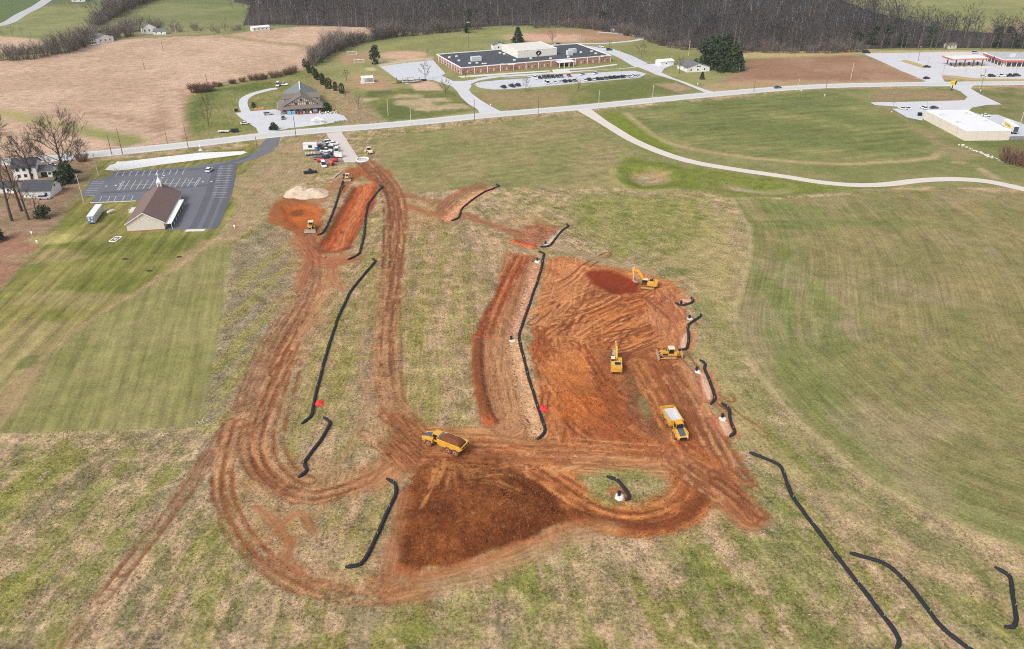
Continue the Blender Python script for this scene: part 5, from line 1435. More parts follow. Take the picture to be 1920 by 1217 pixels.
# ---- church
A, B = P(239.5, 435.5), P(310, 431)
org, ang, L, _ = frame(A, B, A)
e = empty("church", (A.x, A.y, 0), ang, "cream gabled church with brown roof and small white steeple", "church")
cl = 33.0
w, r = gable(e, 0, L, 0, cl, 3.1, 6.9, M_CREAM, M_RBRN, .45, 'y')
MB().box(-.03, L + .03, -.04, cl + .03, -.3, .45).build("brick_base", M_BRICK, e)
for s in (0, 1):       # white rake boards
    x0_, x1_ = (-.45, L / 2) if s == 0 else (L + .45, L / 2)
    z0_ = 3.1 - .45 * (3.8 / (L / 2))
    MB().add([(x0_, -.5, z0_ + .0), (x1_, -.5, 6.9), (x1_, -.5, 7.2), (x0_, -.5, z0_ + .3), (x0_, -.46, z0_), (x1_, -.46, 6.9), (x1_, -.46, 7.2), (x0_, -.46, z0_ + .3)],
             [(0, 1, 2, 3), (7, 6, 5, 4), (0, 4, 5, 1), (3, 2, 6, 7)]).build("rake_board", M_TRIM, e)
st = MB().box(L / 2 - .8, L / 2 + .8, cl - 3.2, cl - 1.6, 5.6, 8.6).build("steeple", M_TRIM, e)
MB().box(L / 2 - .95, L / 2 + .95, cl - 3.35, cl - 1.45, 8.6, 10.6, top=(.92, .92)).build("steeple_cap", M_TRIM, st)
MB().box(L / 2 - .45, L / 2 + .45, cl - 3.27, cl - 3.2, 6.9, 8.2).build("louvre", mat('louvre_shade', lin(150, 142, 120), .8, .05, 1), st)
MB().box(L / 2 - .09, L / 2 + .09, cl - 2.5, cl - 2.3, 10.6, 12.6).box(L / 2 - .55, L / 2 + .55, cl - 2.5, cl - 2.3, 11.6, 11.8).build("cross", M_TRIM, st)
MB().box(L + .1, L + 2.6, .2, cl * .78, 2.2, 2.4).build("porch_roof", M_TRIM, e)
for i in range(7): MB().cyl((L + 2.4, .6 + i * (cl * .78 - .8) / 6, -.2), (L + 2.4, .6 + i * (cl * .78 - .8) / 6, 2.2), .1, n=8).build("porch_post", M_TRIM, e)
for i in range(6): winx(e, 3 + i * 4.6, 4.4 + i * 4.6, .8, 2.1, L, 1)
for i in range(5): winx(e, 5 + i * 5.2, 6.4 + i * 5.2, .9, 2.3, 0, -1)
MB().box(-4.2, -.05, cl * .62, cl * .62 + 5, -.2, .5).build("ramp", M_CONC, e)
MB().tube([(-4.2, cl * .62, .5), (-4.2, cl * .62, 1.4), (-.1, cl * .62, 1.4)], .06, 5).build("railing", M_TRIM, e)

# ---- white house, garage and shed at the left
A, B = P(28, 338), P(72, 335)
_, ang, L, _ = frame(A, B, A)
e = empty("house", (A.x, A.y, 0), ang, "white two-storey house with dark roof among the oaks", "house")
gable(e, 0, L, 0, 9, 5.4, 8.2, M_WSID, M_RDRK, .5, 'x')
gable(e, L - .1, L + 5.5, 1.5, 8.0, 2.9, 4.4, M_WSID, M_RGRY, .4, 'x')
for x in (1.5, L / 2 - .6, L - 2.8):
    for z in (1.0, 3.7): win(e, x, x + 1.2, z, z + 1.4, 0)
MB().box(L + 1.0, L + 3.4, 1.36, 1.46, 0, 2.3).build("garage_door", M_BLK, e)
win(e, L + 3.9, L + 5.0, 1.0, 2.1, 1.5)
MB().box(L * .3, L * .3 + .9, 4, 5, 7.2, 9.2).build("chimney", M_BRICK, e)
A, B = P(45, 371), P(97, 370)
_, ang, L, _ = frame(A, B, A)
e = empty("garage", (A.x, A.y, 0), ang, "long white garage with dark grey roof in the house yard", "garage")
gable(e, 0, L, 0, 9.5, 3.0, 5.6, M_WSID, M_RDRK, .5, 'x')
for i in range(3): MB().box(.9 + i * 3.6, 3.7 + i * 3.6, -.07, -.01, 0, 2.3).build("garage_door", M_LGREY, e)
win(e, L - 2.4, L - 1.4, 1.0, 2.0, 0)
winx(e, 4, 5.2, 3.2, 4.2, L, 1)
A, B = P(-14, 363), P(29, 362)
_, ang, L, _ = frame(A, B, A)
e = empty("garage", (A.x, A.y, 0), ang, "lower white shed with grey roof cut by the left edge", "shed")
gable(e, 0, L, 0, 7, 2.4, 4.0, M_WSID, M_RDRK, .4, 'x')
win(e, L - 3, L - 2, .9, 1.9, 0)
MB().box(L - 6, L - 4.6, -.07, -.01, 0, 2).build("door", M_LGREY, e)

# ---- barn shop with timbered gable
A, B = P(527, 214.5), P(608, 209.5)
_, ang, L, _ = frame(A, B, A)
e = empty("barn_shop", (A.x, A.y, 0), ang, "timber-gabled barn shop with grey-green roof and wide porch", "shop")
MB().box(0, L, 3.0, 14, -.4, 3.6).build("wall", M_STUC, e)
gable(e, L * .12, L * .88, 12, 36, 4.2, 9.4, M_STUC, M_RGRN, .8, 'y')
# skirt roof over the porch, hipped round three sides
po = 1.6
MB().add([(-po, -po, 2.9), (L + po, -po, 2.9), (L + po, 17, 2.9), (-po, 17, 2.9), (L * .16, 6.0, 6.4), (L * .84, 6.0, 6.4), (L * .84, 17, 6.4), (L * .16, 17, 6.4),
          (-po, -po, 2.65), (L + po, -po, 2.65), (L + po, 17, 2.65), (-po, 17, 2.65)],
         [(0, 1, 5, 4), (1, 2, 6, 5), (3, 0, 4, 7), (4, 5, 6, 7), (2, 3, 7, 6), (0, 8, 9, 1), (1, 9, 10, 2), (3, 11, 8, 0), (8, 11, 10, 9), (2, 10, 11, 3)]).build("porch_roof", M_RTAN, e)
MB().add([(-po - .15, -po - .1, 2.6), (-po - .15, 17, 2.6), (-po - .15, 17, 2.95), (-po - .15, -po - .1, 2.95), (-po - .02, -po - .1, 2.6), (-po - .02, 17, 2.6), (-po - .02, 17, 2.95), (-po - .02, -po - .1, 2.95)],
         [(0, 1, 2, 3), (7, 6, 5, 4), (0, 3, 7, 4), (3, 2, 6, 7), (0, 4, 5, 1)]).build("gutter", M_TRIM, e)
# cross gable over the front
xm, gw = L * .5, L * .40
gfa = MB().add([(xm - gw * .95, 1.4, 4.0), (xm + gw * .95, 1.4, 4.0), (xm, 1.4, 8.6), (xm - gw * .95, 1.9, 4.0), (xm + gw * .95, 1.9, 4.0), (xm, 1.9, 8.6)], [(0, 1, 2), (5, 4, 3), (0, 3, 4, 1)]).build("gable_front", M_STUC, e)
Rf = MB()
for s in (-1, 1):
    xo = xm + s * (gw + 1.4); zo = 3.5
    Rf.add([(xo, .4, zo), (xm, .4, 9.1), (xm, 14, 9.1), (xo, 8, zo), (xo, .4, zo + .3), (xm, .4, 9.4), (xm, 14, 9.4), (xo, 8, zo + .3)], [(0, 1, 2, 3), (4, 5, 6, 7), (0, 4, 5, 1), (0, 3, 7, 4), (2, 6, 7, 3)])
Rf.build("gable_roof", M_RTAN, e)
MB().box(xm - .25, xm + .25, 15, 36.8, 9.45, 9.75).build("ridge_cap", M_TRIM, e)
for s in range(-7, 8):        # timber studs
    h = 4.0 + 4.6 * (1 - abs(s) / 7.6)
    MB().box(xm + s * gw * .125 - .12, xm + s * gw * .125 + .12, 1.3, 1.39, 4.0, h - .25).build("timber", M_WOOD, gfa)
MB().box(xm - gw * .52, xm + gw * .52, 1.24, 1.29, 5.7, 5.95).build("timber", M_WOOD, gfa)
win(e, xm - .6, xm + .6, 6.3, 7.5, 1.4, frame_m=M_WOOD)
win(e, xm - 3.8, xm - 2.4, 4.3, 5.4, 1.4, frame_m=M_WOOD); win(e, xm + 2.4, xm + 3.8, 4.3, 5.4, 1.4, frame_m=M_WOOD)
for s in (0, 1):             # shed dormers
    x0_ = 1.6 if s == 0 else L - 8.2
    dm = MB().box(x0_, x0_ + 6.6, 7.4, 12.5, 3.8, 6.6).build("dormer", M_STUC, e)
    MB().add([(x0_ - .4, 6.8, 6.5), (x0_ + 7.0, 6.8, 6.5), (x0_ + 7.0, 13, 7.9), (x0_ - .4, 13, 7.9), (x0_ - .4, 6.8, 6.75), (x0_ + 7.0, 6.8, 6.75), (x0_ + 7.0, 13, 8.15), (x0_ - .4, 13, 8.15)],
             [(0, 3, 2, 1), (4, 5, 6, 7), (0, 1, 5, 4), (1, 2, 6, 5), (2, 3, 7, 6), (3, 0, 4, 7)]).build("dormer_roof", M_RTAN, dm)
    for k in range(3): win(dm, x0_ + .7 + k * 2.0, x0_ + 1.9 + k * 2.0, 5.0, 6.1, 7.4, name="dormer_window")
for i in range(8): MB().box(.1 + i * (L - .4) / 7, .35 + i * (L - .4) / 7, -.9, -.65, -.2, 2.7).build("porch_post", M_WOOD, e)
for i in range(6): win(e, 1.2 + i * (L - 3) / 5.6, 3.0 + i * (L - 3) / 5.6, .6, 2.3, 3.0)
MB().box(xm + 3.5, xm + 5.3, 10.5, 12, 6.2, 7.2).build("vent_box", M_LGREY, e)
SHOP = (A, ang, L)

# ---- school
A, B, D = P(864.7, 140.3), P(1145, 116), P(817, 114)
_, ang, L, dep = frame(A, B, D)
e = empty("school", (A.x, A.y, 0), ang, "long low brick school with dark flat roof and white gym", "school")
hw = 4.2
MB().box(0, L, 0, dep, -.4, hw).build("wall", M_BRICK, e)
MB().box(.7, L - .7, .7, dep - .7, hw, hw + .06).build("flat_roof", M_RBLK, e)
for (x0_, x1_, y0_, y1_) in ((-.12, L + .12, -.12, .5), (-.12, L + .12, dep - .5, dep + .12), (-.12, .5, .5, dep - .5), (L - .5, L + .12, .5, dep - .5)):
    MB().box(x0_, x1_, y0_, y1_, hw + .002, hw + .5).build("parapet", M_TRIM, e)
NB = 12
for i in range(NB + 1):
    x = i * L / NB
    if abs(i - 8) < .5: continue
    MB().box(max(0, x - .25), min(L, x + .25), -.12, -.004, -.2, hw + .4).build("pilaster", M_TRIM, e)
    if i < NB and i != 8 and i != 7:
        for k in range(3):
            xx = x + 1.4 + k * 2.5
            if k == 1: MB().box(xx + .1, xx + 1.2, -.10, -.004, .4, 2.6).build("panel", M_STUC, e)
            else: win(e, xx, xx + 1.0, 1.2, 2.4, 0)
for i in range(9):
    winx(e, 4 + i * dep / 9.4, 5.6 + i * dep / 9.4, .8, 2.5, 0, -1)
    MB().box(-.1, -.004, 2.4 + i * dep / 9.4, 2.8 + i * dep / 9.4, -.2, hw).build("pilaster", M_TRIM, e)
# entrance porch
px0 = L * .615
pc = MB().box(px0, px0 + 12, -5.5, .4, 3.3, 3.9).build("porch_roof", M_TRIM, e)
for k in range(4): MB().box(px0 + .3 + k * 3.7, px0 + .7 + k * 3.7, -5.2, -4.8, -.2, 3.3).build("porch_post", M_TRIM, e)
MB().box(px0 + 2, px0 + 10, -.16, -.02, 0, 2.8).build("entrance_doors", M_GLASS, e)
# gym block from its roof corners
GH = 9.0
ga, gb, gd = P(970.6, 96, GH), P(1047.5, 91.5, GH), P(941.6, 83, GH)
ca, sa = math.cos(-ang), math.sin(-ang)
def loc2(q): 
    dx, dy = q.x - A.x, q.y - A.y
    return dx * ca - dy * sa, dx * sa + dy * ca
gx0, gy0 = loc2(ga); gx1, _ = loc2(gb); _, gy1 = loc2(gd)
gy1 = min(gy1, dep - 1)
gym = MB().box(gx0, gx1, gy0, gy1, hw - .3, GH).build("gym_block", M_GYM, e)
MB().box(gx0 + .4, gx1 - .4, gy0 + .4, gy1 - .4, GH, GH + .08).build("gym_roof", M_RGYM, gym)
MB().box(gx0 - .1, gx1 + .1, gy0 - .1, gy0 + .35, GH + .001, GH + .25).box(gx0 - .1, gx0 + .35, gy0 + .35, gy1 + .1, GH + .001, GH + .25).box(gx1 - .35, gx1 + .1, gy0 + .35, gy1 + .1, GH + .001, GH + .25).build("gym_coping", M_TRIM, gym)
# emblem on the gym wall: black oval mark with a pale inner crescent
ex, ez = gx0 + (gx1 - gx0) * .53, hw + 2.5
em = MB(); n = 20
em.add([(ex + 2.2 * math.cos(2 * math.pi * i / n) * (1 + .12 * math.sin(3 * i)), gy0 - .05, ez + 1.55 * math.sin(2 * math.pi * i / n)) for i in range(n)], [tuple(range(n))])
em = em.build("emblem", M_BLK, gym)
MB().add([(ex - .9, gy0 - .07, ez - .9), (ex - .2, gy0 - .07, ez + .2), (ex + 1.2, gy0 - .07, ez + .5), (ex + .4, gy0 - .07, ez - .1), (ex + .2, gy0 - .07, ez - .8)], [(0, 4, 3, 2, 1)]).build("emblem_mark", M_TRIM, em)
MB().add([(ex - 1.8, gy0 - .07, ez - 1.9), (ex - .7, gy0 - .07, ez - 1.6), (ex + .9, gy0 - .07, ez - 1.9), (ex - .6, gy0 - .07, ez - 2.3)], [(0, 3, 2, 1)]).build("emblem_mark", M_BLK, em)
# rooftop plant
def unit(px, py, lx, ly, h, m=M_LGREY, name="rooftop_unit"):
    q = P(px, py, hw); x, y = loc2(q)
    MB().box(x - lx / 2, x + lx / 2, y, y + ly, hw + .05, hw + h).build(name, m, e)
unit(894, 115, 7.2, 3.2, 3.0); unit(1069.5, 104, 4.2, 3.0, 3.2); unit(1075, 99.5, 5.4, 3.0, 2.8)
for (px, py) in [(856.5, 107), (861, 115), (881.5, 120), (895, 119.5), (938, 100.5), (946, 102.5), (965, 114), (996, 111), (1033, 111), (1090, 99.5), (1110, 97.5), (1118, 101.5), (1066, 108), (1130, 107), (843, 109)]:
    unit(px, py, 1.5, 1.2, .9, M_TRIM, "roof_vent")
unit(909, 120, 3.4, 1.6, .4, M_TRIM, "skylight"); unit(943, 121.5, 3.0, 1.4, .5, M_TRIM, "skylight"); unit(960, 121.5, 5.0, 1.5, .4, M_TRIM, "skylight")
SCH = (A, ang, L, dep)

# ---- shed behind the school, dark field shed, pavilion, far houses
def small_house(name, pa, pb, depth, zw, zr, wall, roof, label, cat, ridge='x', wins=2, door=True):
    A, B = P(*pa), P(*pb)
    _, ang, L, _ = frame(A, B, A)
    e = empty(name, (A.x, A.y, 0), ang, label, cat)
    gable(e, 0, L, 0, depth, zw, zr, wall, roof, .4, ridge)
    for i in range(wins):
        x = L * (i + .6) / (wins + .4)
        win(e, x - .5, x + .5, zw * .35, zw * .7, 0)
    if door: MB().box(L * .08, L * .08 + 1, -.08, -.01, 0, 2.0).build("door", M_LGREY, e)
    return e, L
small_house("shed", (925, 94), (948, 93), 8, 3.6, 5.4, M_WSID, M_RGRY, "small white gabled shed behind the school's west roof", "shed", 'y', 1)
e, L_ = small_house("field_shed", (1143, 60), (1166, 59), 7, 3.2, 4.6, M_WOOD, M_RDRK, "dark wooden shed at the edge of the wood", "shed", 'x', 0, False)
MB().box(1.0, 4.2, -.1, -.01, .4, 2.6).build("white_panel", M_TRIM, e)
e, L_ = small_house("white_house", (1288, 136), (1330, 133.5), 15, 3.0, 5.4, M_WSID, M_RGRY, "low white house with grey roof beside the evergreen clump", "house", 'y', 3)
MB().box(L_ * .4, L_ * .6, -.09, -.01, 3.4, 3.9).build("gable_vent", M_BLK, e)
small_house("white_garage", (1238, 124), (1263, 122), 7, 2.8, 3.8, M_WSID, M_LGREY and M_RWHT, "flat white outbuilding left of the low white house", "garage", 'x', 1)
small_house("far_house", (268, 64), (295, 62), 9, 5.0, 8.0, M_WSID, M_RGRY, "white two-storey farmhouse on the far field's crest", "house", 'y', 3)
small_house("far_garage", (288, 65), (311, 64.5), 7, 2.6, 4.2, M_WSID, M_RGRY, "small white garage right of the far farmhouse", "garage", 'x', 2)
small_house("white_barn", (185, 82), (214, 78), 14, 4.0, 6.2, M_WSID, M_RGRY, "white barn with grey roof at the stubble field's crest", "barn", 'y', 3)
small_house("far_bungalow", (135, 4), (160, 3), 9, 3.2, 5.0, M_WSID, M_RTAN, "pale bungalow at the very top left", "house", 'x', 2)
small_house("mobile_home", (474, 59), (506, 56), 6, 2.8, 3.6, M_WSID, M_RWHT, "long white mobile home at the wood's left end", "house", 'x', 4)
small_house("mobile_home", (1777, 91.5), (1793, 91.2), 6, 2.8, 3.8, M_STUC, M_RTAN, "pale house half hidden in the belt behind the fuel station", "house", 'x', 2)
A, B = P(679, 156), P(700, 155)
_, ang, L, _ = frame(A, B, A)
e = empty("pavilion", (A.x, A.y, 0), ang, "open white picnic shelter on the bare playing field", "shelter")
MB().box(-.4, L + .4, -.4, 6.4, 3.0, 3.3).build("roof", M_TRIM, e)
for x in (0, L):
    for y in (0, 6): MB().box(x - .12, x + .12, y - .12, y + .12, -.2, 3.0).build("post", M_TRIM, e)
MB().box(-.8, L + .8, -1.2, 7, -.1, .12).build("slab", M_CONC, e)
MB().box(.4, L - .4, 5.6, 5.8, .2, 2.6).build("back_wall", M_WSID, e)

# ---- flat-roofed store
A, B, D = P(1808, 264), P(1891, 263), P(1724.8, 224)
u = (D - A); 
_, ang, L, dep = frame(A, B, D)
sh = (Vector((D.x - A.x, D.y - A.y, 0))).dot(Vector((math.cos(ang), math.sin(ang), 0)))
e = empty("discount_store", (A.x, A.y, 0), ang, "flat-roofed store with white roof and beige walls", "store")
hh = 4.6
MB().box(0, L, 0, dep, -.4, hh).build("wall", M_BEIGE, e)
MB().box(.3, L - .3, .3, dep - .3, hh, hh + .05).build("flat_roof", M_RWHT, e)
for (x0_, x1_, y0_, y1_) in ((-.06, L + .06, -.06, .28), (-.06, L + .06, dep - .28, dep + .06), (-.06, .28, .28, dep - .28), (L - .28, L + .06, .28, dep - .28)):
    MB().box(x0_, x1_, y0_, y1_, hh + .002, hh + .35).build("parapet", M_TRIM, e)
for i in range(1, 5): MB().box(-.05, -.004, i * dep / 5 - .06, i * dep / 5 + .06, 0, hh).build("downpipe", mat('beige_seam', lin(190, 178, 160), .7), e)
for i in range(1, 4): MB().box(i * L / 4 - .05, i * L / 4 + .05, -.05, -.004, 0, hh).build("downpipe", mat('beige_seam', lin(190, 178, 160), .7), e)
ca2, sa2 = math.cos(-ang), math.sin(-ang)
for (px, py) in [(1764, 218), (1797, 247 - 15), (1813, 216), (1847, 230)]:
    q = P(px, py, hh); dx, dy = q.x - A.x, q.y - A.y
    x, y = dx * ca2 - dy * sa2, dx * sa2 + dy * ca2
    x = min(max(x, 3), L - 3); y = min(max(y, 3), dep - 3)
    MB().box(x - 1.2, x + 1.2, y - .9, y + .9, hh + .05, hh + 1.2).build("rooftop_unit", M_LGREY, e)

# ---- fuel station
A, B = P(1790, 126), P(1840, 124.5)
_, ang, L, _ = frame(A, B, A)
e = empty("fuel_canopy", (A.x, A.y, 0), ang, "long fuel canopy with red fascia on slim columns", "canopy")
cd = 9.0
MB().box(-4, L + 3.5, -1.5, cd + 1.5, 4.9, 5.75).build("fascia", M_RED2, e)
MB().box(-3.6, L + 3.1, -1.1, cd + 1.1, 5.75, 5.82).build("canopy_roof", M_RWHT, e)
MB().box(-3.7, L + 3.2, -1.2, cd + 1.2, 4.86, 4.898).build("soffit", M_TRIM, e)
MB().box(L * .45, L * .72, -1.58, -1.51, 5.0, 5.65).build("orange_panel", mat('orange_panel', lin(226, 160, 70), .5), e)
MB().box(-4.06, L + 3.56, -1.56, -1.505, 5.45, 5.58).build("fascia_stripe", M_TRIM, e)
for i in range(4):
    for y in (0, cd):
        MB().box(i * L / 3 - .25, i * L / 3 + .25, y - .25, y + .25, 0, 4.9).build("column", mat('dark_red_column', lin(104, 56, 56), .6), e)
for i in range(4):
    pu = MB().box(i * L / 3 - .45, i * L / 3 + .45, 3.9, 5.1, .15, 1.9).build("fuel_pump", mat('pump_grey', lin(90, 84, 88), .5), e)
    MB().box(i * L / 3 - .5, i * L / 3 + .5, 3.85, 5.15, 1.9, 2.2).build("pump_head", M_RED, pu)
    MB().box(i * L / 3 - .7, i * L / 3 + .7, -.6, cd + .6, 0.0, .15).build("island", M_CONC, e)
struct(sheet([(1778, 127), (1792, 122), (1850, 120), (1858, 128), (1790, 129.5)], .056, "fuel_apron", M_CONC), "pale concrete apron under the fuel canopy", "apron")
struct(sheet([(1764, 100), (1815, 97.5), (1822, 103), (1775, 106)], .056, "tank_slab", pave_mat('pinkish_concrete', lin(214, 204, 194), var=.05)), "pale concrete slab behind the fuel canopy", "slab")
A, B, D = P(1880, 126), P(1968, 126), P(1848, 113)
_, ang, L, dep = frame(A, B, D)
e = empty("convenience_store", (A.x, A.y, 0), ang, "convenience store with red fascia at the photo's right edge", "store")
MB().box(0, L, 0, dep, -.3, 4.6).build("wall", M_CREAM, e)
MB().box(-1.6, L + .6, -1.6, dep + .6, 3.6, 5.2).build("fascia", M_RED2, e)
MB().box(-1.66, L + .66, -1.66, dep + .66, 4.95, 5.35).build("fascia_stripe", M_TRIM, e)
MB().box(-1.3, L + .3, -1.3, dep + .3, 5.36, 5.42).build("flat_roof", mat('grey_flat_roof', lin(180, 182, 188), .8, .08, .3), e)
MB().box(1.2, L - 3, -.1, -.01, .4, 3.2).build("shop_front", M_GLASS, e)
MB().box(-.1, -.01, 1.5, dep - 2, .4, 3.2).build("shop_front", M_GLASS, e)
for k in range(10): MB().box(1.6 + k * 3.6, 2.1 + k * 3.6, -.2, -.11, .3, 3.4).build("mullion", M_TRIM, e)
for k in range(5): MB().box(-.2, -.11, 2.2 + k * 4.4, 3.0 + k * 4.4, .3, 3.4).build("mullion", M_TRIM, e)
MB().cyl((-1.75, dep * .42, 4.4), (-1.62, dep * .42, 4.4), .95, n=16).build("round_sign", mat('brown_red', lin(120, 44, 40), .5), e)
MB().box(L * .35, L * .35 + 3, dep * .5, dep * .5 + 2.4, 5.4, 6.6).build("rooftop_unit", M_LGREY, e)
MB().box(8, 11, dep * .3, dep * .3 + 2, 5.4, 6.4).build("rooftop_unit", M_LGREY, e)
struct(sheet([(1850, 115), (1880, 128), (1968, 128), (1968, 125), (1882, 125), (1856, 113)], .058, "shop_walk", M_CONC), "pale pavement along the convenience store front", "footpath")
# ================================================================ VEHICLES AND MACHINES
M_CATY = mat('machine_yellow', lin(222, 168, 56), .55, .12, .9, dirt=.6)
M_CATY2 = mat('machine_yellow_dusty', lin(216, 178, 100), .7, .16, 1.2, dirt=.6)
M_TYRE = mat('tyre_dusty', lin(78, 64, 56), .95, .25, 2, dirt=.5)
M_RIM = mat('rim_dusty_red', lin(170, 118, 96), .7, .15, 2)
M_TRK = mat('steel_track', lin(116, 92, 78), .8, .25, 3, dirt=.5)
M_STEEL = mat('worn_steel', lin(176, 160, 148), .55, .2, 2)
M_BODYIN = mat('dump_body_inside', lin(206, 206, 208), .55, .10, .8)
M_HOOD = mat('dark_hood', lin(84, 90, 104), .5, .1, 1)
M_CARGL = mat('car_glass', lin(30, 34, 40), .12, .1, 1, spec=.6)
M_RUB = mat('car_tyre', lin(36, 36, 38), .9, .1, 2)
M_LAMP = mat('headlight', lin(225, 228, 230), .2, .05, 1)
M_CREAMP = mat('cream_machine', lin(226, 214, 182), .55, .1, 1)
PAINT = {n: mat('paint_' + n, lin(*c), .35, .04, .4, spec=.5) for n, c in dict(white=(236, 236, 238), black=(34, 36, 40), silver=(186, 190, 194), grey=(112, 116, 122), blue=(52, 74, 104), red=(158, 62, 52), maroon=(150, 92, 76), navy=(44, 52, 68), tan=(196, 184, 162), charcoal=(66, 70, 76), teal=(70, 100, 112)).items()}

def wheel(mb_t, mb_r, x, y, r, w, n=14):
    mb_t.cyl((x, y - w / 2, r), (x, y + w / 2, r), r, n=n)
    s = 1 if y > 0 else -1
    mb_r.cyl((x, y + s * w / 2, r), (x, y + s * (w / 2 + .03), r), r * .55, n=n)

def car_proto(kind):
    """one car with its parts, origin on the ground, nose towards +x"""
    L, W, H = dict(sedan=(4.75, 1.85, 1.46), suv=(4.8, 1.95, 1.75), pickup=(5.8, 2.0, 1.9), van=(5.6, 2.05, 2.3), boxtruck=(7.0, 2.2, 2.9))[kind]
    h = L / 2; hw = W / 2
    e = empty("car", (0, 0, -500))
    zb = .32
    sill = H * .55
    if kind == 'pickup':
        prof = [(-h, zb), (-h, 1.05), (-h * .28, 1.05), (-h * .22, 1.10), (h * .42, 1.12), (h * .95, 1.02), (h, .8), (h, zb)]
        cab = [(-h * .26, 1.08), (-h * .20, H), (h * .16, H), (h * .40, 1.1)]
    elif kind == 'sedan':
        prof = [(-h, zb), (-h, .86), (-h * .66, .94), (h * .32, .94), (h * .92, .80), (h, .62), (h, zb)]
        cab = [(-h * .74, .92), (-h * .42, H), (h * .06, H), (h * .42, .92)]
    elif kind == 'suv':
        prof = [(-h, zb), (-h, 1.02), (h * .40, 1.06), (h * .94, .96), (h, .74), (h, zb)]
        cab = [(-h * .98, 1.0), (-h * .86, H), (h * .10, H), (h * .42, 1.04)]
    else:
        prof = [(-h, zb), (-h, 1.1), (h * .55, 1.12), (h * .95, 1.0), (h, .8), (h, zb)]
        cab = [(-h * .99, 1.08), (-h * .97, H), (h * .34, H), (h * .62, 1.1)]
    MB().side(prof, -hw, hw).build("body", PAINT['white'], e, bevel=.06)
    MB().side(cab, -hw * .93, hw * .93, taper=.14, ztaper=H - .05).build("windows", M_CARGL, e)
    rx0, rx1 = cab[1][0] - .02, cab[2][0] + .02
    MB().box(rx0, rx1, -hw * .93 + .12, hw * .93 - .12, H - .005, H + .05).build("roof", PAINT['white'], e)
    if kind == 'pickup':
        MB().box(-h + .12, -h * .30, -hw + .14, hw - .14, 1.052, 1.07).build("bed", M_BLK, e)
    for x in (-h * .62, h * .62):
        for y in (-hw + .1, hw - .1):
            t = MB().cyl((x, y - .11, .34), (x, y + .11, .34), .34, n=12).build("wheel", M_RUB, e)
    for y in (-hw * .7, hw * .7):
        MB().box(h - .02, h + .015, y - .18, y + .18, .62, .76).build("headlight", M_LAMP, e)
        MB().box(-h - .015, -h + .02, y - .16, y + .16, .7, .86).build("tail_light", PAINT['red'], e)
    return e
CARS = {k: car_proto(k) for k in ('sedan', 'suv', 'pickup', 'van')}
USED = set()
def car(kind, color, px, py, heading, label, group=None, z=None, scale=1.0, xy=None):
    p = onground(xy) if xy else G(px, py)
    if xy is None: p.z += 0.0
    p.z = max(p.z, 0.05)
    src = CARS[kind]
    if kind not in USED:
        USED.add(kind); c = src
        c.location = p; c.rotation_euler = (0, 0, heading)
    else:
        c = copy_tree(src, p, heading)
    if 'group' in c: del c['group']
    tag(c, label, {'sedan': 'car', 'suv': 'car', 'pickup': 'pickup', 'van': 'van'}[kind], group)
    recolor(c, {'body': PAINT[color], 'roof': PAINT[color]})
    return c
def head(a, b):
    p, q = P(*a), P(*b); return math.atan2(q.y - p.y, q.x - p.x)
ORD = ['first', 'second', 'third', 'fourth', 'fifth', 'sixth', 'seventh', 'eighth', 'ninth', 'tenth', 'eleventh', 'twelfth', 'thirteenth', 'fourteenth', 'fifteenth', 'sixteenth', 'seventeenth', 'eighteenth', 'nineteenth', 'twentieth', 'twenty-first']

# school rows
row_h = head((1025, 156), (1200, 142)) + math.pi / 2
zs3 = lambda x, y: (800 + x / 4.0, y / 4.0 + 1.6)
rowA = [(900, 622, 'white', 'van'), (960, 615, 'white', 'sedan'), (1000, 613, 'white', 'sedan'), (1035, 610, 'black', 'suv'), (1072, 607, 'black', 'sedan'), (1108, 603, 'grey', 'sedan'), (1185, 600, 'white', 'sedan'), (1216, 597, 'black', 'suv'), (1250, 594, 'white', 'sedan'), (1280, 592, 'navy', 'suv'), (1310, 590, 'charcoal', 'sedan'), (1341, 587, 'grey', 'suv'), (1374, 583, 'black', 'suv'), (1406, 580, 'black', 'suv'), (1436, 578, 'navy', 'sedan'), (1464, 576, 'charcoal', 'suv'), (1493, 575, 'white', 'suv'), (1524, 573, 'white', 'sedan'), (1554, 570, 'white', 'suv'), (1585, 568, 'white', 'sedan')]
for i, (x, y, c, k) in enumerate(rowA):
    car(k, c, *zs3(x, y), row_h, f"{c} car, {ORD[i]} from the left in the school's long lower row", "cars in the school's lower row")
rowB = [(815, 585, 'white', 'suv'), (850, 583, 'black', 'sedan'), (885, 580, 'charcoal', 'suv'), (916, 578, 'navy', 'suv'), (947, 575, 'black', 'sedan'), (980, 573, 'charcoal', 'sedan'), (1010, 572, 'grey', 'suv'), (1068, 567, 'red', 'sedan')]
for i, (x, y, c, k) in enumerate(rowB):
    car(k, c, *zs3(x, y), row_h + math.pi, f"{c} car, {ORD[i]} from the left in the school's short upper row", "cars in the school's upper row")
car('sedan', 'silver', *zs3(1165, 556), row_h + 2.2, "silver car alone in the aisle right of the school porch")
car('sedan', 'white', *zs3(1264, 549), row_h + 2.2, "white car alone in the aisle farther right of the porch")
for i, (x, y, c) in enumerate([(575, 653, 'black'), (640, 645, 'black'), (682, 639, 'navy')]):
    car(['suv', 'pickup', 'suv'][i], c, *zs3(x, y), row_h + .2, ["leftmost black car at the school lot's left end", "middle black pickup at the school lot's left end", "right dark car at the school lot's left end"][i], "cars at the school lot's left end")
car('sedan', 'white', *zs3(965, 336), .2, "white car parked by the bare tree behind the gym"); car('suv', 'charcoal', *zs3(992, 334), .2, "dark car parked by the bare tree behind the gym")
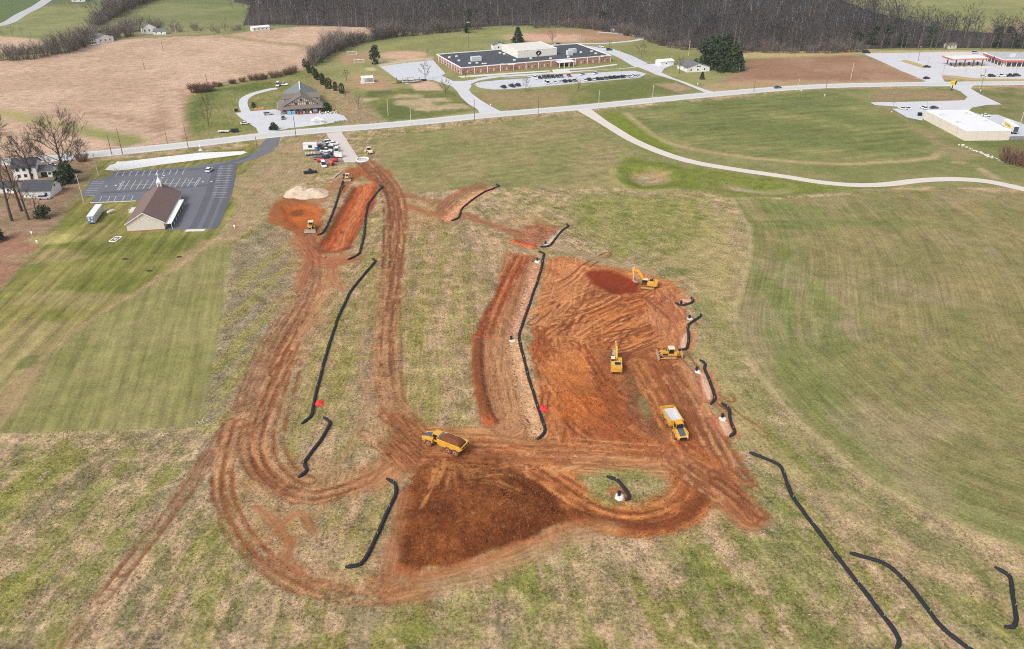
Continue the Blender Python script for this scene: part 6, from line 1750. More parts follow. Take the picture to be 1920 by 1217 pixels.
car('suv', 'white', *zs3(1302, 352), .1, "white car in the parking behind the school"); car('suv', 'charcoal', *zs3(1369, 372), .3, "dark car in the parking behind the school")
car('sedan', 'teal', 1458, 165.5, head((1440, 168), (1480, 165)), "dark teal car driving along the main road")
# shop, church, store, station, yard
car('sedan', 'white', 460, 233, head((440, 234), (480, 230)), "white sedan at the left edge of the shop lot")
car('suv', 'silver', 503, 215.5, head((490, 217), (520, 214)), "silver car parked by the shop's left corner")
car('sedan', 'teal', 531, 223, head((531, 215), (533, 230)), "small grey car nosing out before the shop porch")
car('suv', 'white', 393, 321, R(88), "white car standing at the top of the church car park")
for i, (px, py, k) in enumerate([(1691, 205, 'sedan'), (1701, 205, 'sedan'), (1731, 204, 'suv')]):
    car(k, 'white', px, py, R(100), ["left of two white cars at the store lot's left end", "right of two white cars at the store lot's left end", "white car right of the lamp post in the store lot"][i], "cars in the store lot")
car('sedan', 'charcoal', 1751, 203.5, R(10), "dark car half hidden behind the flat-roofed store")
car('sedan', 'white', 1848, 218, R(-14), "white car beside the store's back wall")
for i, (px, py, c, k) in enumerate([(1842, 144.5, 'white', 'sedan'), (1859, 144, 'black', 'suv'), (1877, 144, 'white', 'pickup'), (1893, 143.5, 'black', 'pickup'), (1906, 143, 'charcoal', 'suv')]):
    car(k, c, px, py, R(3), f"{c} vehicle, {ORD[i]} from the left in the station's road-side row", "vehicles in the station's road-side row")
car('sedan', 'black', 1738, 126.5, R(-3), "black car beside the grass island in the forecourt"); car('sedan', 'black', 1737, 148, R(20), "black car leaving the forecourt at the road"); car('van', 'black', 1624, 100, R(2), "dark van at the forecourt's far left corner")
car('suv', 'silver', 1828, 100, R(5), "pale van behind the fuel canopy")
for i, (px, py, c, k, hd) in enumerate([(98, 312, 'white', 'sedan', 5), (133, 332, 'maroon', 'sedan', 8), (127, 340, 'silver', 'pickup', 6), (85, 373, 'silver', 'suv', 4), (142, 324, 'black', 'sedan', 12)]):
    car(k, c, px, py, R(hd), ["white car on the drive beside the white house", "maroon car in the yard below the dark pine", "silver pickup parked right of the white garage", "silver car in front of the white garage", "black car nearest the church lot in the house yard"][i], "cars in the house yard")
car('van', 'white', 178, 84.5, R(20), "white van beside the barn at the stubble's crest")
# site pickups, side by side on the hardstanding
site = [(617, 268.5, 'white', 'suv', "white car, farthest in the stack of parked site vehicles"), (607, 270, 'silver', 'sedan', "silver car at the far left of the site vehicles"), (614, 274.5, 'white', 'pickup', "white pickup, second in the stack of site vehicles"),
        (613, 279.5, 'black', 'pickup', "black pickup, third in the stack of site vehicles"), (612, 284.5, 'white', 'pickup', "white pickup between two dark ones on the hardstanding"), (611, 289.5, 'white', 'sedan', "white sedan in the middle of the hardstanding"), (616, 297, 'navy', 'pickup', "dark blue pickup nearest the red tanks")]
for i, (px, py, c, k, lab) in enumerate(site):
    car(k, c, px, py, R(178 if i % 2 else 2), lab, "site vehicles on the hardstanding")
for i_, (x_, y_, c_, k_, l_) in enumerate([(626, 271, 'white', 'sedan', 'white car at the far right of the site vehicles'), (602, 276, 'charcoal', 'sedan', 'charcoal car just right of the office trailer'), (624, 291, 'black', 'sedan', 'black car in the gap right of the white sedan'), (603, 294, 'grey', 'pickup', 'grey pickup above the black flatbed trailer')]):
    car(k_, c_, x_, y_, R(2), l_, "site vehicles on the hardstanding")
car('pickup', 'silver', 630, 279, R(-80), "silver pickup beside the entrance pad"); car('van', 'white', 631.5, 286, R(-82), "white van beside the entrance pad")
car('pickup', 'black', 582, 325, head((560, 326), (600, 322)), "black pickup parked alone above the pale stone pile")
car('van', 'white', 607, 312, R(-70), "white service van beside the red tanks", "")

# ---- articulated dump trucks
def dump_truck(px_rear, px_front, label, loaded):
    a, b = G(*px_rear), G(*px_front)
    c = (a + b) / 2; c.z = gz(c.x, c.y)
    e = empty("dump_truck", c, math.atan2(b.y - a.y, b.x - a.x), label, "dump truck", "articulated dump trucks on the site")
    ch = MB().box(-4.9, 1.5, -.55, .55, .85, 1.3).box(1.2, 2.6, -.4, .4, .8, 1.2).build("chassis", M_BLK, e)
    hood = MB().side([(2.5, .95), (2.5, 2.35), (3.6, 2.3), (5.3, 1.85), (5.6, 1.2), (5.5, .85)], -1.25, 1.25).build("hood", M_CATY, e, bevel=.08)
    MB().side([(2.9, 2.36), (3.6, 2.34), (5.25, 1.91), (5.25, 1.86), (3.6, 2.28), (2.9, 2.3)], -.75, .75).build("hood_panel", M_HOOD, hood)
    MB().box(5.5, 5.64, -.85, .85, .95, 1.5).build("grille", M_BLK, hood)
    for y in (-.95, .95): MB().box(5.45, 5.62, y - .18, y + .18, 1.55, 1.75).build("headlight", M_LAMP, hood)
    for y in (-1, 1):
        MB().side([(2.4, 1.15), (2.55, 1.95), (4.45, 1.95), (4.7, 1.2), (4.45, 1.2), (4.25, 1.75), (2.75, 1.75), (2.6, 1.15)], y * 1.26 if y > 0 else -1.62, 1.62 if y > 0 else -1.26).build("fender", M_CATY, e)
    cab = MB().side([(1.2, 1.5), (1.15, 3.3), (2.7, 3.3), (3.0, 2.3), (3.0, 1.5)], -.85, .85, taper=.08, ztaper=3.2).build("cab", M_CARGL, e)
    MB().box(1.05, 2.75, -.88, .88, 3.3, 3.46).build("cab_roof", M_CATY, cab)
    for x in (1.2, 2.85):
        for y in (-.8, .8): MB().tube([(x, y, 1.5), (x if x < 2 else x - .15, y, 3.3)], .07, 5).build("cab_pillar", M_CATY, cab)
    MB().box(1.1, 3.05, -.9, .9, 1.35, 1.85).build("cab_base", M_CATY, cab)
    for y in (-1.35, 1.35): MB().tube([(2.9, y * .65, 2.6), (3.2, y, 2.7), (3.2, y, 2.3)], .04, 4).build("mirror", M_BLK, cab)
    # body: open skip, floor rising to the tail
    bw = 1.62
    Bo = MB()
    Bo.side([(-4.9, 1.55), (.4, 1.3), (.9, 1.6), (1.0, 1.75), (-5.4, 2.15)], -bw, bw)
    for s in (-1, 1):
        y0_, y1_ = (s * bw - .12, s * bw) if s > 0 else (s * bw, s * bw + .12)
        Bo.side([(-5.2, 2.0), (.85, 1.6), (1.0, 3.0), (-4.7, 2.85), (-5.45, 2.5)], y0_, y1_)
        Bo.box(-5.0, 1.0, min(s * bw, s * (bw + .12)), max(s * bw, s * (bw + .12)), 2.72, 2.9)
    Bo.side([(.85, 1.6), (1.05, 3.35), (1.2, 3.35), (1.0, 1.6)], -bw, bw)
    body = Bo.build("dump_body", M_CATY, e)
    MB().side([(-5.3, 2.17), (.92, 1.77), (.92, 1.80), (-5.3, 2.2)], -bw + .13, bw - .13).build("body_floor", M_BODYIN, body)
    for s in (-1, 1):
        y0_ = s * (bw - .135)
        MB().add([(-5.15, y0_, 2.2), (.9, y0_, 1.8), (.98, y0_, 2.96), (-4.7, y0_, 2.82)], [(0, 1, 2, 3)]).build("body_lining", M_BODYIN, body)
    MB().add([(.84, -bw + .13, 1.8), (.84, bw - .13, 1.8), (1.03, bw - .13, 3.3), (1.03, -bw + .13, 3.3)], [(0, 1, 2, 3)]).build("body_lining", M_BODYIN, body)
    tg = MB().side([(-5.62, 2.2), (-5.48, 2.2), (-5.36, 2.95), (-5.5, 2.95)], -bw - .12, bw + .12).build("tailgate", M_CATY, body)
    for k in range(4): MB().box(-5.68, -5.60, -1.2 + k * .68, -.85 + k * .68, 2.4, 2.7).build("slot", M_BLK, tg)
    for x in (3.55, -1.75, -3.65):
        for y in (-1.28, 1.28):
            t = MB().cyl((x, y - .36, .88), (x, y + .36, .88), .9, n=18).build("wheel", M_TYRE, e, bevel=.06)
            s = 1 if y > 0 else -1
            MB().cyl((x, y + s * .30, .88), (x, y + s * .385, .88), .46, n=14).build("rim", M_RIM, t)
            MB().cyl((x, y + s * .385, .88), (x, y + s * .43, .88), .16, n=8).build("hub", M_BLK, t)
    if loaded:
        mb = MB(); n, m = 14, 8; rn = random.Random(4); vs = []
        for j in range(m):
            for i in range(n):
                x = -4.7 + 5.5 * i / (n - 1); y = -1.42 + 2.84 * j / (m - 1)
                ed = min(i, n - 1 - i, 3) / 3 * min(j, m - 1 - j, 2) / 2
                vs.append((x, y, 2.65 + 1.0 * math.sin(math.pi * min(1, ed * .5)) ** .8 + rn.uniform(-.08, .08)))
        mb.add(vs, [(j * n + i, j * n + i + 1, (j + 1) * n + i + 1, (j + 1) * n + i) for j in range(m - 1) for i in range(n - 1)])
        base = [(v[0], v[1], 2.0) for v in vs]
        edge = [i for i in range(n)] + [j * n + n - 1 for j in range(1, m)] + [(m - 1) * n + i for i in range(n - 2, -1, -1)] + [j * n for j in range(m - 2, 0, -1)]
        k0 = len(mb.v); mb.v += [(vs[i][0], vs[i][1], 2.0) for i in edge]
        for q in range(len(edge)):
            r = (q + 1) % len(edge); mb.f.append((edge[q], k0 + q, k0 + r, edge[r]))
        lo = mb.build("soil_load", mat('soil_brown', lin(118, 70, 46), .95, .3, 2.5, bump=.6), None)
        lo.location = c; lo.rotation_euler = (0, 0, math.atan2(b.y - a.y, b.x - a.x))
        tag(lo, "brown soil heaped in the loaded dump truck's body", "soil")
    return e
dump_truck((868, 853), (803, 827), "yellow articulated dump truck heaped with soil on the fill platform", True)
dump_truck((1252, 784), (1277, 826), "yellow articulated dump truck with empty pale body on the haul road", False)

# ---- excavators
def track_frame(e, L, h, w, y, m=M_TRK, sprocket=True):
    r = h / 2; n = 8
    prof = [(-L / 2 + r - r * math.cos(math.pi * i / n - math.pi / 2) , r - r * math.sin(math.pi / 2 - math.pi * i / n)) for i in range(n + 1)]
    left = [(-(L / 2 - r) - r * math.sin(math.pi * i / n), r - r * math.cos(math.pi * i / n)) for i in range(n + 1)]
    right = [((L / 2 - r) + r * math.sin(math.pi * i / n), r + r * math.cos(math.pi * i / n)) for i in range(n + 1)]
    prof = left + right
    t = MB().side(prof, y - w / 2, y + w / 2).build("track", m, e)
    s = 1 if y > 0 else -1
    MB().side([(q[0] * .82, r + (q[1] - r) * .55) for q in prof], min(y + s * w / 2, y + s * (w / 2 + .05)), max(y + s * w / 2, y + s * (w / 2 + .05))).build("track_frame", M_CATY2, t)
    k = int(L / .55)
    g = MB()
    for i in range(k):
        x = -L / 2 + r + (L - 2 * r) * i / (k - 1)
        g.box(x - .08, x + .08, y - w / 2 - .02, y + w / 2 + .02, h, h + .07)
    g.build("grousers", M_TRK, t)
    return t
def arm(pts, w, name, m, e, hs):
    """boxed boom along points in x-z with heights hs"""
    vs = []; n = len(pts)
    for i, (x, z) in enumerate(pts):
        a = pts[max(i - 1, 0)]; b = pts[min(i + 1, n - 1)]
        dx, dz = b[0] - a[0], b[1] - a[1]; l = math.hypot(dx, dz); nx, nz = -dz / l, dx / l
        for sy in (-w / 2, w / 2):
            vs += [(x + nx * hs[i] / 2, sy, z + nz * hs[i] / 2), (x - nx * hs[i] / 2, sy, z - nz * hs[i] / 2)]
    fs = []
    for i in range(n - 1):
        a = i * 4; b = a + 4
        fs += [(a, b, b + 2, a + 2), (a + 1, a + 3, b + 3, b + 1), (a, a + 1, b + 1, b), (a + 2, b + 2, b + 3, a + 3)]
    fs += [(0, 2, 3, 1), ((n - 1) * 4, (n - 1) * 4 + 1, (n - 1) * 4 + 3, (n - 1) * 4 + 2)]
    return MB().add(vs, fs).build(name, m, e)
def excavator(px, py, heading, label, track_turn=0.0, reach=1.0, fold=0.0, lift=0.0):
    p = G(px, py)
    e = empty("excavator", p, heading, label, "excavator", "excavators in the cut")
    for y in (-1.25, 1.25): 
        t = track_frame(e, 4.9, .95, .6, y)
        if track_turn: pass
    MB().box(-1.2, 1.2, -1.0, 1.0, .4, .95).cyl((0, 0, .9), (0, 0, 1.2), .8, n=16).build("undercarriage", M_BLK, e)
    n = 10
    rear = [(-3.05 * math.cos(a), 1.48 * math.sin(a) / math.sin(1.05)) for a in [(-1.05 + 2.1 * i / n) * .48 for i in range(n + 1)]]
    poly = [(1.7, -1.45), (1.7, 1.45)] + [(-2.2, 1.45)] + [(-3.1 + .35 * abs(2 * i / n - 1) ** 2, 1.45 - 2.9 * i / n) for i in range(n + 1)] + [(-2.2, -1.45)]
    house = MB().prism(poly, 1.2, 2.25).build("house", M_CATY, e)
    MB().prism([(-2.05, 1.46), (-3.12, 1.30), (-3.22, .6), (-3.22, -.6), (-3.12, -1.30), (-2.05, -1.46)], 1.15, 2.5).build("counterweight", M_CATY, house, bevel=.1)
    MB().box(-1.95, .1, -1.3, 1.3, 2.25, 2.55).build("engine_cover", M_CATY2, house)
    MB().box(-1.7, -.5, -.9, .5, 2.552, 2.6).build("engine_grille", M_BLK, house)
    MB().cyl((-1.2, -.9, 2.5), (-1.2, -.9, 3.0), .09, n=8).build("exhaust", M_BLK, house)
    cab = MB().side([(.15, 2.2), (.1, 3.15), (1.45, 3.15), (1.85, 2.4), (1.85, 1.3), (.15, 1.3)], .42, 1.45).build("cab", M_CARGL, e)
    MB().box(.05, 1.5, .40, 1.47, 3.15, 3.25).build("cab_roof", M_CREAMP, cab)
    for x in (.14, 1.78):
        for y in (.45, 1.42): MB().tube([(x, y, 1.3), (x, y, 2.35), (min(x, 1.46), y, 3.15)], .05, 4).build("cab_pillar", M_CATY, cab)
    MB().box(.1, 1.7, -1.44, -.5, 2.25, 2.75).build("tool_box", M_CATY, house)
    bm_ = arm([(1.2, 1.9), (2.6 - .3 * lift, 4.0 + .2 * lift), (3.6 - .5 * lift, 4.7 + .6 * lift), (6.2 * reach, 4.6 + .3 * fold + 1.3 * lift)], .5, "boom", M_CATY, e, [.6, .9, .85, .5])
    tip = (6.2 * reach, 4.6 + .3 * fold + 1.3 * lift)
    sx, sz = tip[0] + .9 - 1.6 * fold, tip[1] - 2.9 - .5 * lift
    arm([(tip[0] - .55, tip[1] + .55), tip, (sx, sz)], .42, "stick", M_CATY2, e, [.4, .75, .35])
    bk = MB().side([(sx + .25, sz + .2), (sx + .3, sz - .5), (sx - .2, sz - 1.15), (sx - 1.0, sz - 1.2), (sx - 1.05, sz - 1.0), (sx - .45, sz - .85), (sx - .1, sz - .35), (sx - .1, sz + .2)], -.7, .7)
    for s in (-.72, .66): bk.side([(sx + .2, sz + .1), (sx + .3, sz - .5), (sx - .2, sz - 1.15), (sx - 1.0, sz - 1.2), (sx - .3, sz - .1)], s, s + .06)
    bk = bk.build("bucket", M_STEEL, e)
    for k in range(5): MB().box(sx - 1.3, sx - 1.0, -.66 + k * .31, -.54 + k * .31, sz - 1.2, sz - 1.08).build("tooth", M_STEEL, bk)
    for y in (-.42, .42): MB().cyl((1.9, y, 1.6), (3.3, y, 4.1), .11, n=8).build("boom_cylinder", M_STEEL, e)
    MB().cyl((3.6 - .5 * lift, 0, 5.2 + .6 * lift), (tip[0] - .5, 0, tip[1] + .6), .11, n=8).build("stick_cylinder", M_STEEL, e)
    MB().cyl((tip[0] + .2, 0, tip[1] + .35), (sx + .3, 0, sz + .9), .09, n=8).build("bucket_cylinder", M_STEEL, e)
    return e
excavator(1214, 539, math.pi - .25, "yellow excavator with raised boom digging at the cut's top corner", reach=.8, fold=.8, lift=1.0)
excavator(1155, 693, R(86), "yellow excavator seen from behind its counterweight in the cut", reach=1.05, fold=-.2)

# ---- bulldozers
def dozer(px, py, heading, label, s=1.0, ripper=True, paint=M_CATY, cabtop=M_CREAMP):
    p = G(px, py)
    e = empty("bulldozer", p, heading, label, "bulldozer", "bulldozers on the site")
    e.scale = (s, s, s)
    for y in (-1.05, 1.05): track_frame(e, 4.2, 1.15, .6, y)
    MB().box(-2.0, 1.8, -.72, .72, .5, 1.5).build("chassis", M_BLK, e)
    hd = MB().side([(.35, 1.3), (.35, 2.15), (2.3, 2.05), (2.45, 1.9), (2.45, .8), (1.8, .7)], -.62, .62).build("engine_hood", paint, e, bevel=.06)
    MB().box(2.45, 2.5, -.5, .5, .95, 1.85).build("grille", M_BLK, hd)
    MB().cyl((1.5, -.3, 2.05), (1.5, -.3, 3.0), .09, n=8).build("exhaust", M_BLK, hd)
    MB().cyl((1.0, .3, 2.1), (1.0, .3, 2.7), .13, n=8).build("air_cleaner", M_BLK, hd)
    cab = MB().box(-1.2, .35, -.75, .75, 1.5, 2.95, top=(.12, .08)).build("cab", M_CARGL, e)
    MB().box(-1.3, .45, -.9, .9, 2.95, 3.12).build("cab_roof", cabtop, cab)
    for x in (-1.15, .3):
        for y in (-.7, .7): MB().tube([(x, y, 1.5), (x * .9, y * .93, 2.95)], .07, 4).build("cab_pillar", paint, cab)
    for y in (-1, 1): MB().box(-1.9, .5, y * 1.06 - .35, y * 1.06 + .35, 1.25, 1.55).build("fender", paint, e)
    MB().box(-2.4, -1.2, -.72, .72, 1.3, 2.0).build("fuel_tank", paint, e)
    # blade: curved plate
    n = 7; prof = []
    for i in range(n):
        a = -0.55 + 1.1 * i / (n - 1); prof.append((3.45 - .75 * math.cos(a) + .35, .15 + 1.35 * i / (n - 1)))
    prof2 = [(x - .14, z) for x, z in prof[::-1]]
    bl = MB().side(prof + prof2, -1.95, 1.95).build("blade", M_STEEL, e)
    for y in (-1.5, 1.5): MB().cyl((-.2, y, .6), (3.0, y, .5), .13, n=8).build("push_arm", paint, e)
    for y in (-.55, .55): MB().cyl((2.3, y, 1.9), (2.95, y, 1.0), .09, n=8).build("lift_cylinder", M_STEEL, e)
    if ripper:
        rp = MB().box(-3.5, -3.1, -1.0, 1.0, .9, 1.3).build("ripper_beam", paint, e)
        for y in (-.8, 0, .8): MB().box(-3.6, -3.35, y - .09, y + .09, .1, 1.6).build("ripper_shank", M_STEEL, rp)
        for y in (-.5, .5): MB().cyl((-2.3, y, 1.8), (-3.3, y, 1.2), .1, n=8).cyl((-2.2, y, .8), (-3.2, y, 1.0), .12, n=8).build("ripper_link", paint, rp)
    return e
dozer(1254, 670, math.pi + .03, "yellow bulldozer with rear ripper pushing left beside the cut", 1.0)
dozer(584, 431, R(-86), "yellow bulldozer facing the camera at the borrow pit's corner", 1.05, False)
dozer(652, 337, R(-84), "small yellow bulldozer at the top of the red cut strip", .85, False, mat('dozer_pale_yellow', lin(226, 190, 110), .6, .1, 1))

# ---- soil compactor, cream
p = G(692, 287)
e = empty("soil_compactor", p, R(120), "cream single-drum compactor parked right of the entrance pad", "compactor")
MB().cyl((1.9, -1.05, .75), (1.9, 1.05, .75), .75, n=18).build("drum", M_STEEL, e)
MB().box(.9, 2.9, -1.25, -1.1, .5, 1.0).box(.9, 2.9, 1.1, 1.25, .5, 1.0).box(2.75, 2.95, -1.25, 1.25, .5, 1.0).build("drum_frame", M_CREAMP, e)
MB().side([(-2.9, .7), (-2.8, 1.5), (-1.4, 1.75), (-.1, 1.6), (.4, .9), (.2, .6)], -.95, .95).build("engine_hood", M_CREAMP, e, bevel=.1)
cab = MB().box(-.7, .75, -.75, .75, 1.4, 2.75, top=(.1, .06)).build("cab", M_CARGL, e)
MB().box(-.85, .9, -.85, .85, 2.75, 2.9).build("cab_roof", M_CREAMP, cab)
for y in (-1.0, 1.0):
    t = MB().cyl((-1.6, y - .28, .75), (-1.6, y + .28, .75), .75, n=16).build("wheel", M_TYRE, e)
    s = 1 if y > 0 else -1
    MB().cyl((-1.6, y + s * .28, .75), (-1.6, y + s * .32, .75), .36, n=12).build("rim", M_CREAMP, t)

# ---- semi-trailer by the store, with the yellow name panel
a, b = P(1912, 259), P(1873, 232)
c = (a + b) / 2
e = empty("semi_trailer", (c.x, c.y, .05), math.atan2(b.y - a.y, b.x - a.x), "white box trailer with yellow name panel beside the flat-roofed store", "trailer")
LT = 14.5
box_ = MB().box(-LT / 2, LT / 2, -1.3, 1.3, 1.1, 4.1).build("box", M_WSID, e)
MB().box(-LT / 2 - .05, -LT / 2 - .005, -1.15, 1.15, 1.3, 3.9).build("rear_doors", mat('dark_trailer_end', lin(70, 74, 82), .6), box_)
MB().box(-LT / 2, LT / 2, -.5, .5, .8, 1.09).build("chassis", M_BLK, e)
for x in (-LT / 2 + 1.2, -LT / 2 + 2.5, LT / 2 - 3):
    for y in (-1.0, 1.0): MB().cyl((x, y - .28, .5), (x, y + .28, .5), .5, n=12).build("wheel", M_RUB, e)
def lettering(txt, size, m, parent, loc, rot, name="lettering"):
    cu = bpy.data.curves.new("lettering", 'FONT'); cu.body = txt; cu.size = size; cu.align_x = 'CENTER'; cu.align_y = 'CENTER'; cu.resolution_u = 2
    tmp = bpy.data.objects.new("tmp_text", cu); COL.objects.link(tmp)
    bpy.context.view_layer.update()
    me = bpy.data.meshes.new_from_object(tmp.evaluated_get(bpy.context.evaluated_depsgraph_get()))
    bpy.data.objects.remove(tmp); bpy.data.curves.remove(cu)
    me.materials.clear(); me.materials.append(m)
    o = bpy.data.objects.new(name, me); COL.objects.link(o); o.parent = parent; o.location = loc; o.rotation_euler = rot
    return o
for s in (1, -1):
    MB().box(-3.4, 4.2, min(s * 1.305, s * 1.34), max(s * 1.305, s * 1.34), 2.0, 3.6).build("name_panel", M_YEL, box_)
    lettering("DOLLAR GENERAL", .82, M_BLK, box_, (.4, s * 1.36, 2.8), (R(90), 0, R(180) if s > 0 else 0))
# ---- white box container on the church lawn, tank, frame, job trailer etc.
a, b = P(172, 420.5), P(189, 397)
c = (a + b) / 2; hd = math.atan2(b.y - a.y, b.x - a.x); LC = (b - a).length
e = empty("storage_trailer", (c.x, c.y, 0), hd, "pale grey storage trailer with blue end on the church lawn", "trailer")
bx = MB().box(-LC / 2, LC / 2, -1.25, 1.25, .45, 3.1).build("box", M_LGREY, e)
MB().box(-LC / 2 + .05, LC / 2 - .05, -1.2, 1.2, 3.1, 3.14).build("roof", M_WSID, bx)
MB().box(-LC / 2 - .06, -LC / 2 - .005, -1.2, 1.2, .5, 3.05).build("rear_doors", mat('blue_grey_doors', lin(108, 134, 164), .6, .1, 1), bx)
for y, z in ((-.6, 2.4), (.5, 1.7), (-.5, 1.2), (.55, 2.5)): MB().box(-LC / 2 - .09, -LC / 2 - .061, y - .3, y + .3, z - .2, z + .25).build("placard", M_WSID, bx)
for x in (-LC / 2 + 1.2, LC / 2 - 1.5):
    for y in (-1.0, 1.0): MB().cyl((x, y - .15, .4), (x, y + .15, .4), .4, n=10).build("wheel", M_RUB, e)
for i in range(10): MB().box(-LC / 2 + .4 + i * (LC - .8) / 9, -LC / 2 + .46 + i * (LC - .8) / 9, 1.251, 1.29, .5, 3.05).build("rib", M_LGREY, bx)
p = G(208.5, 400)
e = empty("propane_tank", p, R(66), "small white propane tank lying beside the storage trailer", "tank")
MB().tube([(-1.75, 0, .85), (-1.6, 0, .85), (-1.3, 0, .85), (1.3, 0, .85), (1.6, 0, .85), (1.75, 0, .85)], [.12, .38, .52, .52, .38, .12], 12).build("tank", M_WSID, e, smooth=True)
for x in (-.9, .9): MB().box(x - .12, x + .12, -.4, .4, -.1, .45).build("saddle", M_CONC, e)
MB().cyl((0, 0, 1.3), (0, 0, 1.55), .2, n=10).build("dome", M_LGREY, e)
p = G(217, 449)
e = empty("planter", p, R(82), "white-bordered planting frame lying on the church lawn", "frame")
MB().box(-2.3, 2.3, -1.3, -1.0, 0, .3).box(-2.3, 2.3, 1.0, 1.3, 0, .3).box(-2.3, -2.0, -1, 1, 0, .3).box(2.0, 2.3, -1, 1, 0, .3).build("border", M_TRIM, e)
MB().box(-2.0, 2.0, -1.0, 1.0, 0, .12).build("soil_bed", mat('bed_soil', lin(126, 92, 86), .95, .3, 2), e)
MB().box(-.6, .8, -.4, .4, .12, .3).build("stone", M_CONC, e)
for i, (px, py) in enumerate([(235, 486), (336, 482), (280, 508)]):
    p = G(px, py); o = MB().lump((0, 0, -.05), (1.2, .6, .35), seed=i, n=9, m=4).build("soil_lump", mat('dark_soil', lin(62, 54, 46), .95, .3, 2)); o.location = p
    tag(o, ["flat dark manhole-like lump on the church lawn", "dark lump on the lawn near the pink strip's top", "dark lump on the church lawn nearest the hay meadow"][i], "lump")
# job trailer
p = G(582.5, 281)
e = empty("office_trailer", p, R(3), "white site office trailer with one dark window", "trailer")
MB().box(-3.2, 3.2, -1.3, 1.3, .55, 3.2).build("box", M_WSID, e)
MB().box(-3.3, 3.3, -1.4, 1.4, 3.2, 3.32).build("roof", M_RWHT, e)
win(e, -.6, 1.0, 1.5, 2.5, -1.3, frame_m=M_BLK)
MB().box(2.0, 2.8, -1.36, -1.305, .6, 2.6).build("door", M_LGREY, e)
for x in (-1.2, -.2): MB().cyl((x, -1.2, .35), (x, -.9, .35), .35, n=10).build("wheel", M_RUB, e)
o = MB().box(-.55, .55, -.55, .55, 0, 2.2, top=(.03, .03)); e = empty("portable_toilet", G(594, 283), R(8), "blue portable toilet beside the office trailer", "toilet")
o.build("cabin", mat('toilet_blue', lin(50, 110, 180), .6, .05, 1), e); MB().box(-.6, .6, -.6, .6, 2.2, 2.35, top=(.2, .2)).build("roof", M_WSID, e); MB().box(-.35, .35, -.58, -.54, .1, 1.9).build("door", mat('toilet_blue2', lin(70, 130, 196), .6), e)
e = empty("pipe_rack", G(582, 291), R(14), "rack of pale pipes on a dark trailer below the office trailer", "rack")
MB().box(-2.3, 2.3, -1.1, 1.1, .5, .7).build("deck", M_BLK, e)
for i in range(7): MB().cyl((-2.1 + i * .7, -1.25, .95), (-2.1 + i * .7, 1.25, .95), .24, n=8).build("pipe", M_LGREY, e)
for x in (-.8, .8):
    for y in (-1.2, 1.2): MB().cyl((x, y - .12, .35), (x, y + .12, .35), .35, n=10).build("wheel", M_RUB, e)
e = empty("flatbed_trailer", G(595, 299), R(4), "black slatted flatbed trailer left of the dark blue pickup", "trailer")
for i in range(8): MB().box(-1.9 + i * .5, -1.45 + i * .5, -1.0, 1.0, .55, .68).build("plank", M_BLK, e)
MB().box(-2.6, 2.2, -1.12, -1.0, .5, 1.0).box(-2.6, 2.2, 1.0, 1.12, .5, 1.0).build("side_rail", M_GREYM, e)
for x in (-.5, .5):
    for y in (-1.25, 1.25): MB().cyl((x, y - .12, .35), (x, y + .12, .35), .35, n=10).build("wheel", M_RUB, e)
M_REDT = mat('red_tank', lin(182, 66, 54), .5, .08, 1); M_ORT = mat('orange_drum', lin(204, 92, 62), .5, .08, 1)
for i, (px, py, hd, mm, lab) in enumerate([(602, 304, 5, M_REDT, "red cylindrical tank left of the service van"), (627, 304, -6, M_REDT, "red cylindrical tank nearest the entrance pad"), (622, 310, -60, M_ORT, "orange drum with open dark mouth among the red tanks")]):
    e = empty("site_tank", G(px, py), R(hd), lab, "tank", "red and orange tanks on the site")
    if i < 2:
        MB().tube([(-1.9, 0, 1.1), (-1.7, 0, 1.1), (1.7, 0, 1.1), (1.9, 0, 1.1)], [.5, .85, .85, .5], 14).build("tank", mm, e, smooth=True)
        MB().cyl((0, 0, 1.9), (0, 0, 2.2), .22, n=10).build("filler", M_BLK, e)
    else:
        MB().tube([(-1.6, 0, 1.15), (-1.3, 0, 1.15), (1.2, 0, 1.15), (1.6, 0, 1.15)], [.6, 1.0, 1.0, .8], 14).build("drum", mm, e, smooth=True)
        MB().cyl((1.601, 0, 1.15), (1.63, 0, 1.15), .62, n=14).build("mouth", M_BLK, e)
    for x in (-1.0, 1.0): MB().box(x - .12, x + .12, -.7, .7, -.1, .45).build("skid", M_BLK, e)
e = empty("cargo_trailer", G(635, 295), R(-4), "white enclosed cargo trailer at the entrance pad's edge", "trailer")
MB().box(-1.9, 1.9, -1.1, 1.1, .5, 2.3).build("box", M_WSID, e); MB().box(-1.95, 1.95, -1.15, 1.15, 2.3, 2.36).build("roof", M_CREAM, e)
for y in (-1.15, 1.15): MB().cyl((0, y - .1, .35), (0, y + .1, .35), .35, n=10).build("wheel", M_RUB, e)
c = G(680, 300)
e = empty("washout_pool", c, 0, "round white washout basin at the entrance pad's lower corner", "basin")
ring = MB(); n = 24; vs = []
for r, z in ((3.0, 0), (2.9, .5), (2.6, .5), (2.5, .15)):
    for i in range(n): vs.append((r * math.cos(6.2832 * i / n), r * 1.25 * math.sin(6.2832 * i / n), z))
ring.add(vs, [(k * n + i, k * n + (i + 1) % n, (k + 1) * n + (i + 1) % n, (k + 1) * n + i) for k in range(3) for i in range(n)]); ring.build("rim", M_WSID, e, smooth=True)
MB().add([(2.55 * math.cos(6.2832 * i / n), 2.55 * 1.25 * math.sin(6.2832 * i / n), .12) for i in range(n)], [tuple(range(n))]).build("liner", mat('liner_grey', lin(196, 200, 204), .6, .1, .5), e)

